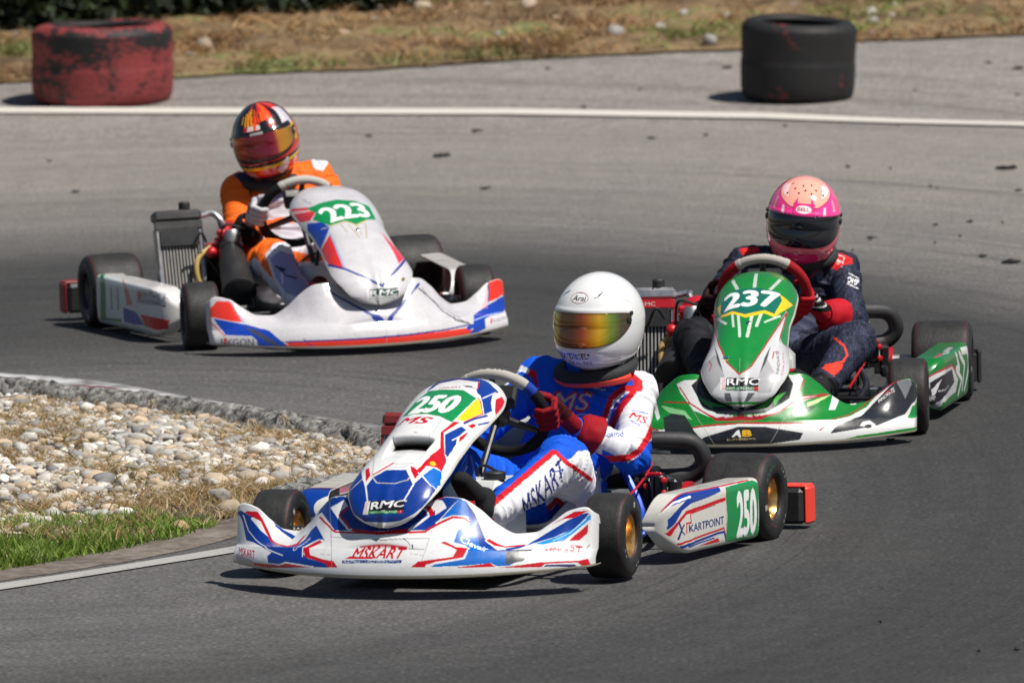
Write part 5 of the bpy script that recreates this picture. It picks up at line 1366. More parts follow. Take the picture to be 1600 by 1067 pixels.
('poly', [(0.305, 0.06), (0.317, 0.078), (0.33, 0.096), (0.356, 0.107), (0.382, 0.118), (0.406, 0.149), (0.424, 0.211), (0.442, 0.249), (0.461, 0.272), (0.48, 0.289), (0.499, 0.3), (0.52, 0.306), (0.537, 0.306), (0.551, 0.306), (0.564, 0.306), (0.572, 0.306), (0.578, 0.306), (0.594, 0.306), (0.611, 0.284), (0.611, 0.243), (0.58, 0.203), (0.566, 0.167), (0.552, 0.134), (0.531, 0.119), (0.508, 0.106), (0.487, 0.095), (0.464, 0.083), (0.442, 0.079), (0.42, 0.076), (0.398, 0.072), (0.375, 0.069), (0.351, 0.066), (0.328, 0.063)], (36, 38, 42)),
('poly', [(0.524, 0.305), (0.539, 0.306), (0.554, 0.306), (0.569, 0.306), (0.573, 0.306), (0.576, 0.291), (0.564, 0.249), (0.553, 0.214), (0.547, 0.236), (0.541, 0.257), (0.532, 0.281)], (120, 122, 126)),
('poly', [(0.56, 0.109), (0.569, 0.145), (0.576, 0.18), (0.6, 0.207), (0.611, 0.233), (0.611, 0.195), (0.611, 0.155), (0.611, 0.112), (0.598, 0.108), (0.574, 0.104)], (14, 130, 60)),
('poly', [(0.305, 0.306), (0.314, 0.306), (0.323, 0.306), (0.327, 0.306), (0.323, 0.259), (0.317, 0.205), (0.296, 0.191), (0.302, 0.254)], (214, 214, 212)),
('poly', [(0.364, 0.306), (0.392, 0.306), (0.387, 0.306), (0.384, 0.292), (0.366, 0.297), (0.365, 0.306)], (214, 214, 212)),
('poly', [(0.453, 0.306), (0.462, 0.306), (0.453, 0.306), (0.443, 0.306), (0.434, 0.306), (0.444, 0.306)], (214, 214, 212)),
('text', 'INNOVATE', (0.4642, 0.2411), (0.5183, 0.2618), 0.0244, (220, 220, 220), {'bold': 0.02, 'shear': 0.229}),
('line', [(0.482, 0.278), (0.496, 0.283), (0.504, 0.266)], 0.004, (170, 26, 34)),
('poly', [(0.403, 0.086), (0.413, 0.104), (0.436, 0.109), (0.455, 0.089), (0.454, 0.072), (0.428, 0.079)], (214, 214, 212)),
('disc', (0.4309, 0.0813), 0.012, 0.009, (26, 27, 30))]
PANEL_GREEN = [('poly', [(-0.165, 0.51), (-0.165, 0.561), (-0.165, 0.615), (-0.165, 0.665), (-0.165, 0.707), (-0.134, 0.661), (-0.093, 0.612), (-0.057, 0.594), (-0.025, 0.589), (0.004, 0.589), (0.034, 0.594), (0.064, 0.606), (0.095, 0.627), (0.124, 0.664), (0.148, 0.664), (0.165, 0.668), (0.165, 0.64), (0.165, 0.563), (0.165, 0.492), (0.165, 0.405), (0.165, 0.327), (0.165, 0.247), (0.165, 0.199), (0.165, 0.145), (0.165, 0.105), (0.165, 0.076), (0.165, 0.054), (0.165, 0.031), (0.101, 0.03), (0.042, 0.03), (-0.009, 0.03), (-0.066, 0.03), (-0.131, 0.03), (-0.164, 0.045), (-0.165, 0.07), (-0.165, 0.099), (-0.165, 0.14), (-0.165, 0.194), (-0.165, 0.242), (-0.165, 0.305), (-0.163, 0.36), (-0.157, 0.41)], (196, 196, 198)),
('poly', [(-0.165, 0.249), (-0.15, 0.274), (-0.124, 0.281), (-0.103, 0.301), (-0.086, 0.243), (-0.074, 0.193), (-0.065, 0.15), (-0.086, 0.123), (-0.112, 0.1), (-0.151, 0.08), (-0.165, 0.105), (-0.165, 0.14), (-0.165, 0.192)], (160, 160, 162)),
('poly', [(0.047, 0.11), (0.052, 0.142), (0.058, 0.178), (0.063, 0.216), (0.071, 0.258), (0.085, 0.223), (0.103, 0.188), (0.125, 0.155), (0.126, 0.123), (0.127, 0.098), (0.13, 0.075), (0.096, 0.073), (0.065, 0.073), (0.055, 0.09)], (165, 165, 167)),
('poly', [(-0.119, 0.387), (-0.099, 0.318), (-0.085, 0.266), (-0.075, 0.217), (-0.069, 0.171), (-0.078, 0.206), (-0.09, 0.244), (-0.101, 0.306)], (70, 72, 78)),
('poly', [(0.085, 0.352), (0.074, 0.302), (0.064, 0.256), (0.06, 0.221), (0.057, 0.188), (0.054, 0.157), (0.062, 0.194), (0.071, 0.235), (0.076, 0.271), (0.08, 0.311)], (70, 72, 78)),
('poly', [(-0.081, 0.075), (-0.055, 0.075), (-0.056, 0.055), (-0.066, 0.03), (-0.104, 0.035)], (90, 92, 96)),
('poly', [(0.024, 0.073), (0.057, 0.073), (0.045, 0.055), (0.035, 0.033), (0.008, 0.03), (0.017, 0.053)], (90, 92, 96)),
('poly', [(-0.165, 0.726), (-0.164, 0.752), (-0.144, 0.73), (-0.104, 0.665), (-0.07, 0.641), (-0.039, 0.631), (-0.01, 0.629), (0.019, 0.629), (0.048, 0.634), (0.076, 0.647), (0.104, 0.669), (0.131, 0.709), (0.13, 0.676), (0.129, 0.645), (0.121, 0.592), (0.111, 0.533), (0.1, 0.474), (0.088, 0.42), (0.072, 0.367), (0.058, 0.321), (0.045, 0.278), (0.033, 0.238), (0.021, 0.199), (0.005, 0.175), (-0.013, 0.157), (-0.027, 0.183), (-0.042, 0.208), (-0.056, 0.233), (-0.067, 0.273), (-0.08, 0.318), (-0.096, 0.37), (-0.111, 0.428), (-0.125, 0.493), (-0.143, 0.573), (-0.164, 0.675)], (16, 128, 52)),
('line', [(-0.144, 0.554), (-0.12, 0.452), (-0.098, 0.371), (-0.081, 0.317), (-0.068, 0.272), (-0.056, 0.231), (-0.042, 0.206), (-0.027, 0.18), (-0.013, 0.155), (0.005, 0.174), (0.022, 0.199), (0.034, 0.238), (0.046, 0.278), (0.059, 0.321), (0.071, 0.368), (0.086, 0.421), (0.101, 0.479), (0.114, 0.541), (0.127, 0.607), (0.135, 0.662)], 0.005, (176, 26, 34)),
('poly', [(0.139, 0.669), (0.139, 0.625), (0.133, 0.57), (0.126, 0.51), (0.119, 0.45), (0.135, 0.417), (0.158, 0.44), (0.165, 0.425), (0.165, 0.492), (0.165, 0.555), (0.165, 0.613), (0.165, 0.668), (0.157, 0.674)], (16, 128, 52)),
('line', [(0.136, 0.658), (0.137, 0.61), (0.132, 0.55), (0.126, 0.487), (0.118, 0.421), (0.146, 0.426), (0.165, 0.425)], 0.004, (176, 26, 34)),
('poly', [(0.099, 0.407), (0.111, 0.463), (0.12, 0.521), (0.129, 0.58), (0.125, 0.513), (0.12, 0.446), (0.114, 0.398), (0.109, 0.353), (0.104, 0.381)], (212, 212, 212)),
('line', [(-0.146, 0.645), (-0.115, 0.572), (-0.088, 0.523)], 0.01, (200, 208, 196)),
('line', [(-0.069, 0.586), (-0.062, 0.534), (-0.055, 0.482)], 0.009, (200, 208, 196)),
('line', [(-0.044, 0.566), (-0.039, 0.524), (-0.034, 0.481), (-0.029, 0.441), (-0.025, 0.401)], 0.01, (200, 208, 196)),
('line', [(0.007, 0.569), (0.006, 0.526), (0.004, 0.482), (0.003, 0.439), (0.001, 0.397)], 0.012, (200, 208, 196)),
('line', [(0.04, 0.579), (0.034, 0.529), (0.029, 0.478)], 0.012, (200, 208, 196)),
('line', [(0.114, 0.605), (0.084, 0.553), (0.057, 0.514)], 0.009, (200, 208, 196)),
('line', [(0.114, 0.717), (0.126, 0.717), (0.138, 0.722)], 0.006, (200, 208, 196)),
('line', [(-0.089, 0.868), (-0.069, 0.803), (-0.055, 0.747)], 0.012, (190, 198, 186)),
('line', [(-0.006, 0.909), (-0.003, 0.825), (-0.001, 0.759)], 0.012, (190, 198, 186)),
('line', [(0.083, 0.861), (0.065, 0.799), (0.05, 0.744)], 0.012, (190, 198, 186)),
('poly', [(-0.146, 0.724), (-0.124, 0.704), (-0.106, 0.7), (-0.073, 0.672), (-0.043, 0.659), (-0.014, 0.654), (0.014, 0.657), (0.041, 0.663), (0.068, 0.674), (0.094, 0.695), (0.093, 0.737), (0.111, 0.735), (0.13, 0.735), (0.148, 0.744), (0.136, 0.699), (0.125, 0.662), (0.109, 0.617), (0.09, 0.571), (0.071, 0.574), (0.052, 0.581), (0.029, 0.566), (0.007, 0.554), (-0.015, 0.544), (-0.04, 0.563), (-0.067, 0.586), (-0.092, 0.586), (-0.123, 0.607), (-0.135, 0.663)], (240, 196, 20)),
('poly', [(-0.129, 0.631), (-0.125, 0.668), (-0.122, 0.708), (-0.103, 0.72), (-0.088, 0.742), (-0.074, 0.769), (-0.047, 0.764), (-0.022, 0.765), (0.003, 0.77), (0.03, 0.759), (0.058, 0.754), (0.087, 0.758), (0.095, 0.73), (0.104, 0.705), (0.099, 0.649), (0.09, 0.594), (0.07, 0.596), (0.051, 0.602), (0.027, 0.589), (0.004, 0.579), (-0.019, 0.569), (-0.044, 0.585), (-0.071, 0.607), (-0.098, 0.609)], (8, 104, 84)),
('text', '237', (-0.104, 0.632), (0.094, 0.632), 0.118, (235, 235, 235), {'bold': 0.06}),
('poly', [(-0.081, 0.145), (-0.052, 0.143), (-0.025, 0.14), (0.002, 0.135), (0.029, 0.138), (0.056, 0.138), (0.061, 0.108), (0.067, 0.08), (0.034, 0.08), (0.002, 0.08), (-0.03, 0.083), (-0.062, 0.085), (-0.097, 0.088), (-0.088, 0.113)], (225, 225, 225)),
('poly', [(-0.06, 0.142), (-0.031, 0.14), (-0.002, 0.135), (0.026, 0.138), (0.055, 0.138), (0.06, 0.108), (0.067, 0.08), (0.031, 0.082), (-0.003, 0.08), (-0.038, 0.083), (-0.074, 0.085), (-0.066, 0.11)], (22, 22, 24)),
('text', 'RMC', (-0.0613, 0.1053), (0.0585, 0.1053), 0.0326, (240, 240, 240), {'bold': 0.02, 'shear': 0.142}),
('poly', [(-0.068, 0.1), (-0.035, 0.1), (-0.002, 0.096), (0.029, 0.098), (0.063, 0.098), (0.066, 0.083), (0.031, 0.083), (-0.003, 0.083), (-0.038, 0.085), (-0.074, 0.085)], (10, 110, 50)),
('text', 'SWITZERLAND', (-0.0681, 0.0877), (0.0435, 0.0852), 0.0101, (230, 230, 230), {'bold': 0.0, 'shear': 0.21}),
('poly', [(0.045, 0.098), (0.062, 0.098), (0.066, 0.083), (0.048, 0.083)], (200, 20, 30)),
('text', 'ROTAX', (-0.0731, 0.0877), (-0.0633, 0.1404), 0.0144, (200, 20, 40), {'bold': 0.0, 'shear': -0.011}),
('disc', (-0.0623, 0.2632), 0.0095, 0.0105, (20, 40, 46)),
('line', [(-0.077, 0.263), (-0.062, 0.266), (-0.049, 0.268)], 0.0035, (60, 150, 190)),
('line', [(-0.072, 0.251), (-0.051, 0.248)], 0.0025, (240, 196, 20)),
('text', 'INNOVATE', (-0.1589, 0.3772), (-0.156, 0.1841), 0.0012, (60, 60, 66), {'bold': 0.0, 'shear': -0.6}),
('text', 'COMPOSITION', (-0.1617, 0.3622), (-0.1648, 0.1869), 0.0007, (170, 40, 50), {'bold': 0.0, 'shear': -0.6}),
('text', 'INNOVATE', (0.1256, 0.1679), (0.1165, 0.3287), 0.0127, (60, 60, 66), {'bold': 0.02, 'shear': -0.177}),
('text', 'COMPOSITION', (0.1445, 0.1704), (0.1363, 0.3413), 0.0078, (170, 40, 50), {'bold': 0.0, 'shear': -0.276}),
('line', [(0.093, 0.264), (0.096, 0.31), (0.113, 0.315)], 0.004, (176, 26, 34)),
('line', [(-0.123, 0.198), (-0.112, 0.231), (-0.127, 0.273)], 0.004, (176, 26, 34)),
('line', [(-0.014, 0.252), (-0.013, 0.208), (-0.012, 0.165), (-0.012, 0.125), (-0.013, 0.095), (-0.015, 0.065), (-0.023, 0.03)], 0.0015, (150, 150, 148))]
POD_GREEN = [('poly', [(0.014, 0.191), (0.02, 0.188), (0.046, 0.177), (0.106, 0.171), (0.299, 0.167), (0.379, 0.139), (0.464, 0.106), (0.428, 0.084), (0.397, 0.059), (0.218, 0.055), (0.083, 0.042), (0.057, 0.008), (0.063, -0.006), (0.048, -0.006), (0.031, -0.006), (0.013, 0.018), (0.011, 0.082), (0.012, 0.146)], (212, 212, 212)),
('poly', [(0.018, 0.148), (0.036, 0.153), (0.067, 0.155), (0.143, 0.156), (0.295, 0.155), (0.324, 0.132), (0.355, 0.106), (0.266, 0.094), (0.177, 0.081), (0.094, 0.069), (0.062, 0.044), (0.043, 0.02), (0.051, -0.006), (0.024, 0.004), (0.016, 0.046), (0.016, 0.103)], (38, 34, 44)),
('line', [(0.016, 0.186), (0.034, 0.179), (0.064, 0.173), (0.14, 0.169), (0.299, 0.167), (0.398, 0.141), (0.502, 0.113)], 0.008, (180, 50, 70)),
('poly', [(0.021, 0.101), (0.04, 0.13), (0.071, 0.144), (0.055, 0.127), (0.043, 0.103), (0.034, 0.07), (0.023, 0.053)], (212, 212, 212)),
('text', 'INNOVATE', (0.0485, 0.0884), (0.193, 0.1012), 0.0101, (220, 220, 220), {'bold': 0.0, 'shear': 0.102}),
('text', 'HH', (0.0261, 0.017), (0.0376, 0.052), 0.0152, (230, 230, 230), {'bold': 0.0, 'shear': 0.6}),
('poly', [(0.036, -0.002), (0.042, 0.03), (0.082, 0.054), (0.068, 0.024), (0.066, 0.0), (0.065, -0.006)], (150, 150, 160)),
('line', [(0.44, 0.188), (0.469, 0.166), (0.506, 0.144), (0.418, 0.146), (0.49, 0.123), (0.565, 0.097), (0.518, 0.069), (0.477, 0.04)], 0.022, (225, 225, 225)),
('line', [(0.527, 0.186), (0.588, 0.165), (0.653, 0.145), (0.631, 0.126), (0.612, 0.103), (0.598, 0.078), (0.589, 0.051)], 0.02, (225, 225, 225)),
('line', [(0.596, 0.189), (0.743, 0.182), (0.759, 0.155), (0.759, 0.128), (0.733, 0.102), (0.692, 0.074), (0.657, 0.044)], 0.022, (225, 225, 225)),
('poly', [(0.04, 0.219), (0.07, 0.219), (0.121, 0.219), (0.253, 0.219), (0.402, 0.219), (0.552, 0.219), (0.47, 0.217), (0.318, 0.205), (0.199, 0.214), (0.096, 0.219), (0.06, 0.219), (0.039, 0.219)], (150, 165, 150)),
('line', [(0.114, 0.219), (0.269, 0.219)], 0.01, (200, 60, 60)),
('line', [(0.369, 0.219), (0.531, 0.219)], 0.012, (190, 170, 180))]
NOSE_WHITE = [('poly', [(-0.354, 0.051), (-0.328, 0.052), (-0.302, 0.053), (-0.275, 0.053), (-0.247, 0.054), (-0.22, 0.054), (-0.194, 0.055), (-0.167, 0.054), (-0.14, 0.054), (-0.113, 0.054), (-0.085, 0.053), (-0.055, 0.054), (-0.024, 0.054), (0.006, 0.054), (0.038, 0.055), (0.069, 0.056), (0.101, 0.056), (0.13, 0.057), (0.16, 0.059), (0.191, 0.06), (0.222, 0.061), (0.254, 0.061), (0.284, 0.062), (0.316, 0.062), (0.347, 0.062), (0.38, 0.061), (0.394, 0.042), (0.371, 0.025), (0.348, 0.02), (0.315, 0.02), (0.283, 0.02), (0.25, 0.02), (0.219, 0.02), (0.189, 0.02), (0.157, 0.02), (0.128, 0.02), (0.098, 0.02), (0.065, 0.02), (0.033, 0.02), (0.002, 0.02), (-0.031, 0.02), (-0.063, 0.02), (-0.094, 0.02), (-0.124, 0.02), (-0.156, 0.02), (-0.184, 0.02), (-0.213, 0.02), (-0.241, 0.02), (-0.269, 0.02), (-0.297, 0.02), (-0.325, 0.02), (-0.351, 0.02), (-0.354, 0.026)], (226, 52, 34)),
('line', [(-0.373, 0.051), (-0.349, 0.052), (-0.323, 0.054), (-0.298, 0.054), (-0.272, 0.055), (-0.246, 0.056), (-0.22, 0.056), (-0.193, 0.056), (-0.167, 0.056), (-0.14, 0.056), (-0.113, 0.056), (-0.085, 0.055), (-0.055, 0.055), (-0.024, 0.056), (0.006, 0.056), (0.038, 0.057), (0.069, 0.058), (0.101, 0.059), (0.13, 0.06), (0.161, 0.062), (0.191, 0.063), (0.223, 0.065), (0.254, 0.066), (0.287, 0.068), (0.32, 0.071), (0.354, 0.074), (0.389, 0.077)], 0.007, (16, 36, 120)),
('line', [(-0.165, 0.272), (-0.143, 0.253), (-0.121, 0.234), (-0.099, 0.21), (-0.08, 0.182), (-0.059, 0.157), (-0.038, 0.136), (-0.015, 0.124), (0.009, 0.119), (0.033, 0.111), (0.055, 0.122), (0.078, 0.138), (0.104, 0.167), (0.128, 0.196), (0.153, 0.223), (0.176, 0.251), (0.201, 0.28)], 0.01, (8, 44, 130)),
('line', [(0.197, 0.258), (0.221, 0.239), (0.247, 0.225), (0.265, 0.205), (0.281, 0.178), (0.298, 0.16), (0.312, 0.129), (0.327, 0.106), (0.354, 0.096), (0.382, 0.085)], 0.008, (60, 70, 70)),
('line', [(0.211, 0.269), (0.22, 0.251), (0.228, 0.233), (0.248, 0.226), (0.268, 0.218), (0.288, 0.209), (0.309, 0.193), (0.326, 0.163), (0.338, 0.118), (0.359, 0.099)], 0.003, (70, 76, 76)),
('line', [(0.044, 0.164), (0.036, 0.13), (0.033, 0.118), (0.027, 0.085), (0.024, 0.052), (0.023, 0.02)], 0.0015, (150, 150, 148)),
('line', [(-0.288, 0.065), (-0.268, 0.039), (-0.247, 0.02)], 0.004, (30, 60, 140)),
('line', [(0.378, 0.06), (0.415, 0.073)], 0.02, (18, 62, 168)),
('poly', [(0.522, 0.306), (0.552, 0.306), (0.576, 0.306), (0.583, 0.306), (0.585, 0.282), (0.585, 0.251), (0.584, 0.233), (0.553, 0.21), (0.53, 0.205), (0.507, 0.202), (0.511, 0.242), (0.516, 0.28)], (226, 52, 34)),
('line', [(0.521, 0.306), (0.517, 0.291), (0.517, 0.26), (0.511, 0.232), (0.506, 0.202)], 0.006, (60, 40, 120)),
('poly', [(0.419, 0.131), (0.45, 0.16), (0.478, 0.176), (0.504, 0.186), (0.54, 0.198), (0.575, 0.217), (0.585, 0.244), (0.585, 0.215), (0.585, 0.187), (0.584, 0.154), (0.571, 0.117), (0.533, 0.113), (0.496, 0.109), (0.465, 0.096), (0.461, 0.069), (0.461, 0.042), (0.438, 0.036), (0.417, 0.029), (0.378, 0.031), (0.401, 0.055), (0.407, 0.089)], (18, 62, 168)),
('line', [(0.412, 0.096), (0.443, 0.104), (0.476, 0.113), (0.508, 0.116), (0.539, 0.119), (0.572, 0.122)], 0.005, (170, 190, 230)),
('poly', [(0.468, 0.095), (0.501, 0.101), (0.534, 0.107), (0.569, 0.113), (0.585, 0.132), (0.585, 0.09), (0.583, 0.057), (0.56, 0.044), (0.527, 0.032), (0.494, 0.033), (0.463, 0.033), (0.464, 0.065)], (208, 205, 206)),
('text', 'EXGON', (0.4869, 0.0641), (0.5743, 0.0717), 0.0217, (110, 120, 120), {'bold': 0.02, 'shear': 0.41}),
('line', [(0.49, 0.067), (0.499, 0.089)], 0.008, (200, 60, 60)),
('line', [(0.473, 0.176), (0.482, 0.221), (0.489, 0.26), (0.494, 0.296)], 0.0025, (240, 120, 140)),
('line', [(0.482, 0.17), (0.49, 0.213), (0.496, 0.252), (0.501, 0.287)], 0.0025, (240, 120, 140)),
('line', [(0.492, 0.165), (0.499, 0.207), (0.504, 0.244), (0.51, 0.279)], 0.0025, (240, 120, 140)),
('poly', [(-0.582, 0.261), (-0.571, 0.271), (-0.559, 0.287), (-0.534, 0.29), (-0.508, 0.3), (-0.497, 0.267), (-0.487, 0.231), (-0.478, 0.186), (-0.496, 0.182), (-0.513, 0.181), (-0.538, 0.186), (-0.562, 0.193), (-0.586, 0.21), (-0.584, 0.236)], (226, 52, 34)),
('line', [(-0.508, 0.3), (-0.498, 0.283), (-0.489, 0.265), (-0.482, 0.229), (-0.475, 0.188)], 0.01, (150, 160, 200)),
('poly', [(-0.576, 0.205), (-0.555, 0.192), (-0.532, 0.186), (-0.511, 0.179), (-0.489, 0.175), (-0.466, 0.17), (-0.443, 0.153), (-0.422, 0.125), (-0.399, 0.109), (-0.384, 0.083), (-0.366, 0.057), (-0.347, 0.032), (-0.33, 0.02), (-0.353, 0.02), (-0.377, 0.02), (-0.399, 0.02), (-0.422, 0.02), (-0.445, 0.02), (-0.447, 0.036), (-0.448, 0.062), (-0.462, 0.085), (-0.483, 0.086), (-0.504, 0.087), (-0.525, 0.089), (-0.545, 0.09), (-0.553, 0.129), (-0.566, 0.167)], (18, 62, 168)),
('line', [(-0.586, 0.21), (-0.562, 0.193), (-0.539, 0.186), (-0.517, 0.18), (-0.494, 0.175), (-0.471, 0.172), (-0.447, 0.167), (-0.422, 0.157), (-0.399, 0.138), (-0.389, 0.103), (-0.375, 0.081), (-0.36, 0.059), (-0.344, 0.037)], 0.004, (208, 205, 206)),
('line', [(-0.592, 0.196), (-0.573, 0.153), (-0.559, 0.112), (-0.546, 0.074)], 0.006, (200, 100, 90)),
('poly', [(-0.576, 0.072), (-0.559, 0.079), (-0.541, 0.084), (-0.515, 0.084), (-0.489, 0.084), (-0.462, 0.083), (-0.449, 0.057), (-0.442, 0.02), (-0.469, 0.02), (-0.496, 0.02), (-0.522, 0.02), (-0.548, 0.02), (-0.573, 0.02), (-0.576, 0.038)], (190, 188, 188)),
('text', 'EXGON', (-0.5638, 0.0217), (-0.4585, 0.0281), 0.0454, (105, 105, 108), {'bold': 0.03, 'shear': 0.099}),
('line', [(-0.552, 0.023), (-0.548, 0.068)], 0.008, (200, 50, 50)),
('poly', [(-0.478, 0.154), (-0.457, 0.133), (-0.438, 0.111), (-0.422, 0.093), (-0.406, 0.075), (-0.389, 0.058), (-0.38, 0.04), (-0.368, 0.023), (-0.391, 0.036), (-0.412, 0.049), (-0.429, 0.067), (-0.445, 0.085), (-0.46, 0.103), (-0.469, 0.124)], (66, 70, 92))]
PANEL_WHITE = [('poly', [(-0.145, 0.687), (-0.127, 0.655), (-0.106, 0.63), (-0.099, 0.602), (-0.09, 0.571), (-0.113, 0.534), (-0.132, 0.513), (-0.15, 0.499), (-0.165, 0.49), (-0.165, 0.53), (-0.165, 0.568), (-0.165, 0.61), (-0.164, 0.647), (-0.155, 0.665)], (20, 60, 160)),
('poly', [(-0.165, 0.485), (-0.146, 0.488), (-0.126, 0.499), (-0.105, 0.521), (-0.107, 0.463), (-0.107, 0.403), (-0.106, 0.341), (-0.105, 0.284), (-0.103, 0.231), (-0.129, 0.266), (-0.153, 0.322), (-0.159, 0.409)], (222, 48, 40)),
('poly', [(-0.105, 0.521), (-0.106, 0.542), (-0.098, 0.531), (-0.101, 0.471), (-0.102, 0.409), (-0.101, 0.345), (-0.101, 0.285), (-0.1, 0.228), (-0.107, 0.229), (-0.108, 0.284), (-0.108, 0.341), (-0.108, 0.404), (-0.108, 0.463)], (150, 170, 210)),
('line', [(-0.157, 0.478), (-0.134, 0.482), (-0.111, 0.499)], 0.003, (180, 30, 60)),
('line', [(-0.157, 0.392), (-0.138, 0.388), (-0.118, 0.396)], 0.004, (150, 20, 30)),
('poly', [(-0.163, 0.865), (-0.139, 0.812), (-0.12, 0.779), (-0.101, 0.754), (-0.101, 0.702), (-0.117, 0.69), (-0.133, 0.684), (-0.152, 0.717), (-0.165, 0.753), (-0.164, 0.805)], (210, 50, 60)),
('line', [(-0.158, 0.818), (-0.142, 0.784), (-0.126, 0.755), (-0.108, 0.734)], 0.01, (225, 170, 170)),
('poly', [(0.091, 0.507), (0.101, 0.469), (0.112, 0.435), (0.12, 0.398), (0.139, 0.37), (0.153, 0.33), (0.096, 0.236), (0.093, 0.286), (0.093, 0.341), (0.092, 0.396), (0.093, 0.452)], (222, 60, 80)),
('line', [(-0.157, 0.326), (-0.139, 0.279), (-0.12, 0.246), (-0.101, 0.223), (-0.084, 0.198), (-0.066, 0.175), (-0.047, 0.156), (-0.028, 0.135), (-0.008, 0.113), (0.017, 0.098), (0.039, 0.123), (0.058, 0.153), (0.079, 0.187), (0.103, 0.228), (0.154, 0.322)], 0.011, (8, 44, 130)),
('poly', [(-0.117, 0.762), (-0.089, 0.753), (-0.059, 0.759), (-0.033, 0.762), (-0.007, 0.769), (0.011, 0.762), (0.03, 0.756), (0.05, 0.754), (0.071, 0.734), (0.098, 0.728), (0.101, 0.671), (0.107, 0.622), (0.078, 0.601), (0.055, 0.593), (0.029, 0.571), (0.006, 0.552), (-0.009, 0.571), (-0.025, 0.589), (-0.057, 0.581), (-0.087, 0.581), (-0.102, 0.612), (-0.114, 0.644), (-0.124, 0.676), (-0.1, 0.699), (-0.108, 0.729)], (12, 135, 72)),
('line', [(-0.085, 0.576), (-0.056, 0.576), (-0.026, 0.584), (-0.011, 0.566), (0.005, 0.548), (0.028, 0.566), (0.053, 0.588)], 0.006, (190, 170, 40)),
('text', '223', (-0.075, 0.6), (0.088, 0.625), 0.115, (232, 232, 232), {'bold': 0.06}),
('line', [(-0.022, 0.549), (-0.015, 0.492), (-0.008, 0.436)], 0.005, (176, 166, 140)),
('line', [(0.004, 0.544), (0.005, 0.504), (0.005, 0.464)], 0.005, (176, 166, 140)),
('line', [(-0.048, 0.566), (-0.045, 0.529), (-0.042, 0.492)], 0.005, (176, 166, 140)),
('line', [(0.042, 0.559), (0.029, 0.495), (0.017, 0.433)], 0.005, (176, 166, 140)),
('line', [(-0.087, 0.569), (-0.104, 0.579), (-0.12, 0.593)], 0.005, (176, 166, 140)),
('disc', (0.1123, 0.1328), 0.01, 0.011, (20, 50, 50)),
('line', [(0.095, 0.138), (0.132, 0.13)], 0.003, (200, 180, 60)),
('poly', [(-0.052, 0.09), (-0.017, 0.09), (0.018, 0.09), (0.054, 0.09), (0.093, 0.093), (0.106, 0.068), (0.162, 0.035), (0.084, 0.035), (0.026, 0.035), (-0.026, 0.035), (-0.082, 0.035), (-0.06, 0.068)], (225, 222, 222)),
('poly', [(-0.043, 0.088), (-0.011, 0.088), (0.022, 0.088), (0.056, 0.088), (0.092, 0.09), (0.117, 0.053), (0.067, 0.053), (0.025, 0.054), (-0.016, 0.055), (-0.055, 0.055)], (20, 60, 50)),
('text', 'RMC', (-0.0496, 0.0576), (0.1035, 0.0576), 0.0251, (230, 230, 230), {'bold': 0.02, 'shear': 0.321}),
('line', [(-0.064, 0.043), (-0.024, 0.043), (0.014, 0.043), (0.056, 0.043), (0.105, 0.04)], 0.004, (20, 110, 60)),
('disc', (0.118, 0.0451), 0.004, 0.004, (210, 40, 40)),
('text', 'Schulz', (-0.1107, 0.839), (-0.0946, 0.7724), 0.009, (70, 80, 80), {'bold': 0.0, 'shear': -0.6})]
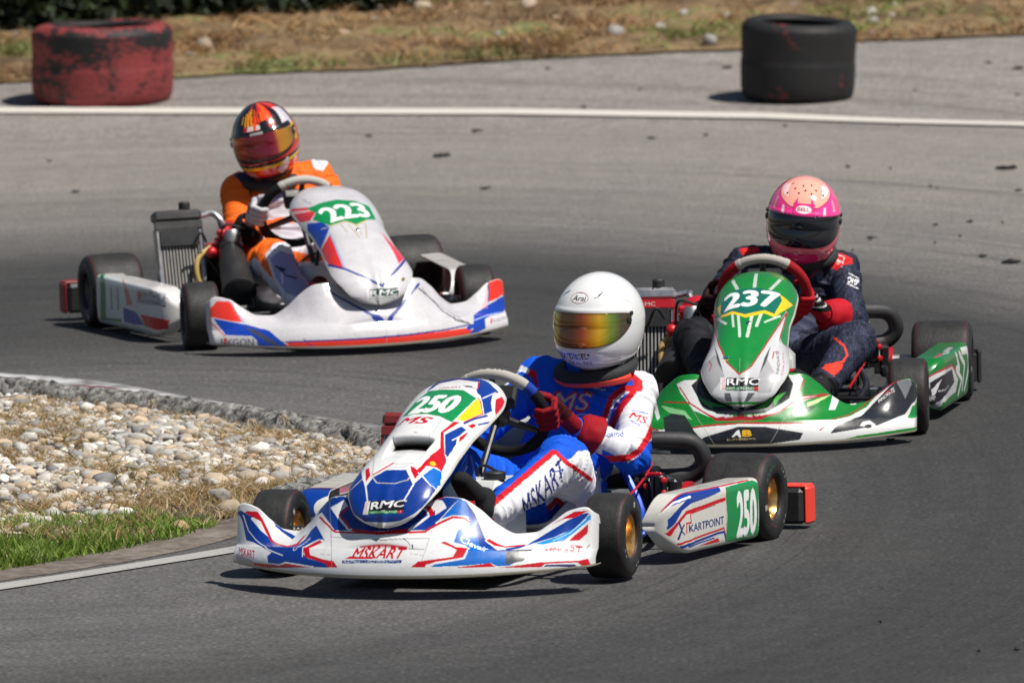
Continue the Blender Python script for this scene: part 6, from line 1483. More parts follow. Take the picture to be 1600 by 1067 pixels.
POD_WHITE = [('poly', [(0.0, 0.213), (0.011, 0.219), (0.086, 0.219), (0.161, 0.219), (0.235, 0.219), (0.264, 0.219), (0.348, 0.188), (0.351, 0.164), (0.351, 0.14), (0.351, 0.112), (0.347, 0.079), (0.341, 0.045), (0.292, 0.048), (0.205, 0.044), (0.118, 0.04), (0.031, 0.036), (0.04, 0.073), (0.046, 0.109), (0.049, 0.14), (0.05, 0.166), (0.046, 0.192)], (205, 210, 208)),
('poly', [(0.0, 0.213), (0.015, 0.219), (0.096, 0.219), (0.178, 0.219), (0.258, 0.219), (0.254, 0.217), (0.175, 0.219), (0.1, 0.219), (0.025, 0.219), (0.11, 0.188), (0.113, 0.163), (0.113, 0.139), (0.113, 0.11), (0.109, 0.077), (0.102, 0.042), (0.198, 0.047), (0.293, 0.052), (0.289, 0.037), (0.202, 0.034), (0.114, 0.031), (0.026, 0.029), (0.038, 0.066), (0.045, 0.105), (0.048, 0.137), (0.05, 0.165), (0.046, 0.191)], (20, 120, 70)),
('line', [(0.179, 0.167), (0.182, 0.145), (0.183, 0.121), (0.183, 0.092)], 0.016, (20, 120, 70)),
('line', [(0.258, 0.172), (0.261, 0.15), (0.263, 0.127), (0.263, 0.1)], 0.016, (20, 120, 70)),
('poly', [(0.324, 0.112), (0.402, 0.108), (0.48, 0.104), (0.525, 0.078), (0.568, 0.051), (0.508, 0.045), (0.448, 0.04), (0.384, 0.042), (0.321, 0.043), (0.324, 0.079)], (40, 66, 150)),
('poly', [(0.528, 0.098), (0.619, 0.1), (0.686, 0.097), (0.723, 0.085), (0.745, 0.055), (0.731, 0.004), (0.718, 0.022), (0.691, 0.031), (0.647, 0.043), (0.576, 0.044), (0.553, 0.071)], (190, 30, 34)),
('poly', [(0.253, 0.217), (0.35, 0.195), (0.387, 0.181), (0.406, 0.164), (0.425, 0.147), (0.444, 0.129), (0.364, 0.122), (0.356, 0.146), (0.347, 0.167), (0.336, 0.189)], (190, 120, 120)),
('poly', [(0.493, 0.189), (0.582, 0.19), (0.663, 0.194), (0.7, 0.206), (0.717, 0.219), (0.735, 0.194), (0.734, 0.157), (0.704, 0.15), (0.656, 0.146), (0.571, 0.143), (0.484, 0.14), (0.49, 0.165)], (165, 165, 170)),
('text', 'TECNO SPORT', (0.5043, 0.1616), (0.735, 0.1853), 0.0222, (80, 76, 82), {'bold': 0.02, 'shear': 0.284}),
('text', 'EXGON', (0.5131, 0.1425), (0.7312, 0.1534), 0.0141, (90, 86, 92), {'bold': 0.02, 'shear': 0.366}),
('poly', [(0.514, 0.182), (0.544, 0.182), (0.539, 0.156), (0.516, 0.157)], (190, 50, 50))]


# ------------------------------------------------------------------ suit patterns, in metres on the cloth as cut for the seated driver
SUIT_BLUE = [('torso', 'poly', [(0.0444, 0.6007), (0.0867, 0.5827), (0.1031, 0.5751), (0.1135, 0.5213), (0.1083, 0.5036), (0.0477, 0.5055)], (222, 222, 226)),
('torso', 'poly', [(0.0757, 0.5522), (0.0867, 0.5827), (0.1061, 0.575), (0.1123, 0.5213), (0.1061, 0.5084), (0.0944, 0.5159)], (196, 20, 34)),
('torso', 'poly', [(0.3871, 0.5732), (0.4049, 0.5774), (0.487, 0.563), (0.4825, 0.3857), (0.3991, 0.3525), (0.2804, 0.3322), (0.2992, 0.3732), (0.3314, 0.4731), (0.3914, 0.5127), (0.4268, 0.5116), (0.4216, 0.5414)], (222, 222, 226)),
('torso', 'poly', [(0.3822, 0.5663), (0.3942, 0.573), (0.4131, 0.5535), (0.4344, 0.5351), (0.4296, 0.508), (0.4091, 0.5122), (0.4038, 0.536)], (196, 20, 34)),
('torso', 'line', [(0.4268, 0.5116), (0.3737, 0.5133), (0.3345, 0.4819), (0.3136, 0.4262), (0.2992, 0.3732)], 0.017, (196, 20, 34)),
('torso', 'poly', [(0.3822, 0.4982), (0.3429, 0.4609), (0.3236, 0.4022), (0.3536, 0.4191), (0.3663, 0.4543), (0.4027, 0.4946)], (8, 84, 205)),
('torso', 'line', [(0.4059, 0.5034), (0.3664, 0.4572), (0.3353, 0.3959)], 0.019, (196, 20, 34)),
('uarm_l', 'poly', [(0.3861, 0.5714), (0.4039, 0.5756), (0.4858, 0.5612), (0.4812, 0.3844), (0.3981, 0.3513), (0.2797, 0.3311), (0.2985, 0.372), (0.3306, 0.4716), (0.3905, 0.5111), (0.4257, 0.51), (0.4206, 0.5397)], (222, 222, 226)),
('uarm_l', 'poly', [(0.3812, 0.5645), (0.3932, 0.5712), (0.4121, 0.5517), (0.4334, 0.5334), (0.4286, 0.5064), (0.4081, 0.5105), (0.4028, 0.5343)], (196, 20, 34)),
('uarm_l', 'line', [(0.4257, 0.51), (0.3728, 0.5116), (0.3337, 0.4803), (0.3128, 0.4248), (0.2985, 0.372)], 0.017, (196, 20, 34)),
('uarm_l', 'poly', [(0.3813, 0.4966), (0.342, 0.4594), (0.3228, 0.4008), (0.3527, 0.4177), (0.3654, 0.4528), (0.4018, 0.493)], (8, 84, 205)),
('uarm_l', 'line', [(0.4049, 0.5018), (0.3655, 0.4557), (0.3345, 0.3946)], 0.019, (196, 20, 34)),
('torso', 'text', 'MS', (0.1443, 0.4514), (0.2626, 0.4443), 0.0624, (190, 30, 50), {'bold': 0.06, 'shear': 0.319}),
('torso', 'text', 'MS', (0.1503, 0.4548), (0.2586, 0.448), 0.0552, (188, 182, 178), {'bold': 0.0, 'shear': 0.318}),
('torso', 'line', [(0.1646, 0.4336), (0.2712, 0.4334)], 0.004, (170, 180, 200)),
('torso', 'line', [(0.1852, 0.4271), (0.2062, 0.4383)], 0.008, (200, 200, 205)),
('torso', 'line', [(0.2852, 0.516), (0.3175, 0.5091)], 0.003, (200, 200, 210)),
('arm_l', 'text', 'MS', (0.3876, 0.4211), (0.4356, 0.4008), 0.023, (196, 20, 34), {'bold': 0.02, 'shear': 0.319}),
('arm_l', 'line', [(0.3892, 0.414), (0.4209, 0.3954)], 0.003, (60, 80, 160)),
('arm_l', 'line', [(0.3987, 0.4431), (0.4452, 0.4329)], 0.003, (60, 80, 160)),
('arm_l', 'poly', [(0.1731, 0.3438), (0.3035, 0.3871), (0.3004, 0.2694), (0.1712, 0.273)], (222, 222, 226)),
('arm_l', 'text', 'undersound', (0.247, 0.3605), (0.3685, 0.3617), 0.0194, (50, 80, 160), {'bold': 0.02, 'shear': 0.036}),
('arm_l', 'line', [(0.2079, 0.3251), (0.2429, 0.3152), (0.3128, 0.2938), (0.3832, 0.2965), (0.4189, 0.319), (0.4493, 0.3652), (0.4618, 0.3942)], 0.02, (196, 20, 34)),
('arm_l', 'poly', [(0.1956, 0.3048), (0.2425, 0.3017), (0.3125, 0.2809), (0.3828, 0.2818), (0.4185, 0.3043), (0.4489, 0.3476), (0.4781, 0.3467), (0.4745, 0.2058), (0.1932, 0.2134)], (8, 84, 205)),
('leg_l', 'poly', [(-0.0692, 0.1285), (0.1496, 0.3136), (0.168, 0.3081), (0.2707, 0.2248), (0.306, 0.162), (0.2674, 0.1011), (0.1424, 0.0423), (-0.0559, 0.0474)], (222, 222, 226)),
('leg_l', 'line', [(-0.0691, 0.1316), (0.1496, 0.3136)], 0.018, (196, 20, 34)),
('leg_l', 'line', [(0.1571, 0.3158), (0.1859, 0.2859), (0.2647, 0.2311)], 0.013, (196, 20, 34)),
('leg_l', 'text', 'MSKART', (0.0636, 0.1064), (0.1858, 0.2333), 0.0561, (30, 40, 110), {'bold': 0.02, 'shear': 0.735}),
('leg_l', 'line', [(0.0478, 0.0956), (0.1201, 0.1347), (0.1582, 0.1721), (0.2066, 0.1324)], 0.016, (196, 20, 34)),
('leg_l', 'poly', [(0.1193, 0.105), (0.1323, 0.1294), (0.1592, 0.1628), (0.2003, 0.1276), (0.1928, 0.0783)], (24, 50, 150)),
('leg_l', 'line', [(-0.0627, 0.1408), (-0.0418, 0.1091)], 0.02, (196, 20, 34)),
('leg_l', 'line', [(0.148, 0.2529), (0.1791, 0.2613), (0.1691, 0.2338)], 0.004, (40, 60, 140))]
SUIT_NAVY = [('torso', 'poly', [(0.2532, 0.5734), (0.2993, 0.5636), (0.3336, 0.5465), (0.3332, 0.5291), (0.3012, 0.5229), (0.2747, 0.505), (0.2435, 0.5302)], (200, 28, 34)),
('torso', 'line', [(0.2474, 0.5736), (0.3048, 0.5518), (0.2953, 0.5173)], 0.003, (230, 220, 220)),
('torso', 'text', 'OMP', (0.2524, 0.5416), (0.2913, 0.5232), 0.0171, (230, 220, 220), {'bold': 0.02, 'shear': -0.072}),
('torso', 'text', 'OMP', (0.3096, 0.4647), (0.3487, 0.451), 0.0211, (225, 225, 230), {'bold': 0.04, 'shear': -0.035}),
('torso', 'line', [(0.3179, 0.4935), (0.3522, 0.4764)], 0.003, (225, 225, 230)),
('torso', 'line', [(0.3112, 0.4589), (0.3484, 0.4405)], 0.003, (225, 225, 230)),
('arm_l', 'poly', [(0.2532, 0.5734), (0.2993, 0.5636), (0.3336, 0.5465), (0.3332, 0.5291), (0.3012, 0.5229), (0.2747, 0.505), (0.2435, 0.5302)], (200, 28, 34)),
('arm_l', 'line', [(0.2474, 0.5736), (0.3048, 0.5518), (0.2953, 0.5173)], 0.003, (230, 220, 220)),
('arm_l', 'text', 'OMP', (0.2524, 0.5416), (0.2913, 0.5232), 0.0171, (230, 220, 220), {'bold': 0.02, 'shear': -0.072}),
('arm_l', 'text', 'OMP', (0.3096, 0.4647), (0.3487, 0.451), 0.0211, (225, 225, 230), {'bold': 0.04, 'shear': -0.035}),
('arm_l', 'line', [(0.3179, 0.4935), (0.3522, 0.4764)], 0.003, (225, 225, 230)),
('arm_l', 'line', [(0.3112, 0.4589), (0.3484, 0.4405)], 0.003, (225, 225, 230)),
('torso', 'line', [(0.2378, 0.5373), (0.2111, 0.5078), (0.1814, 0.4784)], 0.004, (200, 28, 34)),
('torso', 'poly', [(-0.0564, 0.59), (0.0075, 0.5953), (0.0146, 0.5766), (-0.0134, 0.5715), (-0.0483, 0.5666)], (200, 28, 34)),
('arm_r', 'poly', [(-0.0564, 0.59), (0.0075, 0.5953), (0.0146, 0.5766), (-0.0134, 0.5715), (-0.0483, 0.5666)], (200, 28, 34)),
('leg_l', 'line', [(0.2487, 0.2686), (0.2777, 0.2411), (0.2855, 0.2095), (0.2679, 0.1882), (0.2061, 0.176)], 0.007, (225, 60, 42)),
('leg_l', 'poly', [(0.1922, 0.1689), (0.2153, 0.1798), (0.2689, 0.1825), (0.2663, 0.1688), (0.2337, 0.1411), (0.2186, 0.1529)], (225, 60, 42)),
('leg_l', 'poly', [(0.1414, 0.1388), (0.193, 0.1546), (0.2491, 0.119), (0.2483, 0.0847), (0.1515, 0.0871)], (16, 16, 18))]
SUIT_ORANGE = [('torso', 'poly', [(-0.2431, 0.5968), (-0.1848, 0.6061), (-0.1567, 0.5725), (-0.1709, 0.5327), (-0.2115, 0.5594)], (44, 58, 96)),
('arm_r', 'poly', [(-0.2431, 0.5968), (-0.1848, 0.6061), (-0.1567, 0.5725), (-0.1709, 0.5327), (-0.2115, 0.5594)], (44, 58, 96)),
('torso', 'poly', [(-0.1804, 0.5074), (-0.1432, 0.4881), (-0.093, 0.5159), (0.0012, 0.5022), (-0.03, 0.43), (-0.1614, 0.412), (-0.1787, 0.4417)], (214, 214, 220)),
('torso', 'poly', [(-0.1369, 0.5062), (-0.1141, 0.5384), (-0.0414, 0.5399), (-0.0719, 0.4897), (-0.1087, 0.4762)], (150, 150, 188)),
('torso', 'line', [(-0.1781, 0.5366), (-0.178, 0.4417)], 0.006, (20, 24, 24)),
('torso', 'poly', [(0.0494, 0.6579), (0.1149, 0.6561), (0.1178, 0.6304), (0.0986, 0.5981), (0.0661, 0.6063)], (214, 218, 228)),
('torso', 'line', [(0.0672, 0.6465), (0.0992, 0.6163)], 0.003, (70, 110, 190)),
('arm_l', 'poly', [(0.0494, 0.6579), (0.1149, 0.6561), (0.1178, 0.6304), (0.0986, 0.5981), (0.0661, 0.6063)], (214, 218, 228)),
('arm_l', 'line', [(0.0672, 0.6465), (0.0992, 0.6163)], 0.003, (70, 110, 190)),
('arm_r', 'line', [(-0.2085, 0.353), (-0.1608, 0.3806)], 0.006, (200, 180, 190)),
('leg_r', 'poly', [(-0.1211, 0.2817), (-0.0841, 0.3237), (-0.0195, 0.3289), (0.0519, 0.3196), (0.0642, 0.2472), (0.0477, 0.1756), (0.0315, 0.1113), (-0.0407, 0.092), (-0.0878, 0.1943), (-0.1076, 0.2525)], (212, 212, 220)),
('leg_r', 'poly', [(-0.1001, 0.2666), (-0.0635, 0.2943), (-0.0066, 0.2781), (0.0275, 0.2195), (0.0438, 0.1613), (0.0172, 0.1117), (-0.0394, 0.1352), (-0.0807, 0.1941)], (150, 150, 188)),
('leg_r', 'line', [(-0.0759, 0.2371), (-0.0376, 0.1999), (0.0015, 0.1879)], 0.006, (22, 26, 50)),
('leg_r', 'line', [(-0.0653, 0.2296), (-0.0441, 0.2217)], 0.01, (22, 26, 50)),
('leg_r', 'line', [(-0.0552, 0.2077), (-0.0527, 0.1716)], 0.006, (220, 220, 226)),
('leg_l', 'poly', [(-0.0841, 0.3237), (0.1097, 0.3322), (0.1223, 0.2742), (0.0507, 0.2764), (-0.0346, 0.3006)], (214, 214, 220))]


# ------------------------------------------------------------------ kart parts
def solid_shell(name, P, nu, nv, mat, parent, cols, thick=.004, close_rim=True):
    o = mesh_obj(name, P, grid_faces(nu, nv), mat, parent, cols=cols)
    md = o.modifiers.new('thickness', 'SOLIDIFY')
    md.thickness = thick
    md.offset = 0
    return o


def make_wheel(parent, x, y, R, w, side, steer, rim_mat, seed=0, label=None):
    wh = empty('wheel', parent, loc=(x, -y, R))
    wh.rotation_euler = (0, 0, -steer)
    if label: wh['label'] = label
    h = w / 2
    prof = [(-.80 * h, .066), (-.93 * h, .069), (-1.0 * h, .078), (-1.02 * h, .088), (-1.015 * h, .100 * R / .128), (-.985 * h, .87 * R), (-.93 * h, .925 * R), (-.86 * h, .963 * R),
            (-.78 * h, .982 * R), (-.68 * h, .991 * R), (-.5 * h, .996 * R), (-.25 * h, .999 * R), (0, R)]
    prof = prof + [(-t, r) for t, r in prof[-2::-1]]
    n = 120
    pr = np.array(prof); tt = np.linspace(0, len(pr) - 1, 97)
    T = np.interp(tt, range(len(pr)), pr[:, 0]); Rr = np.interp(tt, range(len(pr)), pr[:, 1])
    th = np.linspace(0, 2 * np.pi, n, endpoint=False)
    TH, TT = np.meshgrid(th, T, indexing='ij'); _, RR = np.meshgrid(th, Rr, indexing='ij')
    P = np.stack([TT, RR * np.cos(TH), RR * np.sin(TH)], -1).reshape(-1, 3)
    C = np.zeros((n, len(T), 3)); C[:] = (.021, .021, .022)
    tread = np.abs(T) < .80 * h
    C[:, tread] = (.027, .0265, .026)
    for sg in (-1, 1):
        k = np.abs(T - sg * .845 * h) < .012 * h + .0006
        C[:, k] = (.10, .012, .016)
        side_k = (T * sg > .97 * h)
        rr = Rr / R
        for (a0, a1, r0, r1, c) in ((.35, .75, .72, .77, (.30, .34, .32)), (2.7, 3.25, .66, .80, (.42, .42, .42)), (3.6, 4.5, .72, .755, (.02, .22, .08)), (5.1, 5.6, .72, .77, (.28, .28, .28)), (1.5, 2.1, .62, .65, (.3, .05, .05))):
            kk = side_k & (rr > r0) & (rr < r1)
            ka = ((th + seed) % (2 * np.pi) > a0) & ((th + seed) % (2 * np.pi) < a1) & ((np.arange(n) // 2) % 2 == 0)
            if c[0] > .4: ka = ((th + seed) % (2 * np.pi) > a0) & ((th + seed) % (2 * np.pi) < a0 + .17)
            C[np.ix_(ka, kk)] = c
    F = grid_faces(n, len(T), close_u=True)
    mesh_obj('tyre', P, F, M['tyre'], wh, cols=C.reshape(-1, 3))
    b = MB()
    ax = (side, 0, 0)
    pf = [(-.84 * h, .062), (-.84 * h, .0715), (-.80 * h, .0725), (-.76 * h, .066), (-.70 * h, .0615), (-.45 * h, .052), (.1 * h, .052), (.6 * h, .0605), (.72 * h, .0625), (.78 * h, .067), (.82 * h, .0735), (.86 * h, .0735),
          (.865 * h, .069), (.80 * h, .0655), (.70 * h, .0585), (.45 * h, .0555), (.12 * h, .051), (.0, .046), (-.02 * h, .040), (.02 * h, .034), (.10 * h, .030), (.10 * h, .022), (.18 * h, .021), (.20 * h, .0)]
    b.lathe(pf, (0, 0, 0), ax, 40)
    # spoke ribs and bolts
    for k in range(3):
        a = 2 * math.pi * k / 3 + .5
        b.tube([(side * .125 * h, .028 * math.cos(a), .028 * math.sin(a)), (side * .30 * h, .028 * math.cos(a), .028 * math.sin(a))], .0048, 8)
    b.lathe([(-.84 * h, .062), (-.7 * h, .056), (-.4 * h, .048), (-.05 * h, .046), (-.02 * h, 0)], (0, 0, 0), ax, 36)
    b.build('rim', rim_mat, wh)
    c = MB()
    c.lathe([(.12 * h, .012), (.52 * h, .012), (.53 * h, .009), (.60 * h, .009), (.60 * h, 0)], (0, 0, 0), ax, 14)
    c.lathe([(.3 * h, .0), (.3 * h, .0165), (.40 * h, .0165), (.40 * h, .0)], (0, 0, 0), ax, 6)
    c.build('hub_nut', M['chrome'], wh)
    return wh


def torus_rim(parent, C, R, r, e1, e2, segcol, txt=None, mat=None, txtcol='1a1a1a'):
    """steering wheel rim; e1 to driver's left, e2 up the wheel plane; colours by angle from the top"""
    n, m = 360, 26
    th = np.linspace(0, 2 * np.pi, n, endpoint=False)      # 0 = top, positive towards +e1
    ph = np.linspace(0, 2 * np.pi, m, endpoint=False)
    TH, PH = np.meshgrid(th, ph, indexing='ij'); TH = TH.ravel(); PH = PH.ravel()
    e3 = np.cross(e1, e2)
    sx = 1.0
    rad = np.sin(TH)[:, None] * e1 * sx + np.cos(TH)[:, None] * e2
    grip = r * (1 + .10 * (np.abs(np.sin(TH)) > .5))
    P = C + rad * (R + grip * np.cos(PH))[:, None] + (grip * np.sin(PH))[:, None] * e3
    tw = (TH + np.pi) % (2 * np.pi) - np.pi
    ph2 = (PH + np.pi) % (2 * np.pi) - np.pi
    pt = Paint(np.stack([tw * R, ph2 * r], -1), (30, 30, 30))
    for a0, a1, c in segcol:
        k = (tw >= a0) & (tw < a1)
        pt.C[k] = lin(c)
    # a seam of stitches along the inner side
    k = (np.abs(np.abs(ph2) - np.pi) < .2)
    pt.C[k] *= .55
    if txt:
        for (t, a0, a1, hh, off) in txt:
            pt.text(t, (a0 * R, off), (a1 * R, off), hh, txtcol, bold=.03)
    F = np.concatenate([grid_faces(n, m, close_u=True),
                        np.stack([np.arange(n) * m + m - 1, (np.arange(n) + 1) % n * m + m - 1, (np.arange(n) + 1) % n * m, np.arange(n) * m], -1)])
    return mesh_obj('wheel_grip', P, F, mat or M['glove'], parent, cols=pt.C)


def printed_film(pt, cfg):
    """the fine printed ground pattern of some sticker sets"""
    k = cfg.get('print')
    if not k: return
    x, y = pt.Q[:, 0], pt.Q[:, 1]
    if k == 'specks':
        s = np.sin(x * 420 + np.sin(y * 300)) * np.sin(y * 380)
        pt.C[s > .62] = lin((206, 178, 186))
        pt.C[s < -.62] = lin((172, 180, 204))
        pt.C *= (1 + .05 * noise3(np.c_[pt.Q * 22, np.zeros(len(x)) + 4]))[:, None]
    if k == 'scales':
        hx = x * 95 + .5 * (np.floor(y * 110) % 2)
        d = np.hypot((hx % 1) - .5, ((y * 110) % 1) - .5)
        pt.C *= (1 - .30 * (d > .42) + .10 * noise3(np.c_[pt.Q * 14, np.zeros(len(x))]))[:, None]


def build_kart(cfg):
    k = empty('racing_kart', mat=cfg['mat'])
    tag(k, cfg['label'], 'kart', 'racing karts on the track')
    FLIP[0] = True
    fm = cfg['frame']
    # ---- bodywork: nose fairing
    P, U, Vv = make_grid(nose_surf, 760, 200, dz=cfg.get('nose_dz', 0))
    pt = Paint(nose_uv(U, Vv), cfg['nose_base'])
    printed_film(pt, cfg)
    pt.run(cfg['nose'])
    lip = Vv < .095
    pt.C[lip] = lin((158, 152, 136))
    o = solid_shell('nose_fairing', P, 760, 200, cfg['film'], k, pt.C)
    # black lip under the nose
    # ---- front panel
    P, U, Vv = make_grid(panel_surf, 230, 520, wide=cfg.get('wide', 1), drop=cfg.get('drop', 1), dz=cfg.get('panel_dz', 0), dx=cfg.get('panel_dx', 0), taper=cfg.get('taper', 0))
    pt = Paint(panel_uv(U, Vv), cfg['panel_base'])
    printed_film(pt, cfg)
    pt.run(cfg['panel'])
    rim_ = (np.abs(U) > .962) | (Vv < .014) | (Vv > .985)
    pt.C[rim_] = lin(cfg.get('rim_col', (200, 198, 190)))
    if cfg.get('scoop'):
        # air scoop: a pocket pressed into the panel, deepest under a brow
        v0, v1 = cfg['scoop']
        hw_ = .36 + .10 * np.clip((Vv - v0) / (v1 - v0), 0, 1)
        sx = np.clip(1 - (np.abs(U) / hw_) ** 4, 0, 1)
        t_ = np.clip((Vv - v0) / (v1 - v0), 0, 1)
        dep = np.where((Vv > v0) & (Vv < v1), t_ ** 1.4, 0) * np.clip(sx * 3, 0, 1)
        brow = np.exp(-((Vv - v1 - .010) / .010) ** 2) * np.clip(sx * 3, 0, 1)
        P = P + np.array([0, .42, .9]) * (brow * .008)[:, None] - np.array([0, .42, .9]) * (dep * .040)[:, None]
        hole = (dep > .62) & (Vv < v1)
        pt.C[hole] = lin((20, 18, 20))  # darkness of an opening painted black on the closed pocket
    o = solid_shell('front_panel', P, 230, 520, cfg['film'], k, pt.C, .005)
    # panel mounting bolt
    b = MB()
    q = panel_surf(np.array([.0]), np.array([.50]), dz=cfg.get('panel_dz', 0))[0]
    nrm = np.array([0, .42, .9])
    q = q + np.array([cfg.get('panel_dx', 0), 0, 0])
    b.lathe([(0, .009), (.004, .009), (.006, .006), (.006, 0)], q + nrm * .002, nrm, 12)
    b.build('panel_bolt', M['chrome'], o)
    # ---- side pods
    for sd in (1, -1):
        P, U, Vv = make_grid(pod_surf, 420, 240, u0=0, y0=cfg.get('pod_y', .17))
        P = P.copy(); P[:, 0] *= sd
        uv = pod_uv(U, Vv)
        if sd < 0: uv[:, 0] = .76 - uv[:, 0]
        pt = Paint(uv, cfg['pod_base']).run(cfg['pod_l'] if sd > 0 else cfg['pod_r'])
        inner = (Vv < .12) | (Vv > .93)
        o = solid_shell('side_pod', P, 420, 240, cfg['film'], k, pt.C, .005)
        # brackets that carry the pod
        b = MB()
        for yy in (.02, -.22):
            b.tube(bez([(sd * .24, yy, .055), (sd * .42, yy, .06), (sd * .53, yy - .02, .075), (sd * .56, yy - .02, .12)], 6), .010, 8)
        b.tube(bez([(sd * .30, .20, .055), (sd * .44, .16, .065), (sd * .52, .06, .085), (sd * .56, -.28, .085), (sd * .50, -.36, .06), (sd * .28, -.36, .055)], 6), .010, 8)
        b.build('nerf_bar', M['steel_dark'], k)
    # ---- chassis
    b = MB()
    for sd in (1, -1):
        b.tube(bez([(sd * .10, .80, .055), (sd * .27, .74, .055), (sd * .31, .52, .055), (sd * .34, .20, .05), (sd * .33, -.2, .05), (sd * .30, -.45, .055), (sd * .27, -.66, .06)], 8), .015, 10)
        b.tube([(sd * .31, .52, .06), (sd * .40, .53, .09)], .017, 10)
        b.tube(bez([(sd * .33, -.12, .05), (sd * .34, -.30, .10), (sd * .25, -.38, .24), (sd * .21, -.36, .30)], 6), .012, 8)
    b.tube([(-.10, .80, .055), (.10, .80, .055)], .015, 10)
    for yy in (.45, -.05, -.38):
        b.tube([(-.31, yy, .05), (.31, yy, .05)], .014, 10)
    b.tube([(-.26, -.65, .06), (.26, -.65, .06)], .015, 10)
    # steering column support
    b.tube([(-.10, .45, .06), (0, .30, .34)], .009, 8); b.tube([(.10, .45, .06), (0, .30, .34)], .009, 8)
    for sd in (1, -1):
        b.tube(bez([(sd * .34, -.02, .05), (sd * .40, -.08, .07), (sd * .43, -.20, .10), (sd * .40, -.40, .13)], 6), .012, 8)
        b.tube([(sd * .33, .30, .05), (sd * .46, .27, .08), (sd * .52, .20, .10)], .010, 8)
    b.build('chassis_frame', fm, k)
    b = MB(); b.box((0, .42, .032), (.50, .78, .004)); b.build('floor_tray', M['alu'], k)
    # axle
    b = MB()
    b.tube([(-.60, -.525, .14), (.60, -.525, .14)], .022, 16)
    b.tube([(.36, -.525, .14), (.40, -.525, .14)], .045, 18)
    b.tube([(-.40, -.525, .14), (-.36, -.525, .14)], .045, 18)
    for sx in (-.52, .52): b.tube([(sx - .03, -.525, .14), (sx + .03, -.525, .14)], .034, 18)
    ax = b.build('rear_axle', M['alu'], k)
    b = MB(); b.tube([(.405, -.525, .14), (.425, -.525, .14)], .048, 18); b.build('axle_collar', M['red_part'], ax)
    # brake: disc, caliper
    b = MB()
    b.lathe([(0, .03), (0, .095), (.010, .095), (.010, .03)], (.30, -.525, .14), (1, 0, 0), 30)
    bd = b.build('brake_disc', M['steel_dark'], k)
    b = MB()
    b.box((.305, -.425, .165), (.07, .06, .09), bev=.012); b.box((.365, -.40, .185), (.035, .05, .08), bev=.01)
    b.box((.305, -.44, .222), (.055, .05, .03), bev=.008); b.tube([(.345, -.385, .13), (.345, -.385, .24)], .009, 8); b.box((.40, -.44, .15), (.03, .06, .11), bev=.008)
    b.build('brake_caliper', M['steel_dark'], k)
    b = MB()
    for q_ in ((.385, -.375, .205), (.385, -.375, .165), (.32, -.39, .185)): b.lathe([(0, .010), (.008, .010), (.010, .007), (.010, 0)], q_, (.6, .8, 0), 14)
    b.box((.36, -.36, .225), (.05, .012, .012), bev=.003)
    b.tube(bez([(.305, -.42, .24), (.36, -.34, .26), (.36, -.2, .20), (.30, 0, .10)], 6), .004, 6)
    b.build('brake_line', M['red_part'], k)
    # front stub axles, spacers, tie rods
    for sd in (1, -1):
        b = MB()
        b.box((sd * .415, .53, .115), (.035, .03, .09), bev=.006)
        for q in range(7):
            b.lathe([(0, .0), (0, .015), (.002, .017), (.010, .017), (.012, .015), (.012, 0)], (sd * (.432 + .013 * q), .525, .128), (sd, 0, 0), 16)
        b.tube([(sd * .41, .53, .07), (sd * .41, .53, .165)], .008, 8)
        b.build('stub_axle', M['chrome'], k)
        b = MB()
        b.tube([(sd * .405, .47, .115), (sd * .04, .40, .115)], .0075, 8)
        b.ball((sd * .405, .47, .115), .013, 6); b.ball((sd * .04, .40, .115), .012, 6)
        b.tube([(sd * .405, .47, .115), (sd * .415, .53, .10)], .009, 8)
        b.build('tie_rod', M['steel_dark'], k)
    # pedals
    for sd in (1, -1):
        b = MB()
        b.tube(bez([(sd * .15, .66, .05), (sd * .15, .68, .15), (sd * .13, .70, .235)], 5), .008, 8)
        b.tube([(sd * .085, .70, .235), (sd * .16, .70, .235)], .010, 8)
        b.tube([(sd * .18, .66, .055), (sd * .10, .66, .055)], .008, 8)
        b.build('pedal', M['red_part'], k)
    # steering
    sw = empty('steering_wheel', k)
    C = np.array([cfg.get('sw_x', 0.0), .025, .447 + cfg.get('sw_z', 0)]); e1 = np.array([1., 0, 0]); e2 = np.array([0, .5, .866])
    roll = cfg.get('sw_roll', 0)
    e1r = e1 * math.cos(roll) + e2 * math.sin(roll); e2r = e2 * math.cos(roll) - e1 * math.sin(roll)
    torus_rim(sw, C, .145, .0165, e1r, e2r, cfg['sw'], cfg.get('sw_txt'))
    b = MB()
    fwd = np.cross(e1, e2) * -1          # towards the front of the kart
    if fwd[1] < 0: fwd = -fwd
    for a in (0.0, 2.1, -2.1):
        d = math.sin(a) * e1r + math.cos(a) * e2r
        b.tube([C + fwd * .02 + d * .02, C + fwd * .012 + d * .07, C + d * .135], [.014, .012, .010], 8)
    b.lathe([(-.015, 0), (-.015, .035), (.02, .035), (.03, .02), (.03, 0)], C + fwd * .01, fwd, 20)
    b.box(C - fwd * .012 + e2r * .05, (.12, .03, .075), Matrix.Rotation(.52, 4, 'X'), bev=.008)
    b.build('wheel_spokes', M['black_plastic'], sw)
    b = MB(); b.tube([C + fwd * .03, (0, .38, .10)], .011, 10); b.build('steering_column', M['steel_dark'], k)
    # tank
    b = MB()
    b.box((.03, .26, .165), (.20, .24, .21), bev=.03)
    tk = b.build('fuel_tank', M['tank'], k, sharp=60)
    b = MB(); b.lathe([(0, .034), (.02, .034), (.024, .030), (.024, 0)], (.08, .30, .270), (0, 0, 1), 18)
    b.tube(bez([(.08, .27, .29), (.0, .2, .30), (-.08, .1, .22), (-.2, -.05, .16)], 6), .005, 6)
    b.build('tank_cap', M['black_plastic'], tk)
    # seat shell
    nu, nv = 41, 31
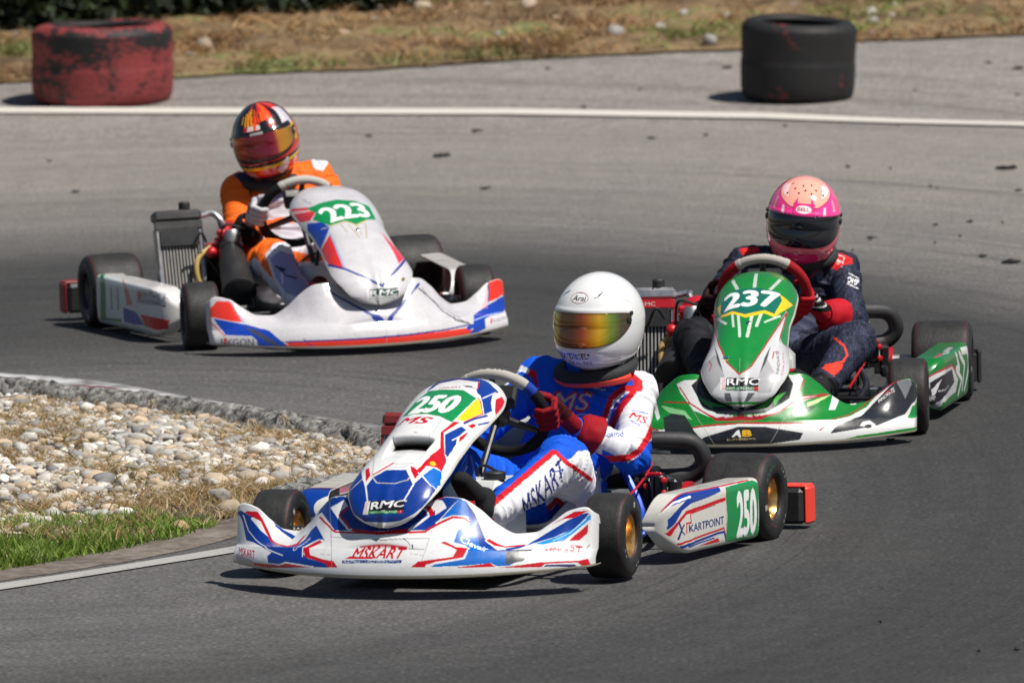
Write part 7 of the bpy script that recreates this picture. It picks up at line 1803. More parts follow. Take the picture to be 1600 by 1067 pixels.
    u = np.linspace(-1, 1, nu); v = np.linspace(0, 1, nv)
    U, Vv = np.meshgrid(u, v, indexing='ij'); U = U.ravel(); Vv = Vv.ravel()
    cy = np.interp(Vv, [0, .25, .45, .6, .8, 1], [.02, -.12, -.28, -.42, -.50, -.55])
    cz = np.interp(Vv, [0, .25, .45, .6, .8, 1], [.10, .06, .055, .12, .26, .38])
    w = np.interp(Vv, [0, .3, .6, 1], [.17, .19, .195, .17])
    side = np.interp(Vv, [0, .25, .5, .75, 1], [.03, .12, .19, .13, .03])
    a = np.abs(U)
    X = np.sign(U) * w * np.sin(np.clip(a, 0, 1) * 1.45) * 1.0
    up = side * np.clip((a - .35) / .65, 0, 1) ** 1.7
    Y = cy + up * np.interp(Vv, [0, .4, 1], [.1, .55, .9]); Z = cz + up * np.interp(Vv, [0, .4, 1], [1, .9, .35])
    o = mesh_obj('seat', np.stack([X, Y, Z], -1), grid_faces(nu, nv), M['seat'], k)
    md = o.modifiers.new('thickness', 'SOLIDIFY'); md.thickness = .008; md.offset = 0
    # seat stay
    for sd in (1, -1):
        b = MB(); b.tube([(sd * .235, -.36, .275), (sd * .375, -.60, .165)], .010, 8); b.ball((sd * .375, -.60, .165), .017, 6); b.ball((sd * .235, -.36, .275), .014, 6)
        b.build('seat_stay', M['chrome'], k)
    # ---- engine side (driver's right)
    eng = empty('engine', k)
    b = MB()
    b.box((-.27, -.24, .12), (.17, .22, .15), bev=.02); b.box((-.25, -.22, .23), (.13, .14, .09), bev=.012)
    for q in range(5): b.box((-.25, -.22, .20 + .018 * q), (.145, .155, .005))
    b.lathe([(0, 0), (0, .055), (.03, .055), (.035, .04), (.035, 0)], (-.355, -.24, .12), (-1, 0, 0), 22)
    b.build('crankcase', M['steel_dark'], eng)
    b = MB()
    b.box((-.25, -.20, .30), (.10, .11, .045), bev=.012)
    b.tube(bez([(-.26, -.14, .30), (-.255, -.10, .33), (-.24, -.12, .385), (-.22, -.16, .40)], 5), .014, 10)
    b.tube([(-.285, -.13, .335), (-.21, -.13, .345)], .018, 10)
    b.tube([(-.22, -.15, .37), (-.19, -.13, .33)], .010, 8)
    b.box((-.265, -.10, .37), (.045, .03, .03), bev=.008); b.ball((-.31, -.10, .30), .022, 8); b.box((-.22, -.09, .30), (.035, .03, .05), bev=.008)
    b.box((-.30, -.15, .315), (.03, .05, .03), bev=.006)
    b.build('cylinder_head', M['red_part'], eng)
    b = MB()
    b.tube(bez([(-.25, -.15, .24), (-.24, -.08, .27), (-.235, -.06, .30)], 4), .028, 14)
    b.lathe([(0, .02), (0, .032), (.03, .034), (.05, .025), (.05, 0)], (-.235, -.07, .335), (0, -.1, 1), 16)
    b.tube([(-.27, -.10, .315), (-.19, -.10, .325)], .009, 8)
    b.tube(bez([(-.2, -.12, .34), (-.15, -.1, .37), (-.1, -.2, .30)], 5), .005, 6)
    b.build('carburettor', M['alu'], eng)
    b = MB()
    a0 = np.array([-.240, -.10, .325]); a1 = np.array([-.285, .19, .165]); d = a1 - a0; L = np.linalg.norm(d)
    b.lathe([(0, .0), (0, .036), (.01, .040), (.03, .044), (.11, .052), (.22, .060), (.30, .062), (.31, .066), (.325, .066), (.33, .058), (.335, .0)], a0, d, 30)
    b.tube([a1 + np.array([-.045, .02, -.015]), a1 + np.array([-.045, .03, -.05]), a1 + np.array([.045, .03, -.05]), a1 + np.array([.045, .02, -.015])], .012, 8)
    b.build('intake_silencer', M['black_plastic'], eng)
    # wiring / small clutter around the engine
    b = MB()
    rr = random.Random(5)
    for q in range(9):
        b = MB()
        p0 = np.array([-.22 - rr.random() * .12, -.25 + rr.random() * .25, .18 + rr.random() * .18])
        p1 = p0 + np.array([rr.uniform(-.08, .1), rr.uniform(-.1, .12), rr.uniform(-.06, .08)])
        b.tube(bez([p0, (p0 + p1) / 2 + np.array([rr.uniform(-.03, .03), .02, .05]), p1], 5), .004 + .002 * rr.random(), 6)
        b.build('engine_cable', M['rubber_hose'], eng)
    # battery/ignition box beside seat
    # ---- radiator
    rad = empty('radiator', k)
    Rt = Matrix.Rotation(math.radians(14), 4, 'X')      # leans back
    def rp(x, y, z): return np.array([cfg.get('rad_x', -.41), -.15, .265 + cfg.get('rad_z', 0)]) + np.array((Rt @ Vector((x, y, z)))[:])
    b = MB()
    nf = 13
    for q in range(nf):
        xx = -.075 + .15 * q / (nf - 1)
        b.box(rp(xx, 0, -.015), (.0050, .03, .27), Rt)
    b.build('cooling_fins', M['fin'], rad)
    b = MB(); b.box(rp(0, -.006, -.015), (.155, .012, .27), Rt); b.build('radiator_core', M['black_plastic'], rad)
    b = MB()
    b.box(rp(-.084, 0, -.015), (.014, .045, .29), Rt, bev=.003); b.box(rp(.084, 0, -.015), (.014, .045, .29), Rt, bev=.003)
    b.box(rp(0, 0, -.165), (.19, .05, .03), Rt, bev=.006); b.box(rp(0, 0, .175), (.19, .06, .045), Rt, bev=.012, m=1)
    b.build('radiator_tank', [M['alu'], cfg.get('radtop', M['alu'])], rad)
    b = MB(); b.box(rp(0, .026, .139), (.186, .006, .030), Rt, bev=.002)
    b.box(rp(-.090, .02, .06), (.006, .012, .17), Rt); b.box(rp(.090, .02, .06), (.006, .012, .17), Rt)
    b.box(rp(0, .0255, .092), (.15, .003, .062), Rt, m=1)
    o = b.build('radiator_trim', [cfg.get('radtrim', M['red_part']), M['black_plastic']], rad)
    b = MB(); b.lathe([(0, .022), (.03, .022), (.034, .018), (.034, 0)], rp(.035, 0, .195), (0, 0, 1), 16)
    b.build('radiator_cap', M['rubber_hose'], rad)
    b = MB()
    b.tube(bez([rp(.09, 0, .17), rp(.14, 0, .18), (-.25, -.17, .41), (-.23, -.17, .37)], 6), .011, 10)
    b.build('coolant_hose', M['alu'], rad)
    b = MB()
    b.tube(bez([rp(.10, .03, -.14), rp(.05, .05, -.08), rp(.055, .05, .0), rp(.12, .03, .05)], 6), .010, 10)
    b.build('overflow_hose', M['brass'], rad)
    if cfg.get('rad_text'):
        T = text_tris('RMC', .03, 1.35)
        T[..., 0] -= T[..., 0].max() / 2
        X = T[..., 0] * .014; Z = T[..., 1] * .014 + .132
        Vt = np.array([rp(-x * 1.0 if False else x, .0300, z) for x, z in zip(X.ravel(), Z.ravel())])
        mesh_obj('radiator_lettering', Vt, np.arange(len(Vt)).reshape(-1, 3), M['tank'], rad, smooth=False)
    # ---- exhaust
    ex = MB()
    pts = bez([(-.20, -.40, .17), (-.10, -.60, .16), (.05, -.66, .175), (.20, -.62, .185), (.31, -.60, .19), (.395, -.62, .20), (.432, -.62, .245), (.405, -.60, .30), (.33, -.56, .312), (.26, -.53, .312)], 8)
    rs = np.interp(np.linspace(0, 9, len(pts)), [0, 1, 2, 3, 4, 5, 6, 9], [.022, .035, .042, .038, .029, .027, .027, .027])
    ex.tube(pts, rs, 16)
    ex.tube(bez([(.26, -.53, .312), (.10, -.56, .315), (-.05, -.60, .30)], 6), .043, 18)
    exo = ex.build('exhaust', M['rubber_hose'], k)
    b = MB()
    for px_ in ((.295, -.545, .312), (.275, -.535, .312)):
        b.tube([np.array(px_) - (.004, .002, 0), np.array(px_) + (.004, .002, 0)], .033, 18)
    b.tube([(.27, -.53, .28), (.345, -.56, .275)], .005, 6)
    b.build('exhaust_clamp', M['alu'], exo)
    # ---- rear bumper
    rb = empty('rear_bumper', k)
    b = MB()
    for sd in (1, -1):
        b.box((sd * .615, -.81, .088), (.175, .085, .112), bev=.012)
    b.tube([(-.55, -.79, .115), (.55, -.79, .115)], .019, 10)
    b.tube([(-.20, -.66, .075), (-.20, -.80, .11)], .014, 8); b.tube([(.20, -.66, .075), (.20, -.80, .11)], .014, 8)
    b.box((0, -.80, .115), (.42, .035, .07), bev=.01)
    b.build('bumper_bar', M['black_plastic'], rb)
    for sd in (1, -1):
        b = MB(); b.box((sd * .709, -.82, .090), (.016, .078, .118), bev=.007); b.box((sd * .672, -.82, .149), (.080, .075, .010), bev=.004)
        b.build('bumper_end', cfg.get('bump', M['orange_red']), rb)
    # ---- wheels
    st = cfg['steer']
    rm = cfg['rim']
    make_wheel(k, .533, .525, .128, .13, 1, st, rm, 1.0)
    make_wheel(k, -.533, .525, .128, .13, -1, st, rm, 2.0)
    make_wheel(k, .597, -.525, .139, .205, 1, 0, rm, 3.0)
    make_wheel(k, -cfg.get('rear_x', .597), -.525, .139, .205, -1, 0, rm, 4.0)
    FLIP[0] = False
    return k


# ------------------------------------------------------------------ drivers
def capsule(p0, p1, r0, r1, ex=None, n=20, k=6):
    """tapered capsule; ex = (direction, factor) stretches the section along a direction"""
    p0 = np.array(p0, float); p1 = np.array(p1, float)
    d = p1 - p0; L = np.linalg.norm(d)
    d = d / L if L > 1e-6 else np.array([0, 0, 1.])
    up = np.array([0, 0, 1.]) if abs(d[2]) < .9 else np.array([1., 0, 0])
    a = np.cross(up, d); a /= np.linalg.norm(a); b = np.cross(d, a)
    rings = []
    for i in range(k + 1):
        t = math.pi / 2 * i / k
        rings.append((-math.cos(t) * r0, math.sin(t) * r0))
    for i in range(k + 1):
        t = math.pi / 2 * i / k
        rings.append((L + math.sin(t) * r1, math.cos(t) * r1))
    V = []
    for t, r in rings:
        for j in range(n):
            q = 2 * math.pi * j / n
            V.append(p0 + d * t + max(r, 1e-5) * (math.cos(q) * a + math.sin(q) * b))
    V = np.array(V)
    if ex is not None:
        e, f = ex
        e = np.array(e, float); e /= np.linalg.norm(e)
        c = p0 + np.clip((V - p0) @ d, 0, L)[:, None] * d
        V = V + ((V - c) @ e)[:, None] * e * (f - 1)
    F = []
    m = len(rings)
    for i in range(m - 1):
        for j in range(n):
            F.append((i * n + j, i * n + (j + 1) % n, (i + 1) * n + (j + 1) % n, (i + 1) * n + j))
    return V, F


def fuse(shapes, voxel, smooth_it=4, subdiv=0, smooth_f=.5):
    """voxel-fuse overlapping shapes into one continuous surface; returns vertices, faces and normals"""
    V = []; F = []; n = 0
    for v, f in shapes:
        V.append(v); F += [tuple(i + n for i in q) for q in f]; n += len(v)
    me = bpy.data.meshes.new('tmp'); me.from_pydata([tuple(map(float, p)) for p in np.vstack(V)], [], F); me.update()
    o = bpy.data.objects.new('tmp', me); COL.objects.link(o)
    r = o.modifiers.new('r', 'REMESH'); r.mode = 'VOXEL'; r.voxel_size = voxel; r.adaptivity = 0
    s = o.modifiers.new('s', 'SMOOTH'); s.factor = smooth_f; s.iterations = smooth_it
    if subdiv:
        q = o.modifiers.new('d', 'SUBSURF'); q.levels = subdiv; q.render_levels = subdiv
    dg = bpy.context.evaluated_depsgraph_get()
    ev = o.evaluated_get(dg).to_mesh()
    nv = len(ev.vertices)
    co = np.empty(nv * 3, np.float32); ev.vertices.foreach_get('co', co); co = co.reshape(-1, 3).astype(float)
    nr = np.empty(nv * 3, np.float32); ev.vertices.foreach_get('normal', nr); nr = nr.reshape(-1, 3).astype(float)
    np_ = len(ev.polygons)
    ls = np.empty(len(ev.loops), np.int32); ev.loops.foreach_get('vertex_index', ls)
    tot = np.empty(np_, np.int32); ev.polygons.foreach_get('loop_total', tot)
    st = np.empty(np_, np.int32); ev.polygons.foreach_get('loop_start', st)
    quads = st[tot == 4]
    Fq = ls[quads[:, None] + np.arange(4)]
    tr = st[tot == 3]
    bpy.data.objects.remove(o)
    if len(tr):
        Ft = ls[tr[:, None] + np.array([0, 1, 2, 2])]
        Fl = [tuple(q) for q in Fq] + [tuple(q[:3]) for q in Ft]
        return co, Fl, nr
    return co, Fq, nr


def bone_coords(P, bones):
    """nearest bone index, parameter along it, distance"""
    best = np.full(len(P), 1e9); idx = np.zeros(len(P), int); tt = np.zeros(len(P))
    for i, (a, b, r) in enumerate(bones):
        a = np.array(a, float); b = np.array(b, float)
        ab = b - a
        t = np.clip(((P - a) @ ab) / (ab @ ab), 0, 1)
        d = np.linalg.norm(P - a - t[:, None] * ab, axis=1) - r
        k = d < best
        best[k] = d[k]; idx[k] = i; tt[k] = t[k]
    return idx, tt, best


BONES = ['pelvis', 'spine', 'chest', 'shoulders', 'uarm_l', 'farm_l', 'uarm_r', 'farm_r', 'thigh_l', 'shin_l', 'thigh_r', 'shin_r', 'neck']


def view_basis(az, el=.105):
    """axes of a flat pattern laid on the suit: q across, s up, seen along a direction in the kart frame
    (az turns from straight ahead towards the driver's left)"""
    f = np.array([math.sin(az) * math.cos(el), math.cos(az) * math.cos(el), math.sin(el)])   # towards the onlooker
    q = np.array([math.cos(az), -math.sin(az), 0.0])
    s = np.cross(f, q) * -1
    if s[2] < 0: s = -s
    return q, s, f


def build_body(parent, J, sc, painter):
    g = {k: np.array(v, float) for k, v in J.items()}
    hipc = (g['hl'] + g['hr']) / 2
    lat = g['sl'] - g['sr']; lat /= np.linalg.norm(lat)
    S = []
    def c(a, b, r0, r1, ex=None): S.append(capsule(a, b, r0 * sc, r1 * sc, ex))
    chest = g['chest']; neck = g['neck']
    c(g['hl'], g['hr'], .098, .098)
    c(hipc, chest, .105, .112, (lat, 1.42))
    c(chest, neck - (0, 0, .10), .115, .085, (lat, 1.35))
    c(g['sl'], g['sr'], .070, .070)
    c(g['sl'] * .7 + g['sr'] * .3 - (0, 0, .06), g['sl'] * .3 + g['sr'] * .7 - (0, 0, .06), .098, .098)
    c(neck - (0, 0, .09), neck, .075, .060)
    for s in 'lr':
        c(g['s' + s], g['e' + s], .062, .052); c(g['e' + s], g['w' + s], .051, .037)
        # sleeve bagging round the elbow
        c(g['e' + s] + (0, .0, -.012), g['e' + s] * .7 + g['w' + s] * .3 + (0, 0, -.006), .055, .046)
        c(g['h' + s], g['k' + s], .092, .068); c(g['k' + s], g['a' + s], .064, .044)
        c(g['k' + s] * .5 + g['a' + s] * .5 + (0, -.01, -.012), g['k' + s] * .8 + g['a' + s] * .2 + (0, -.01, -.01), .052, .060)
    P, F, Nn = fuse(S, .0085, 5, 1)
    bones = [(g['hl'], g['hr'], .09), (hipc, chest, .13), (chest, neck - (0, 0, .08), .13), (g['sl'], g['sr'], .07),
             (g['sl'], g['el'], .06), (g['el'], g['wl'], .048), (g['sr'], g['er'], .06), (g['er'], g['wr'], .048),
             (g['hl'], g['kl'], .084), (g['kl'], g['al'], .06), (g['hr'], g['kr'], .084), (g['kr'], g['ar'], .06), (neck - (0, 0, .08), neck, .06)]
    idx, t, d = bone_coords(P, bones)
    # cloth folds: ridges running round the limbs, stronger near the joints
    Lb = np.array([np.linalg.norm(np.array(b[1]) - np.array(b[0])) for b in bones])
    along = t * Lb[idx]
    w = np.exp(-((t - .5) ** 2 - .25) * -1 * 5)          # larger at both ends
    w = .45 + .75 * np.abs(2 * t - 1) ** 2
    Q = P.copy()
    warp = noise3(P * 9)[:, None] * .35
    ax = np.zeros_like(P)
    for i, b in enumerate(bones):
        v = np.array(b[1]) - np.array(b[0]); ax[idx == i] = v / np.linalg.norm(v)
    al = (P * ax).sum(1)
    perp = P - al[:, None] * ax
    f1 = noise3(perp * 7 + ax * (al * 34)[:, None] + warp + idx[:, None] * 3.1)
    f2 = noise3(perp * 15 + ax * (al * 70)[:, None] + warp * 2 + 7 + idx[:, None])
    f3 = noise3(P * 11 + 3)
    r1 = np.clip(1 - np.abs(f1) * 1.9, 0, 1) ** 2
    r2 = np.clip(1 - np.abs(f2) * 1.7, 0, 1) ** 2
    ridge = (r1 * .0105 + r2 * .0045) * np.where(np.isin(idx, (3, 12)), .35, 1) + f3 * .007 - .002
    P = P + Nn * (ridge * w)[:, None] * sc
    cols = painter(P, Nn, idx, t, bones)
    return mesh_obj('body', P, F, M['suit'], parent, cols=cols)


def _arc(c, e1, e2, r, a):
    return c + r * (math.cos(a) * e1 + math.sin(a) * e2)


def build_glove(parent, grip, tan, e1, wrist, rr, side, mirror, base, back=None, cuffc=None, cuff_to=None, txt=None, pads=False):
    """a gloved hand closed round the steering-wheel rim. tan: along the rim towards the index finger; e1: from the rim towards the back of the hand/wrist"""
    grip = np.array(grip, float)
    tan = np.array(tan, float); tan /= np.linalg.norm(tan)
    e1 = np.array(e1, float); e1 -= (e1 @ tan) * tan; e1 /= np.linalg.norm(e1)
    e2 = np.cross(tan, e1)
    if e2[1] < 0: e2 = -e2               # fingers go round the front of the rim
    wrist = np.array(wrist, float)
    R = rr
    S = []
    S2 = []
    lens = [(.95, 0), (1.03, 0), (.98, 0), (.84, 0)]
    fr = [.0108, .0112, .0108, .0096]
    kn = []
    for i, (Ls, _) in enumerate(lens):
        o = tan * (1.5 - i) * .0215
        c0 = grip + o
        A = [math.radians(a) for a in (8, 58, 118, 172)]
        rad = [R + .020, R + .020 * Ls + .003, R + .013, R + .011]
        pts = [_arc(c0, e1, e2, rad[q], A[q] * (1 if q < 3 else Ls)) for q in range(4)]
        kn.append(pts[0])
        for q in range(3):
            S.append(capsule(pts[q], pts[q + 1], fr[i] * (1.06 - .07 * q), fr[i] * (1.0 - .07 * q), n=12, k=4))
        S.append(capsule(pts[1], pts[1] + (pts[1] - pts[0]) * .02, fr[i] * 1.12, fr[i] * 1.1, n=12, k=4))
    palmc = grip + e1 * (R + .026) - e2 * .012
    wdir = wrist - palmc
    Lw = np.linalg.norm(wdir); wdir /= Lw
    for i in range(4):
        S.append(capsule(kn[i], kn[i] * .45 + (palmc + wdir * .045 + tan * (1.5 - i) * .012) * .55, .0125, .0155, n=12, k=4))
    S.append(capsule(palmc + tan * .022, palmc - tan * .022, .019, .019, n=14))
    S.append(capsule(palmc + wdir * .02, wrist, .027, .026, (tan, 1.25), n=16))
    # thumb: leaves the side of the palm near its base, round the driver's side of the rim, along the index finger's edge
    b0 = palmc + wdir * .030 + tan * .022 - e2 * .012
    b1 = grip + tan * .044 + e1 * (R + .012) - e2 * .020
    b2 = grip + tan * .060 - e2 * (R + .012) + e1 * .002
    b3 = grip + tan * .066 - e2 * (R + .008) - e1 * .020
    S.append(capsule(b0, b1, .016, .0135, n=12, k=4)); S.append(capsule(b1, b2, .013, .0118, n=12, k=4)); S.append(capsule(b2, b3, .0115, .0098, n=12, k=4))
    P, F, Nn = fuse(S, .0026, 2, 0)
    f = noise3(P * 90) * .0006 + noise3(P * 38) * .0008
    P = P + Nn * f[:, None]
    C = np.zeros((len(P), 3)); C[:] = lin(base)
    # darker between the fingers, back of the hand pads
    rel = P - grip
    tt_ = rel @ tan; a1 = rel @ e1; a2 = rel @ e2
    gap = np.abs(((tt_ / .0215) + .5 + 100) % 1 - .0) ; gap = np.minimum(gap, 1 - gap)
    ang = np.arctan2(a2, a1)
    C[(np.abs(((tt_ / .0215 + 100) % 1)) < .10) & (np.hypot(a1, a2) < R + .032)] *= .45
    if back is not None:
        kb = (ang > -.35) & (ang < .55) & (np.hypot(a1, a2) > R + .026) & (np.abs(tt_) < .036)
        C[kb] = lin(back)
        kb2 = kb & ((np.abs(tt_ - .004) < .0035) | (np.abs(tt_ - .022) < .003) | (np.abs(tt_ + .018) < .0025)) & (ang > .05)
        if back == 'black': pass
        C[kb2] = np.array((.55, .55, .55)) if pads else np.array(lin(back)) * .5
    o = mesh_obj('glove', P, F, M['glove'], parent, cols=C)
    # cuff
    if cuff_to is not None:
        ct = np.array(cuff_to, float)
        nu, nv = 90, 48
        th = np.linspace(0, 2 * np.pi, nu, endpoint=False); v = np.linspace(0, 1, nv)
        TH, Vv = np.meshgrid(th, v, indexing='ij'); TH = TH.ravel(); Vv = Vv.ravel()
        a0 = wrist - wdir * .018
        d = ct - a0; L = np.linalg.norm(d); d /= L
        bx = np.cross(d, tan); bx /= np.linalg.norm(bx); by = np.cross(d, bx)
        r = np.interp(Vv, [0, .12, .3, .9, .97, 1], [.034, .045, .053, .061, .061, .057])
        Pc = a0 + d * (Vv * L)[:, None] + r[:, None] * (np.cos(TH)[:, None] * bx + 1.1 * np.sin(TH)[:, None] * by)
        Pc = Pc + (noise3(Pc * 40) * .003)[:, None] * (np.cos(TH)[:, None] * bx + np.sin(TH)[:, None] * by)
        tw = (TH + np.pi) % (2 * np.pi) - np.pi
        pt = Paint(np.stack([Vv * L, tw * .042], -1), cuffc or base)
        pt.C[Vv > .95] *= .6
        if txt: txt(pt, L)
        Fc = grid_faces(nu, nv, close_u=True)
        c_ = mesh_obj('cuff', Pc, Fc, M['glove'], o, cols=pt.C)
        md = c_.modifiers.new('t', 'SOLIDIFY'); md.thickness = .004; md.offset = -1
    return o


def build_shoe(parent, ankle, toe, up, col, solec):
    ankle = np.array(ankle, float); toe = np.array(toe, float); up = np.array(up, float)
    d = toe - ankle; L = np.linalg.norm(d); d /= L
    up -= (up @ d) * d; up /= np.linalg.norm(up); lat = np.cross(d, up)
    S = [capsule(ankle + up * .04, ankle + up * .0, .036, .038), capsule(ankle - d * .01, ankle + d * .06, .036, .036),
         capsule(ankle + d * .05, toe - d * .02 - up * .008, .036, .027, (lat, 1.25)), capsule(ankle + up * .02, ankle + d * .08, .038, .031)]
    P, F, Nn = fuse(S, .005, 4, 0)
    h = (P - ankle) @ up
    lo = -.033
    P = P - np.minimum(h - lo, 0)[:, None] * up * .9
    h = (P - ankle) @ up
    C = np.zeros((len(P), 3)); C[:] = lin(col)
    C[h < lo + .006] = lin(solec)
    s = (P - ankle) @ d
    C[(h > .015) & (s > .02) & (s < .10) & (np.sin(s * 2 * math.pi / .018) > .5) & (np.abs((P - ankle) @ lat) < .02)] = lin((70, 70, 72))
    return mesh_obj('shoe', P, F, M['glove'], parent, cols=C)


# helmet shell: angle a from the face (0 = straight ahead, + towards the wearer's left), polar angle p from the crown
def helmet_r(a, p):
    z = np.cos(p); s = np.sin(p)
    ca = np.cos(a)
    front = np.clip(ca, 0, 1); back = np.clip(-ca, 0, 1)
    up = np.clip(z, 0, 1); dn = np.clip(-z, 0, 1)
    rx = .122 - .010 * dn
    ry = np.where(ca > 0, .146 + .020 * np.clip(dn * 2.2, 0, 1), .158 - .020 * dn)
    rz = np.where(z > 0, .142, .150)
    X = rx * s * np.sin(a)
    Y = ry * s * ca
    # squarer plan section
    k = 1 + .045 * np.sin(2 * a) ** 2 * s
    Z = rz * z
    X = X * k; Y = Y * k
    # chin bar bulges forward with a flat lower rim; rear rises
    Zl = -.128 + .030 * back - .012 * front
    Z = np.where(Z < Zl, Zl - (Zl - Z) * .10, Z)
    # a fuller jaw: keep the width below the eye line
    w = np.clip(-Z / .12, 0, 1)
    f = 1 + .20 * w ** 1.5 * (p < np.pi * .80)
    return np.stack([X * f, Y * (1 + .10 * w ** 1.4), Z], -1)


def helmet_zone(a, zz, top=.040, bot=-.052, half=1.30):
    """eye-port outline in (azimuth, height)"""
    e = np.clip(np.abs(a) / half, 0, 1)
    return (zz < top - .012 * e ** 3) & (zz > bot + .050 * e ** 3.2) & (np.abs(a) < half)


def build_helmet(parent, C, yaw, pitch, roll, base, paint, visor, vis_paint, sc=1.0, vh=1.0, shell_mat=None, extras=None, fb='black_plastic'):
    """helmet centred at C in the kart frame; yaw turns the face towards the driver's right"""
    cy, sy = math.cos(yaw), math.sin(yaw)
    # face-forward axis (kart frame: X left, Y forward)
    f = np.array([-sy, cy, 0.0]); l = np.array([cy, sy, 0.0]); u = np.array([0, 0, 1.0])
    f2 = f * math.cos(pitch) - u * math.sin(pitch); u2 = u * math.cos(pitch) + f * math.sin(pitch)
    l3 = l * math.cos(roll) + u2 * math.sin(roll); u3 = u2 * math.cos(roll) - l * math.sin(roll)
    B = np.stack([l3, f2, u3], 0) * sc
    C = np.array(C, float)
    hel = empty('helmet', parent)
    nu, nv = 640, 330
    a = np.linspace(-np.pi, np.pi, nu, endpoint=False)
    p = np.linspace(.004, np.pi * .86, nv)
    A, Pp = np.meshgrid(a, p, indexing='ij'); A = A.ravel(); Pp = Pp.ravel()
    L = helmet_r(A, Pp)
    zone = helmet_zone(A, L[:, 2] / vh)
    # recess of the eye port and small relief lines
    nrm = L / np.linalg.norm(L, axis=1)[:, None]
    L2 = L.copy(); L2[zone] -= nrm[zone] * .012
    brow = np.exp(-((L[:, 2] - .052 + .012 * (np.abs(A) / 1.3) ** 3) / .006) ** 2) * (np.abs(A) < 1.45)
    L2 += nrm * (brow * .0022)[:, None]
    jaw = np.exp(-((L[:, 2] + .105 - .02 * np.clip(-np.cos(A), 0, 1)) / .005) ** 2)
    L2 += nrm * (jaw * .0025)[:, None]
    pt = Paint(np.stack([A * .135, L[:, 2]], -1), base)
    pt.R = np.arctan2(np.hypot(L[:, 0], L[:, 1]), L[:, 2])
    paint(pt, A, L)
    pt.C[zone] = (.012, .012, .014)
    sh = mesh_obj('shell', C + L2 @ B, grid_faces(nu, nv, close_u=True), shell_mat or M['helmet'], hel, cols=pt.C)
    md = sh.modifiers.new('t', 'SOLIDIFY'); md.thickness = .006; md.offset = 0
    # visor
    nu, nv = 220, 90
    va = np.linspace(-1.36, 1.36, nu); vt = np.linspace(0, 1, nv)
    VA, VT = np.meshgrid(va, vt, indexing='ij'); VA = VA.ravel(); VT = VT.ravel()
    e = np.abs(VA) / 1.36
    top = (.046 - .014 * e ** 3) * vh; bot = (-.056 + .058 * e ** 3.4) * vh
    Z = bot + (top - bot) * VT
    # find polar angle for this height by table
    ps = np.linspace(.3, np.pi * .8, 400)
    Lp = helmet_r(np.zeros(400), ps)[:, 2]
    pp = np.interp(-Z, -Lp, ps)
    Lv = helmet_r(VA, pp)
    nv_ = Lv / np.linalg.norm(Lv, axis=1)[:, None]
    Lv = Lv + nv_ * (.0035 - .001 * e ** 6)[:, None]
    vc = vis_paint(VA, Z, VT)
    vo = mesh_obj('visor', C + Lv @ B, grid_faces(nu, nv), visor, hel, cols=vc)
    md = vo.modifiers.new('t', 'SOLIDIFY'); md.thickness = .003; md.offset = 0
    # pivots, vents
    for s in (-1, 1):
        b = MB()
        q = helmet_r(np.array([s * 1.28]), np.array([np.pi / 2 - .10]))[0]
        n_ = np.array([s * 1.0, .18, 0])
        c0 = C + (q + n_ * .003) @ B
        for dz, dr in ((0, .011), (.018, .007)):
            cc = C + (q + n_ * .003 + np.array([0, -.016 * (dz > 0), dz])) @ B
            b.lathe([(0, dr * sc), (.004, dr * sc), (.006, dr * .7 * sc), (.006, 0)], cc, n_ @ B, 18)
        b.build('visor_pivot', M[fb], hel)
    b = MB()
    for s in (-1, 1):
        for (aa, zz, w) in ((s * .16, -.070 * vh - .002, .016),):
            pz = np.interp(-zz, -Lp, ps)
            q = helmet_r(np.array([aa]), np.array([pz]))[0]
            b.box(C + (q * 1.004) @ B, (w * 2 * sc, .010, .0055), Matrix.Rotation(-yaw, 4, 'Z'), bev=.002) if False else b.tube([C + (helmet_r(np.array([aa + x]), np.array([pz]))[0] * 1.0) @ B for x in np.linspace(-.09, .09, 7)], .0034, 8)
    b.build('chin_vent', M['black_plastic'], hel)
    # lining ring at the neck opening
    b = MB()
    ring = helmet_r(np.linspace(-np.pi, np.pi, 49)[:-1], np.full(48, np.pi * .855))
    b.tube([C + (np.array([r[0] * .99, r[1] * .99, r[2]])) @ B for r in ring], .009, 8, closed=True)
    b.build('neck_roll', M['foam'], hel)
    if extras: extras(hel, C, B)
    return hel


def build_neck_brace(parent, C, lat, fwd, r, mat2):
    C = np.array(C, float); lat = np.array(lat, float); lat /= np.linalg.norm(lat)
    fwd = np.array(fwd, float); fwd -= (fwd @ lat) * lat; fwd /= np.linalg.norm(fwd)
    up = np.cross(lat, fwd) ; up = up if up[2] > 0 else -up
    b = MB()
    pts = [C + r * (math.sin(t) * lat * 1.12 + math.cos(t) * fwd) - up * .012 * math.cos(t) for t in np.linspace(0, 2 * math.pi, 37)[:-1]]
    b.tube(pts, [.020 + .003 * math.cos(t) for t in np.linspace(0, 2 * math.pi, 37)[:-1]], 12, closed=True)
    o = b.build('neck_brace', M['foam'], parent)
    if mat2:
        b = MB()
        pts = [C + r * 1.02 * (math.sin(t) * lat * 1.12 + math.cos(t) * fwd) - up * .020 for t in np.linspace(-1.5, 1.5, 24)]
        b.tube(pts, .0185, 10)
        b.build('brace_trim', mat2, o)
    return o


# ------------------------------------------------------------------ liveries
def scoop_pocket(kind):
    return None


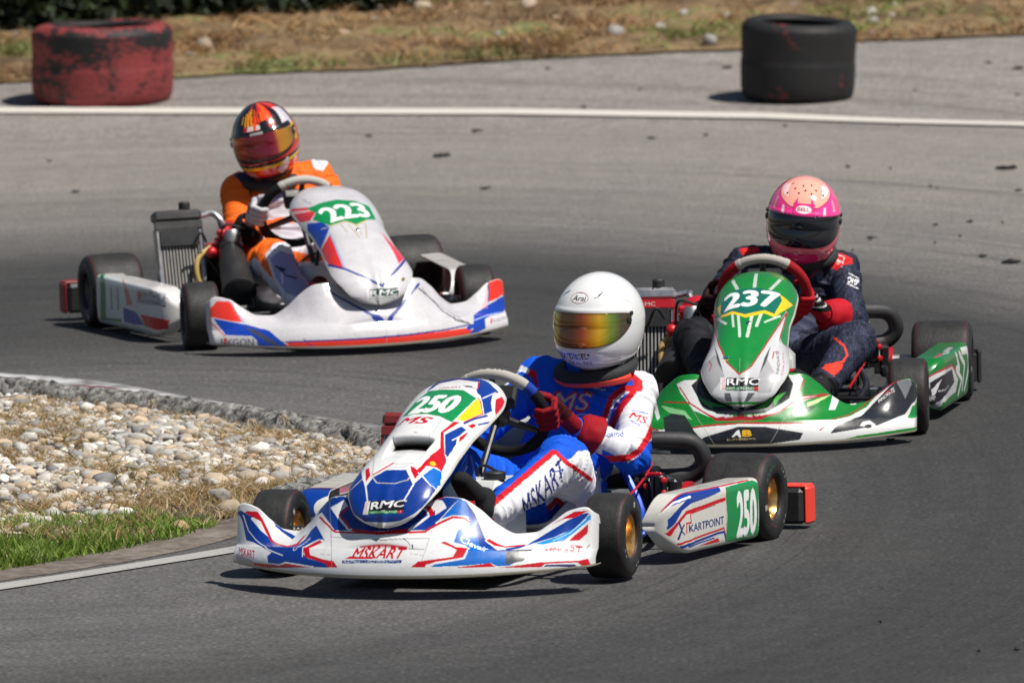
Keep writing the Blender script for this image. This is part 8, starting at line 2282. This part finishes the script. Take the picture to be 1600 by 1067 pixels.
D0 = dict(nose_base=(222, 222, 222), nose=NOSE_BLUE, panel_base=(222, 222, 222), panel=PANEL_BLUE, pod_base=(205, 203, 196), pod_l=POD_BLUE, pod_r=[('poly', [(.60, .16), (.74, .10), (.76, .2), (.70, .27), (.58, .27)], (6, 54, 140)), ('line', [(.56, .27), (.62, .2), (.60, .12)], .012, (192, 8, 26)), ('poly', [(.02, .0), (.74, .0), (.74, .05), (.02, .09)], (196, 18, 38)), ('poly', [(.02, .10), (.4, .07), (.7, .12), (.7, .17), (.3, .15)], (6, 54, 140))])
D1 = dict(print='scales', nose_base=(18, 136, 46), nose=NOSE_GREEN, panel_base=(18, 136, 46), panel=PANEL_GREEN, pod_base=(16, 112, 44), pod_l=POD_GREEN, pod_r=[('poly', [(.60, .16), (.74, .10), (.76, .2), (.70, .27), (.58, .27)], (6, 54, 140)), ('line', [(.56, .27), (.62, .2), (.60, .12)], .012, (192, 8, 26)), ('poly', [(.02, .0), (.74, .0), (.74, .08), (.02, .08)], (210, 210, 210))])
D2 = dict(print='specks', nose_base=(200, 200, 199), nose=NOSE_WHITE, panel_base=(200, 200, 199), panel=PANEL_WHITE, pod_base=(206, 204, 202), pod_l=[], pod_r=POD_WHITE)


GRP = {'uarm_l': (4,), 'torso': (0, 1, 2, 3, 12), 'arm_l': (4, 5), 'arm_r': (6, 7), 'leg_l': (8, 9), 'leg_r': (10, 11)}


def suit_painter(az, base, cmds, rules=None):
    q_, s_, f_ = view_basis(az)
    def f(P, Nn, idx, t, bones):
        Q = np.stack([P @ q_, P @ s_], -1)
        pt = Paint(Q, base)
        if rules: rules(pt, P, Nn, idx, t)
        facing = (Nn @ f_) > -.25
        for g, k, *a in cmds:
            a = list(a)
            kw = a.pop() if isinstance(a[-1], dict) else {}
            pt.m = np.isin(idx, GRP[g]) & facing
            getattr(pt, k)(*a, **kw)
        pt.m = None
        return pt.C
    return f


def rules_blue(pt, P, Nn, idx, t):
    # white outer halves of the sleeves and legs, blue elsewhere
    out = np.isin(idx, (4, 5)) & (Nn[:, 0] > .25)
    pt.C[out] = lin((222, 222, 226))
    out = np.isin(idx, (8, 9)) & (Nn[:, 0] > .45) & (Nn[:, 2] < .4)
    pt.C[out] = lin((222, 222, 226))
    out = np.isin(idx, (6, 7)) & (Nn[:, 0] < -.35)
    pt.C[out] = lin((222, 222, 226))


def rules_navy(pt, P, Nn, idx, t):
    n = noise3(P * 55) + .6 * noise3(P * 110)
    k = n > .15
    pt.C[k] = lin((40, 45, 64))
    tz = np.isin(idx, (0, 1, 2)) & (noise3(P * 38 + 5) > .12)
    pt.C[tz] = lin((70, 76, 100))
    pt.C[np.isin(idx, (10, 11))] = lin((22, 22, 28))
    # a dimpled weave on thigh and sleeve
    w = (np.sin(P[:, 0] * 420) * np.sin((P[:, 2] + P[:, 1] * .5) * 420) > .55) & np.isin(idx, (4, 5, 8, 9))
    pt.C[w] = lin((62, 66, 92))


def rules_orange(pt, P, Nn, idx, t):
    pt.C[np.isin(idx, (7,)) & (Nn[:, 2] < -.2)] = lin((120, 52, 26))  # underside of the forearm browned: sleeve shading put into the colour
    pt.C[np.isin(idx, (10, 11)) & (Nn[:, 2] < .1)] = lin((206, 200, 210))
    pt.C[np.isin(idx, (0, 1)) & (Nn[:, 2] > -2)] = lin((196, 196, 206))


suit0 = suit_painter(.351, (8, 84, 205), SUIT_BLUE, rules_blue)
suit1 = suit_painter(.0926, (27, 31, 46), SUIT_NAVY, rules_navy)
suit2 = suit_painter(-.2947, (236, 104, 24), SUIT_ORANGE, rules_orange)


def oval_logo(pt, t, c, rx, ry, ring, fill, txt, w=.030, h=.010, shear=.2):
    pt.disc(c, rx, ry, ring); pt.disc(c, rx - .0022, ry - .002, fill)
    pt.text(t, (c[0] - w / 2, c[1] - h * .48), (c[0] + w / 2, c[1] - h * .48), h, txt, bold=.03, shear=shear)


def helm0(pt, A, L):
    k = (120, 20, 30)
    oval_logo(pt, 'Arai', (-.004, .086), .040, .0150, k, (232, 232, 232), (26, 22, 24), .056, .015, .25)
    pt.text('ALEX "DIESEL"', (-.112, -.0900), (.046, -.0900), .0175, (40, 18, 24), bold=.04)
    pt.text('faster than you think', (-.104, -.1060), (.050, -.1060), .0100, (40, 30, 34), bold=.02)
    for s in (-1, 1):
        pt.line([(s * .085 - .008, .092), (s * .085 + .012, .101)], .0048, (30, 20, 22))
        pt.line([(s * .085 - .026, .086), (s * .085 - .010, .089)], .0022, (120, 116, 116))
    pt.line([(.09, .10), (.15, .085), (.20, .06)], .0012, (165, 165, 168))
    pt.disc((.118, -.030), .003, .003, (60, 30, 34))
    pt.line([(-.19, -.045), (-.19, .04)], .0015, (170, 170, 172))


def helm1(pt, A, L):
    x, z = pt.Q[:, 0], pt.Q[:, 1]
    MG = (250, 62, 150); DK = (96, 20, 50)
    pt.C[:] = lin((255, 112, 134))
    # peach crown
    crown = z > np.minimum(.070 + .30 * np.maximum(np.abs(x) - .055, 0), .110)
    pt.C[crown] = lin((255, 172, 152))
    edge = np.abs(z - (.070 + .30 * np.maximum(np.abs(x) - .055, 0))) < .0014
    pt.C[edge] = lin(DK)
    band = (z < .069 + .30 * np.maximum(np.abs(x) - .055, 0)) & (z > .036) & (np.abs(x) < .19)
    pt.C[band] = lin(MG)
    pt.poly([(-.040, .045), (.040, .045), (.046, .080), (.034, .098), (.030, .083), (-.030, .083), (-.034, .098), (-.046, .080)], (240, 44, 134))
    pt.line([(-.040, .045), (-.046, .080), (-.034, .098), (-.030, .083), (.030, .083), (.034, .098), (.046, .080), (.040, .045)], .0016, DK)
    for s in (-1, 1):
        pt.poly([(s * .075, .048), (s * .088, .050), (s * .094, .072), (s * .083, .070)], (244, 214, 224))
        pt.poly([(s * .125, .050), (s * .145, .055), (s * .150, .090), (s * .135, .085)], (250, 150, 160))
        pt.poly([(s * .075, .096), (s * .12, .100), (s * .20, .118), (s * .13, .128)], (255, 214, 214)); pt.line([(s * .075, .096), (s * .13, .128)], .0014, (200, 60, 100))
        pt.poly([(s * .15, .09), (s * .24, .09), (s * .26, .126), (s * .2, .12)], (250, 90, 150))
    oval_logo(pt, 'BELL', (0, .066), .034, .0140, (244, 90, 140), (244, 236, 238), (176, 24, 44), .050, .011, 0)
    for cx, cz in ((-.036, .110), (.036, .110), (.0, .1175), (-.07, .1195), (.07, .118), (-.02, .128), (.05, .130), (-.12, .128), (.10, .104), (-.10, .104)):
        pt.disc((cx, cz), .0062, .0028, (70, 24, 20))
    for cx in (-.052, .052): pt.disc((cx, .047), .0034, .0034, (80, 20, 40))
    # chin: magenta shield, pale flashes, small marks at the sides
    pt.C[(z < -.062) & (np.abs(x) < .21)] = lin((255, 132, 148))  # chin pink lightened to make up for shade on the downward side
    pt.poly([(-.062, -.078), (.060, -.078), (.080, -.094), (.070, -.150), (-.072, -.150), (-.082, -.094)], (246, 34, 124))
    pt.line([(-.15, -.062), (-.07, -.080), (.07, -.080), (.15, -.062)], .0016, DK)
    pt.line([(-.13, -.075), (-.075, -.105), (-.06, -.14)], .0014, DK); pt.line([(.13, -.075), (.075, -.105), (.06, -.14)], .0014, DK)
    pt.line([(.08, -.112), (.118, -.098)], .004, (130, 40, 70)); pt.line([(.08, -.122), (.112, -.112)], .003, (130, 40, 70)); pt.disc((.124, -.095), .006, .006, (150, 60, 90))
    pt.text('R', (-.118, -.104), (-.100, -.108), .014, (170, 60, 90), bold=.02)
    pt.line([(-.19, -.10), (-.15, -.02), (-.165, .06)], .002, DK); pt.line([(.19, -.10), (.15, -.02), (.165, .06)], .002, DK)


def helm2(pt, A, L):
    x, z = pt.Q[:, 0], pt.Q[:, 1]
    RDD = (206, 30, 22); YE = (240, 176, 20); OR = (240, 84, 22); BKK = (20, 16, 18)
    pt.C[:] = lin(RDD)
    n = noise3(np.c_[x * 26, z * 14, z * 0 + 2])
    pt.C[(n > .12) & (z > .03)] = lin(BKK)
    pt.C[(n < -.42) & (z > .03)] = lin(OR)
    for cx, w, z0, z1 in ((-.055, .007, .082, .118), (-.038, .008, .076, .124), (-.020, .007, .084, .128), (.004, .009, .078, .126), (.022, .006, .088, .120), (-.075, .005, .09, .112)):
        pt.line([(cx, z0), (cx - .004, z1)], w + .004, BKK); pt.line([(cx, z0), (cx - .004, z1)], w, YE if cx < 0 else OR)
    pt.poly([(.03, .088), (.07, .092), (.10, .11), (.06, .124), (.035, .118)], OR)
    pt.line([(.035, .080), (.09, .082), (.12, .105)], .006, BKK)
    pt.poly([(-.045, .062), (-.012, .064), (-.012, .080), (-.040, .080)], (214, 206, 204)); pt.poly([(.0, .064), (.02, .064), (.02, .078), (.004, .080)], (214, 206, 204))
    pt.poly([(.12, .04), (.20, .03), (.22, .11), (.15, .12)], (205, 200, 206)); pt.poly([(.14, .0), (.20, -.02), (.21, .05), (.15, .05)], YE)
    pt.line([(-.17, .052), (0, .053), (.17, .050)], .020, BKK)
    pt.text('sensap', (-.030, .047), (.028, .048), .010, (214, 214, 214), bold=.05)
    # chin stripes
    ch = -.062 + .10 * np.maximum(np.abs(x) - .06, 0)
    pt.C[(z < ch) & (z > ch - .012)] = lin(BKK)
    pt.C[(z < ch - .012) & (z > ch - .024)] = lin((232, 200, 30))
    pt.C[(z < ch - .024) & (z > -.100) & (x > -.07)] = lin(RDD)
    pt.poly([(.055, -.10), (.11, -.06), (.12, -.09), (.085, -.13)], (216, 210, 214)); pt.poly([(-.11, -.08), (-.06, -.10), (-.06, -.13), (-.10, -.12)], (190, 150, 150))
    pt.C[z < -.122] = lin(BKK)


def cuff0(pt, L):
    pt.text('sparco', (L * .30, -.035), (L * .30, .030), .016, (226, 200, 200), bold=.03)


VIS0 = visor_mat('mirror_visor_film', [(.3, (.22, .05, .01)), (.5, (.35, .16, .02)), (.7, (.20, .22, .03))])
VIS1 = visor_mat('dark_visor', [(.3, (.004, .006, .012)), (.7, (.010, .014, .026))], .07)
VIS2 = visor_mat('red_mirror_visor', [(.3, (.16, .01, .03)), (.7, (.28, .08, .02))])


def _tab(A, tab):
    x = [q[0] for q in tab]
    return np.stack([np.interp(A, x, [lin(q[1])[i] for q in tab]) for i in range(3)], -1)


def vis0(A, Z, T):
    c = _tab(A, [(-1.3, (50, 90, 80)), (-.95, (120, 140, 40)), (-.62, (196, 186, 20)), (-.45, (110, 44, 12)), (-.1, (92, 20, 10)), (.12, (160, 34, 8)), (.3, (206, 104, 8)), (.55, (232, 176, 12)), (.8, (100, 140, 40)), (1.05, (30, 56, 52)), (1.3, (16, 28, 34))])
    k = (T < .05) | (T > .955) | (np.abs(A) > 1.22)
    c[k] *= .35
    return c


def vis1(A, Z, T):
    c = np.tile(np.array(lin((16, 22, 34))), (len(A), 1))
    c[(T < .05) | (T > .95) | (np.abs(A) > 1.26)] = (.004, .004, .005)
    return c


def vis2(A, Z, T):
    c = _tab(A, [(-1.3, (60, 40, 10)), (-.85, (200, 110, 16)), (-.6, (210, 70, 16)), (-.35, (124, 4, 24)), (.25, (112, 4, 36)), (.5, (140, 20, 40)), (.62, (200, 130, 20)), (1.0, (180, 130, 20)), (1.3, (70, 50, 14))])
    c[(T < .16)] = lin((20, 16, 18))
    return c


# ------------------------------------------------------------------ placing karts and drivers
def kart_matrix(x, y, psi, ti, ro, dz):
    L = Vector((math.cos(psi), -math.sin(psi), ro)).normalized()
    F = Vector((-math.sin(psi), -math.cos(psi), ti)); F = (F - F.dot(L) * L).normalized()
    B = -F
    U = L.cross(B).normalized()
    m = Matrix.Identity(4)
    for i in range(3): m[i][0] = L[i]; m[i][1] = B[i]; m[i][2] = U[i]
    m[0][3], m[1][3], m[2][3] = x, y, dz
    return m


MAT0 = kart_matrix(-.0363, 31.141, .3511, .018, .003, -.004)
MAT1 = kart_matrix(.8485, 34.872, .0926, 0, -.003, 0)
MAT2 = kart_matrix(-.7965, 38.504, -.2947, -.005, .008, 0)

K0 = dict(D0, mat=MAT0, label='blue, white and red kart in front, number 250 on green', frame=M['frame_blue'], film=M['livery'],
          steer=-.063, nose_dz=.016, wide=.93, rear_x=.505, panel_dz=.010, rad_x=-.365, rad_z=-.035, radtop=M['dark_red'], radtrim=M['dark_red'], rim=M['gold'], sw=[(-9, 9, (22, 22, 24)), (-.85, .80, (172, 168, 160)), (.80, 1.02, (30, 60, 150)), (-1.07, -.85, (30, 60, 150))], sw_txt=[('MSKART', -.50, .30, .017, .004)], scoop=(.33, .485))
K1 = dict(D1, mat=MAT1, label='green, white and black kart at the right, number 237', frame=M['frame_dark'], film=M['livery'],
          steer=-.019, nose_dz=-.010, panel_dz=-.033, wide=.85, taper=.16, panel_dx=.015, sw_x=.02, sw_z=-.012, rad_x=-.395, rad_z=-.02, rim=M['gold'], sw=[(-9, 9, (150, 22, 30)), (-.62, .62, (172, 166, 158))], sw_txt=[('PRAGA KART', -.46, .50, .014, .004)], rad_text=True, bump=M['black_plastic'])
K2 = dict(D2, mat=MAT2, label='white kart with orange and blue edges at the left, number 223', frame=M['frame_dark'], film=M['livery'],
          steer=.159, pod_y=.29, radtop=M['dark_rim'], bump=M['dark_red'], panel_dz=-.004, panel_dx=.02, rad_x=-.42, rim=M['dark_rim'], sw=[(-9, 9, (22, 22, 24)), (-.62, .75, (176, 172, 165))], radtrim=M['dark_rim'])  # dark red on the bumper ends puts their shade into the colour
k0 = build_kart(K0)
k1 = build_kart(K1)
k2 = build_kart(K2)


def driver(mat, label, J, sc, suit, helm, gl, shoe, brace=None):
    p = empty('person', mat=mat)
    tag(p, label, 'person', 'kart drivers')
    FLIP[0] = True
    J = {k: np.array(v, float) for k, v in J.items()}
    build_body(p, J, sc, suit)
    build_helmet(p, **helm)
    for g in gl: build_glove(p, **g)
    for s in shoe: build_shoe(p, **s)
    if brace: build_neck_brace(p, **brace)
    FLIP[0] = False
    return p


SWC = np.array([0, .025, .447]); SWe2 = np.array([0, .5, .866]); SWe1 = np.array([1., 0, 0])


def rim_pt(a): return SWC + .145 * (math.sin(a) * SWe1 + math.cos(a) * SWe2)
def rim_tan(a, s=1): return s * (math.cos(a) * SWe1 - math.sin(a) * SWe2)


J0 = dict(hl=(.10, -.33, .155), hr=(-.08, -.34, .155), chest=(.10, -.42, .36), neck=(.16, -.40, .56), sl=(.285, -.42, .475), sr=(-.035, -.43, .512),
          el=(.335, -.235, .30), wl=(.215, -.13, .375), er=(-.20, -.25, .33), wr=(-.205, -.11, .41), kl=(.235, .10, .315), al=(.168, .54, .200), kr=(-.22, .10, .33), ar=(-.14, .55, .15))
J1 = dict(hl=(.11, -.33, .145), hr=(-.07, -.34, .145), chest=(.08, -.42, .34), neck=(.115, -.40, .53), sl=(.26, -.42, .475), sr=(-.075, -.42, .495),
          el=(.305, -.24, .31), wl=(.245, -.12, .345), er=(-.22, -.25, .31), wr=(-.215, -.10, .37), kl=(.325, .09, .27), al=(.235, .53, .15), kr=(-.22, .10, .30), ar=(-.14, .55, .15))
J2 = dict(hl=(.08, -.33, .155), hr=(-.10, -.34, .155), chest=(.03, -.42, .36), neck=(.02, -.40, .56), sl=(.205, -.42, .525), sr=(-.105, -.42, .495),
          el=(.28, -.25, .34), wl=(.21, -.11, .40), er=(-.168, -.22, .315), wr=(-.125, -.12, .385), kl=(.22, .10, .33), al=(.14, .53, .15), kr=(-.13, .12, .285), ar=(-.135, .53, .15))

P0 = driver(MAT0, 'driver in white helmet and blue, white and red race suit', J0, 1.0, suit0,
            dict(C=(.192, -.36, .700), yaw=.13, pitch=.10, roll=-.03, base=(226, 226, 226), paint=helm0, visor=VIS0, vis_paint=vis0, sc=1.035),
            [dict(grip=rim_pt(1.62), tan=rim_tan(1.62, -1), e1=(.75, -.62, .25), wrist=(.205, -.125, .378), rr=.0165, side=1, mirror=1, base=(132, 14, 26), back=(60, 8, 14), cuffc=(150, 16, 30), cuff_to=(.247, -.152, .355), txt=cuff0),
             dict(grip=rim_pt(-1.45), tan=rim_tan(-1.45, 1), e1=(-.75, -.62, .25), wrist=(-.20, -.12, .41), rr=.0165, side=-1, mirror=1, base=(132, 14, 26), back=(60, 8, 14), cuffc=(150, 16, 30), cuff_to=(-.21, -.165, .385))],
            [dict(ankle=(.146, .605, .215), toe=(.108, .69, .325), up=(0, -.75, .55), col=(34, 34, 36), solec=(20, 20, 20)), dict(ankle=(-.14, .60, .135), toe=(-.12, .70, .27), up=(0, -.6, .6), col=(34, 34, 36), solec=(20, 20, 20))],
            dict(C=(.17, -.385, .550), lat=(.96, .25, 0), fwd=(-.25, .96, -.15), r=.104, mat2=M['orange_red']))
P1 = driver(MAT1, 'driver in pink helmet, navy race suit and red gloves', J1, .96, suit1,
            dict(C=(.135, -.36, .652), yaw=-.02, pitch=.17, roll=-.10, vh=1.0, base=(250, 90, 110), paint=helm1, visor=VIS1, vis_paint=vis1, sc=1.04),
            [dict(grip=rim_pt(1.92), tan=rim_tan(1.92, -1), e1=(.80, -.55, .25), wrist=(.225, -.10, .335), rr=.0165, side=1, mirror=1, base=(176, 18, 34), back=(22, 22, 24), pads=True, cuffc=(178, 20, 36), cuff_to=(.262, -.155, .330)),
             dict(grip=rim_pt(-1.85), tan=rim_tan(-1.85, 1), e1=(-.80, -.55, .25), wrist=(-.215, -.11, .345), rr=.0165, side=-1, mirror=1, base=(40, 14, 18), back=(22, 22, 24), cuffc=(178, 20, 36), cuff_to=(-.225, -.16, .345))],
            [dict(ankle=(.235, .58, .135), toe=(.15, .70, .235), up=(0, -.5, .7), col=(30, 28, 30), solec=(200, 90, 90)), dict(ankle=(-.14, .60, .135), toe=(-.12, .70, .25), up=(0, -.6, .6), col=(30, 28, 30), solec=(20, 20, 20))],
            dict(C=(.12, -.39, .525), lat=(1, .05, 0), fwd=(0, 1, -.15), r=.10, mat2=None))
P2 = driver(MAT2, 'driver in red, yellow and black helmet and orange race suit', J2, 1.07, suit2,
            dict(C=(-.013, -.36, .692), yaw=.42, pitch=.12, roll=.20, base=(196, 30, 26), paint=helm2, visor=VIS2, vis_paint=vis2, sc=1.0),
            [dict(grip=rim_pt(1.55), tan=rim_tan(1.55, -1), e1=(.80, -.55, .25), wrist=(.205, -.11, .40), rr=.0165, side=1, mirror=1, base=(178, 178, 182), back=(120, 120, 126), cuffc=(24, 24, 26), cuff_to=(.235, -.15, .375)),
             dict(grip=rim_pt(-1.55), tan=rim_tan(-1.55, 1), e1=(-.55, -.70, .25), wrist=(-.145, -.125, .40), rr=.0165, side=-1, mirror=1, base=(188, 188, 192), back=(120, 120, 126), cuffc=(24, 24, 26), cuff_to=(-.15, -.165, .36))],
            [dict(ankle=(.14, .60, .135), toe=(.11, .70, .26), up=(0, -.6, .6), col=(30, 28, 30), solec=(20, 20, 20)), dict(ankle=(-.135, .58, .135), toe=(-.11, .69, .26), up=(0, -.6, .6), col=(90, 40, 40), solec=(20, 20, 20))],
            dict(C=(0, -.385, .535), lat=(1, .2, 0), fwd=(-.3, 1, -.1), r=.088, mat2=None))
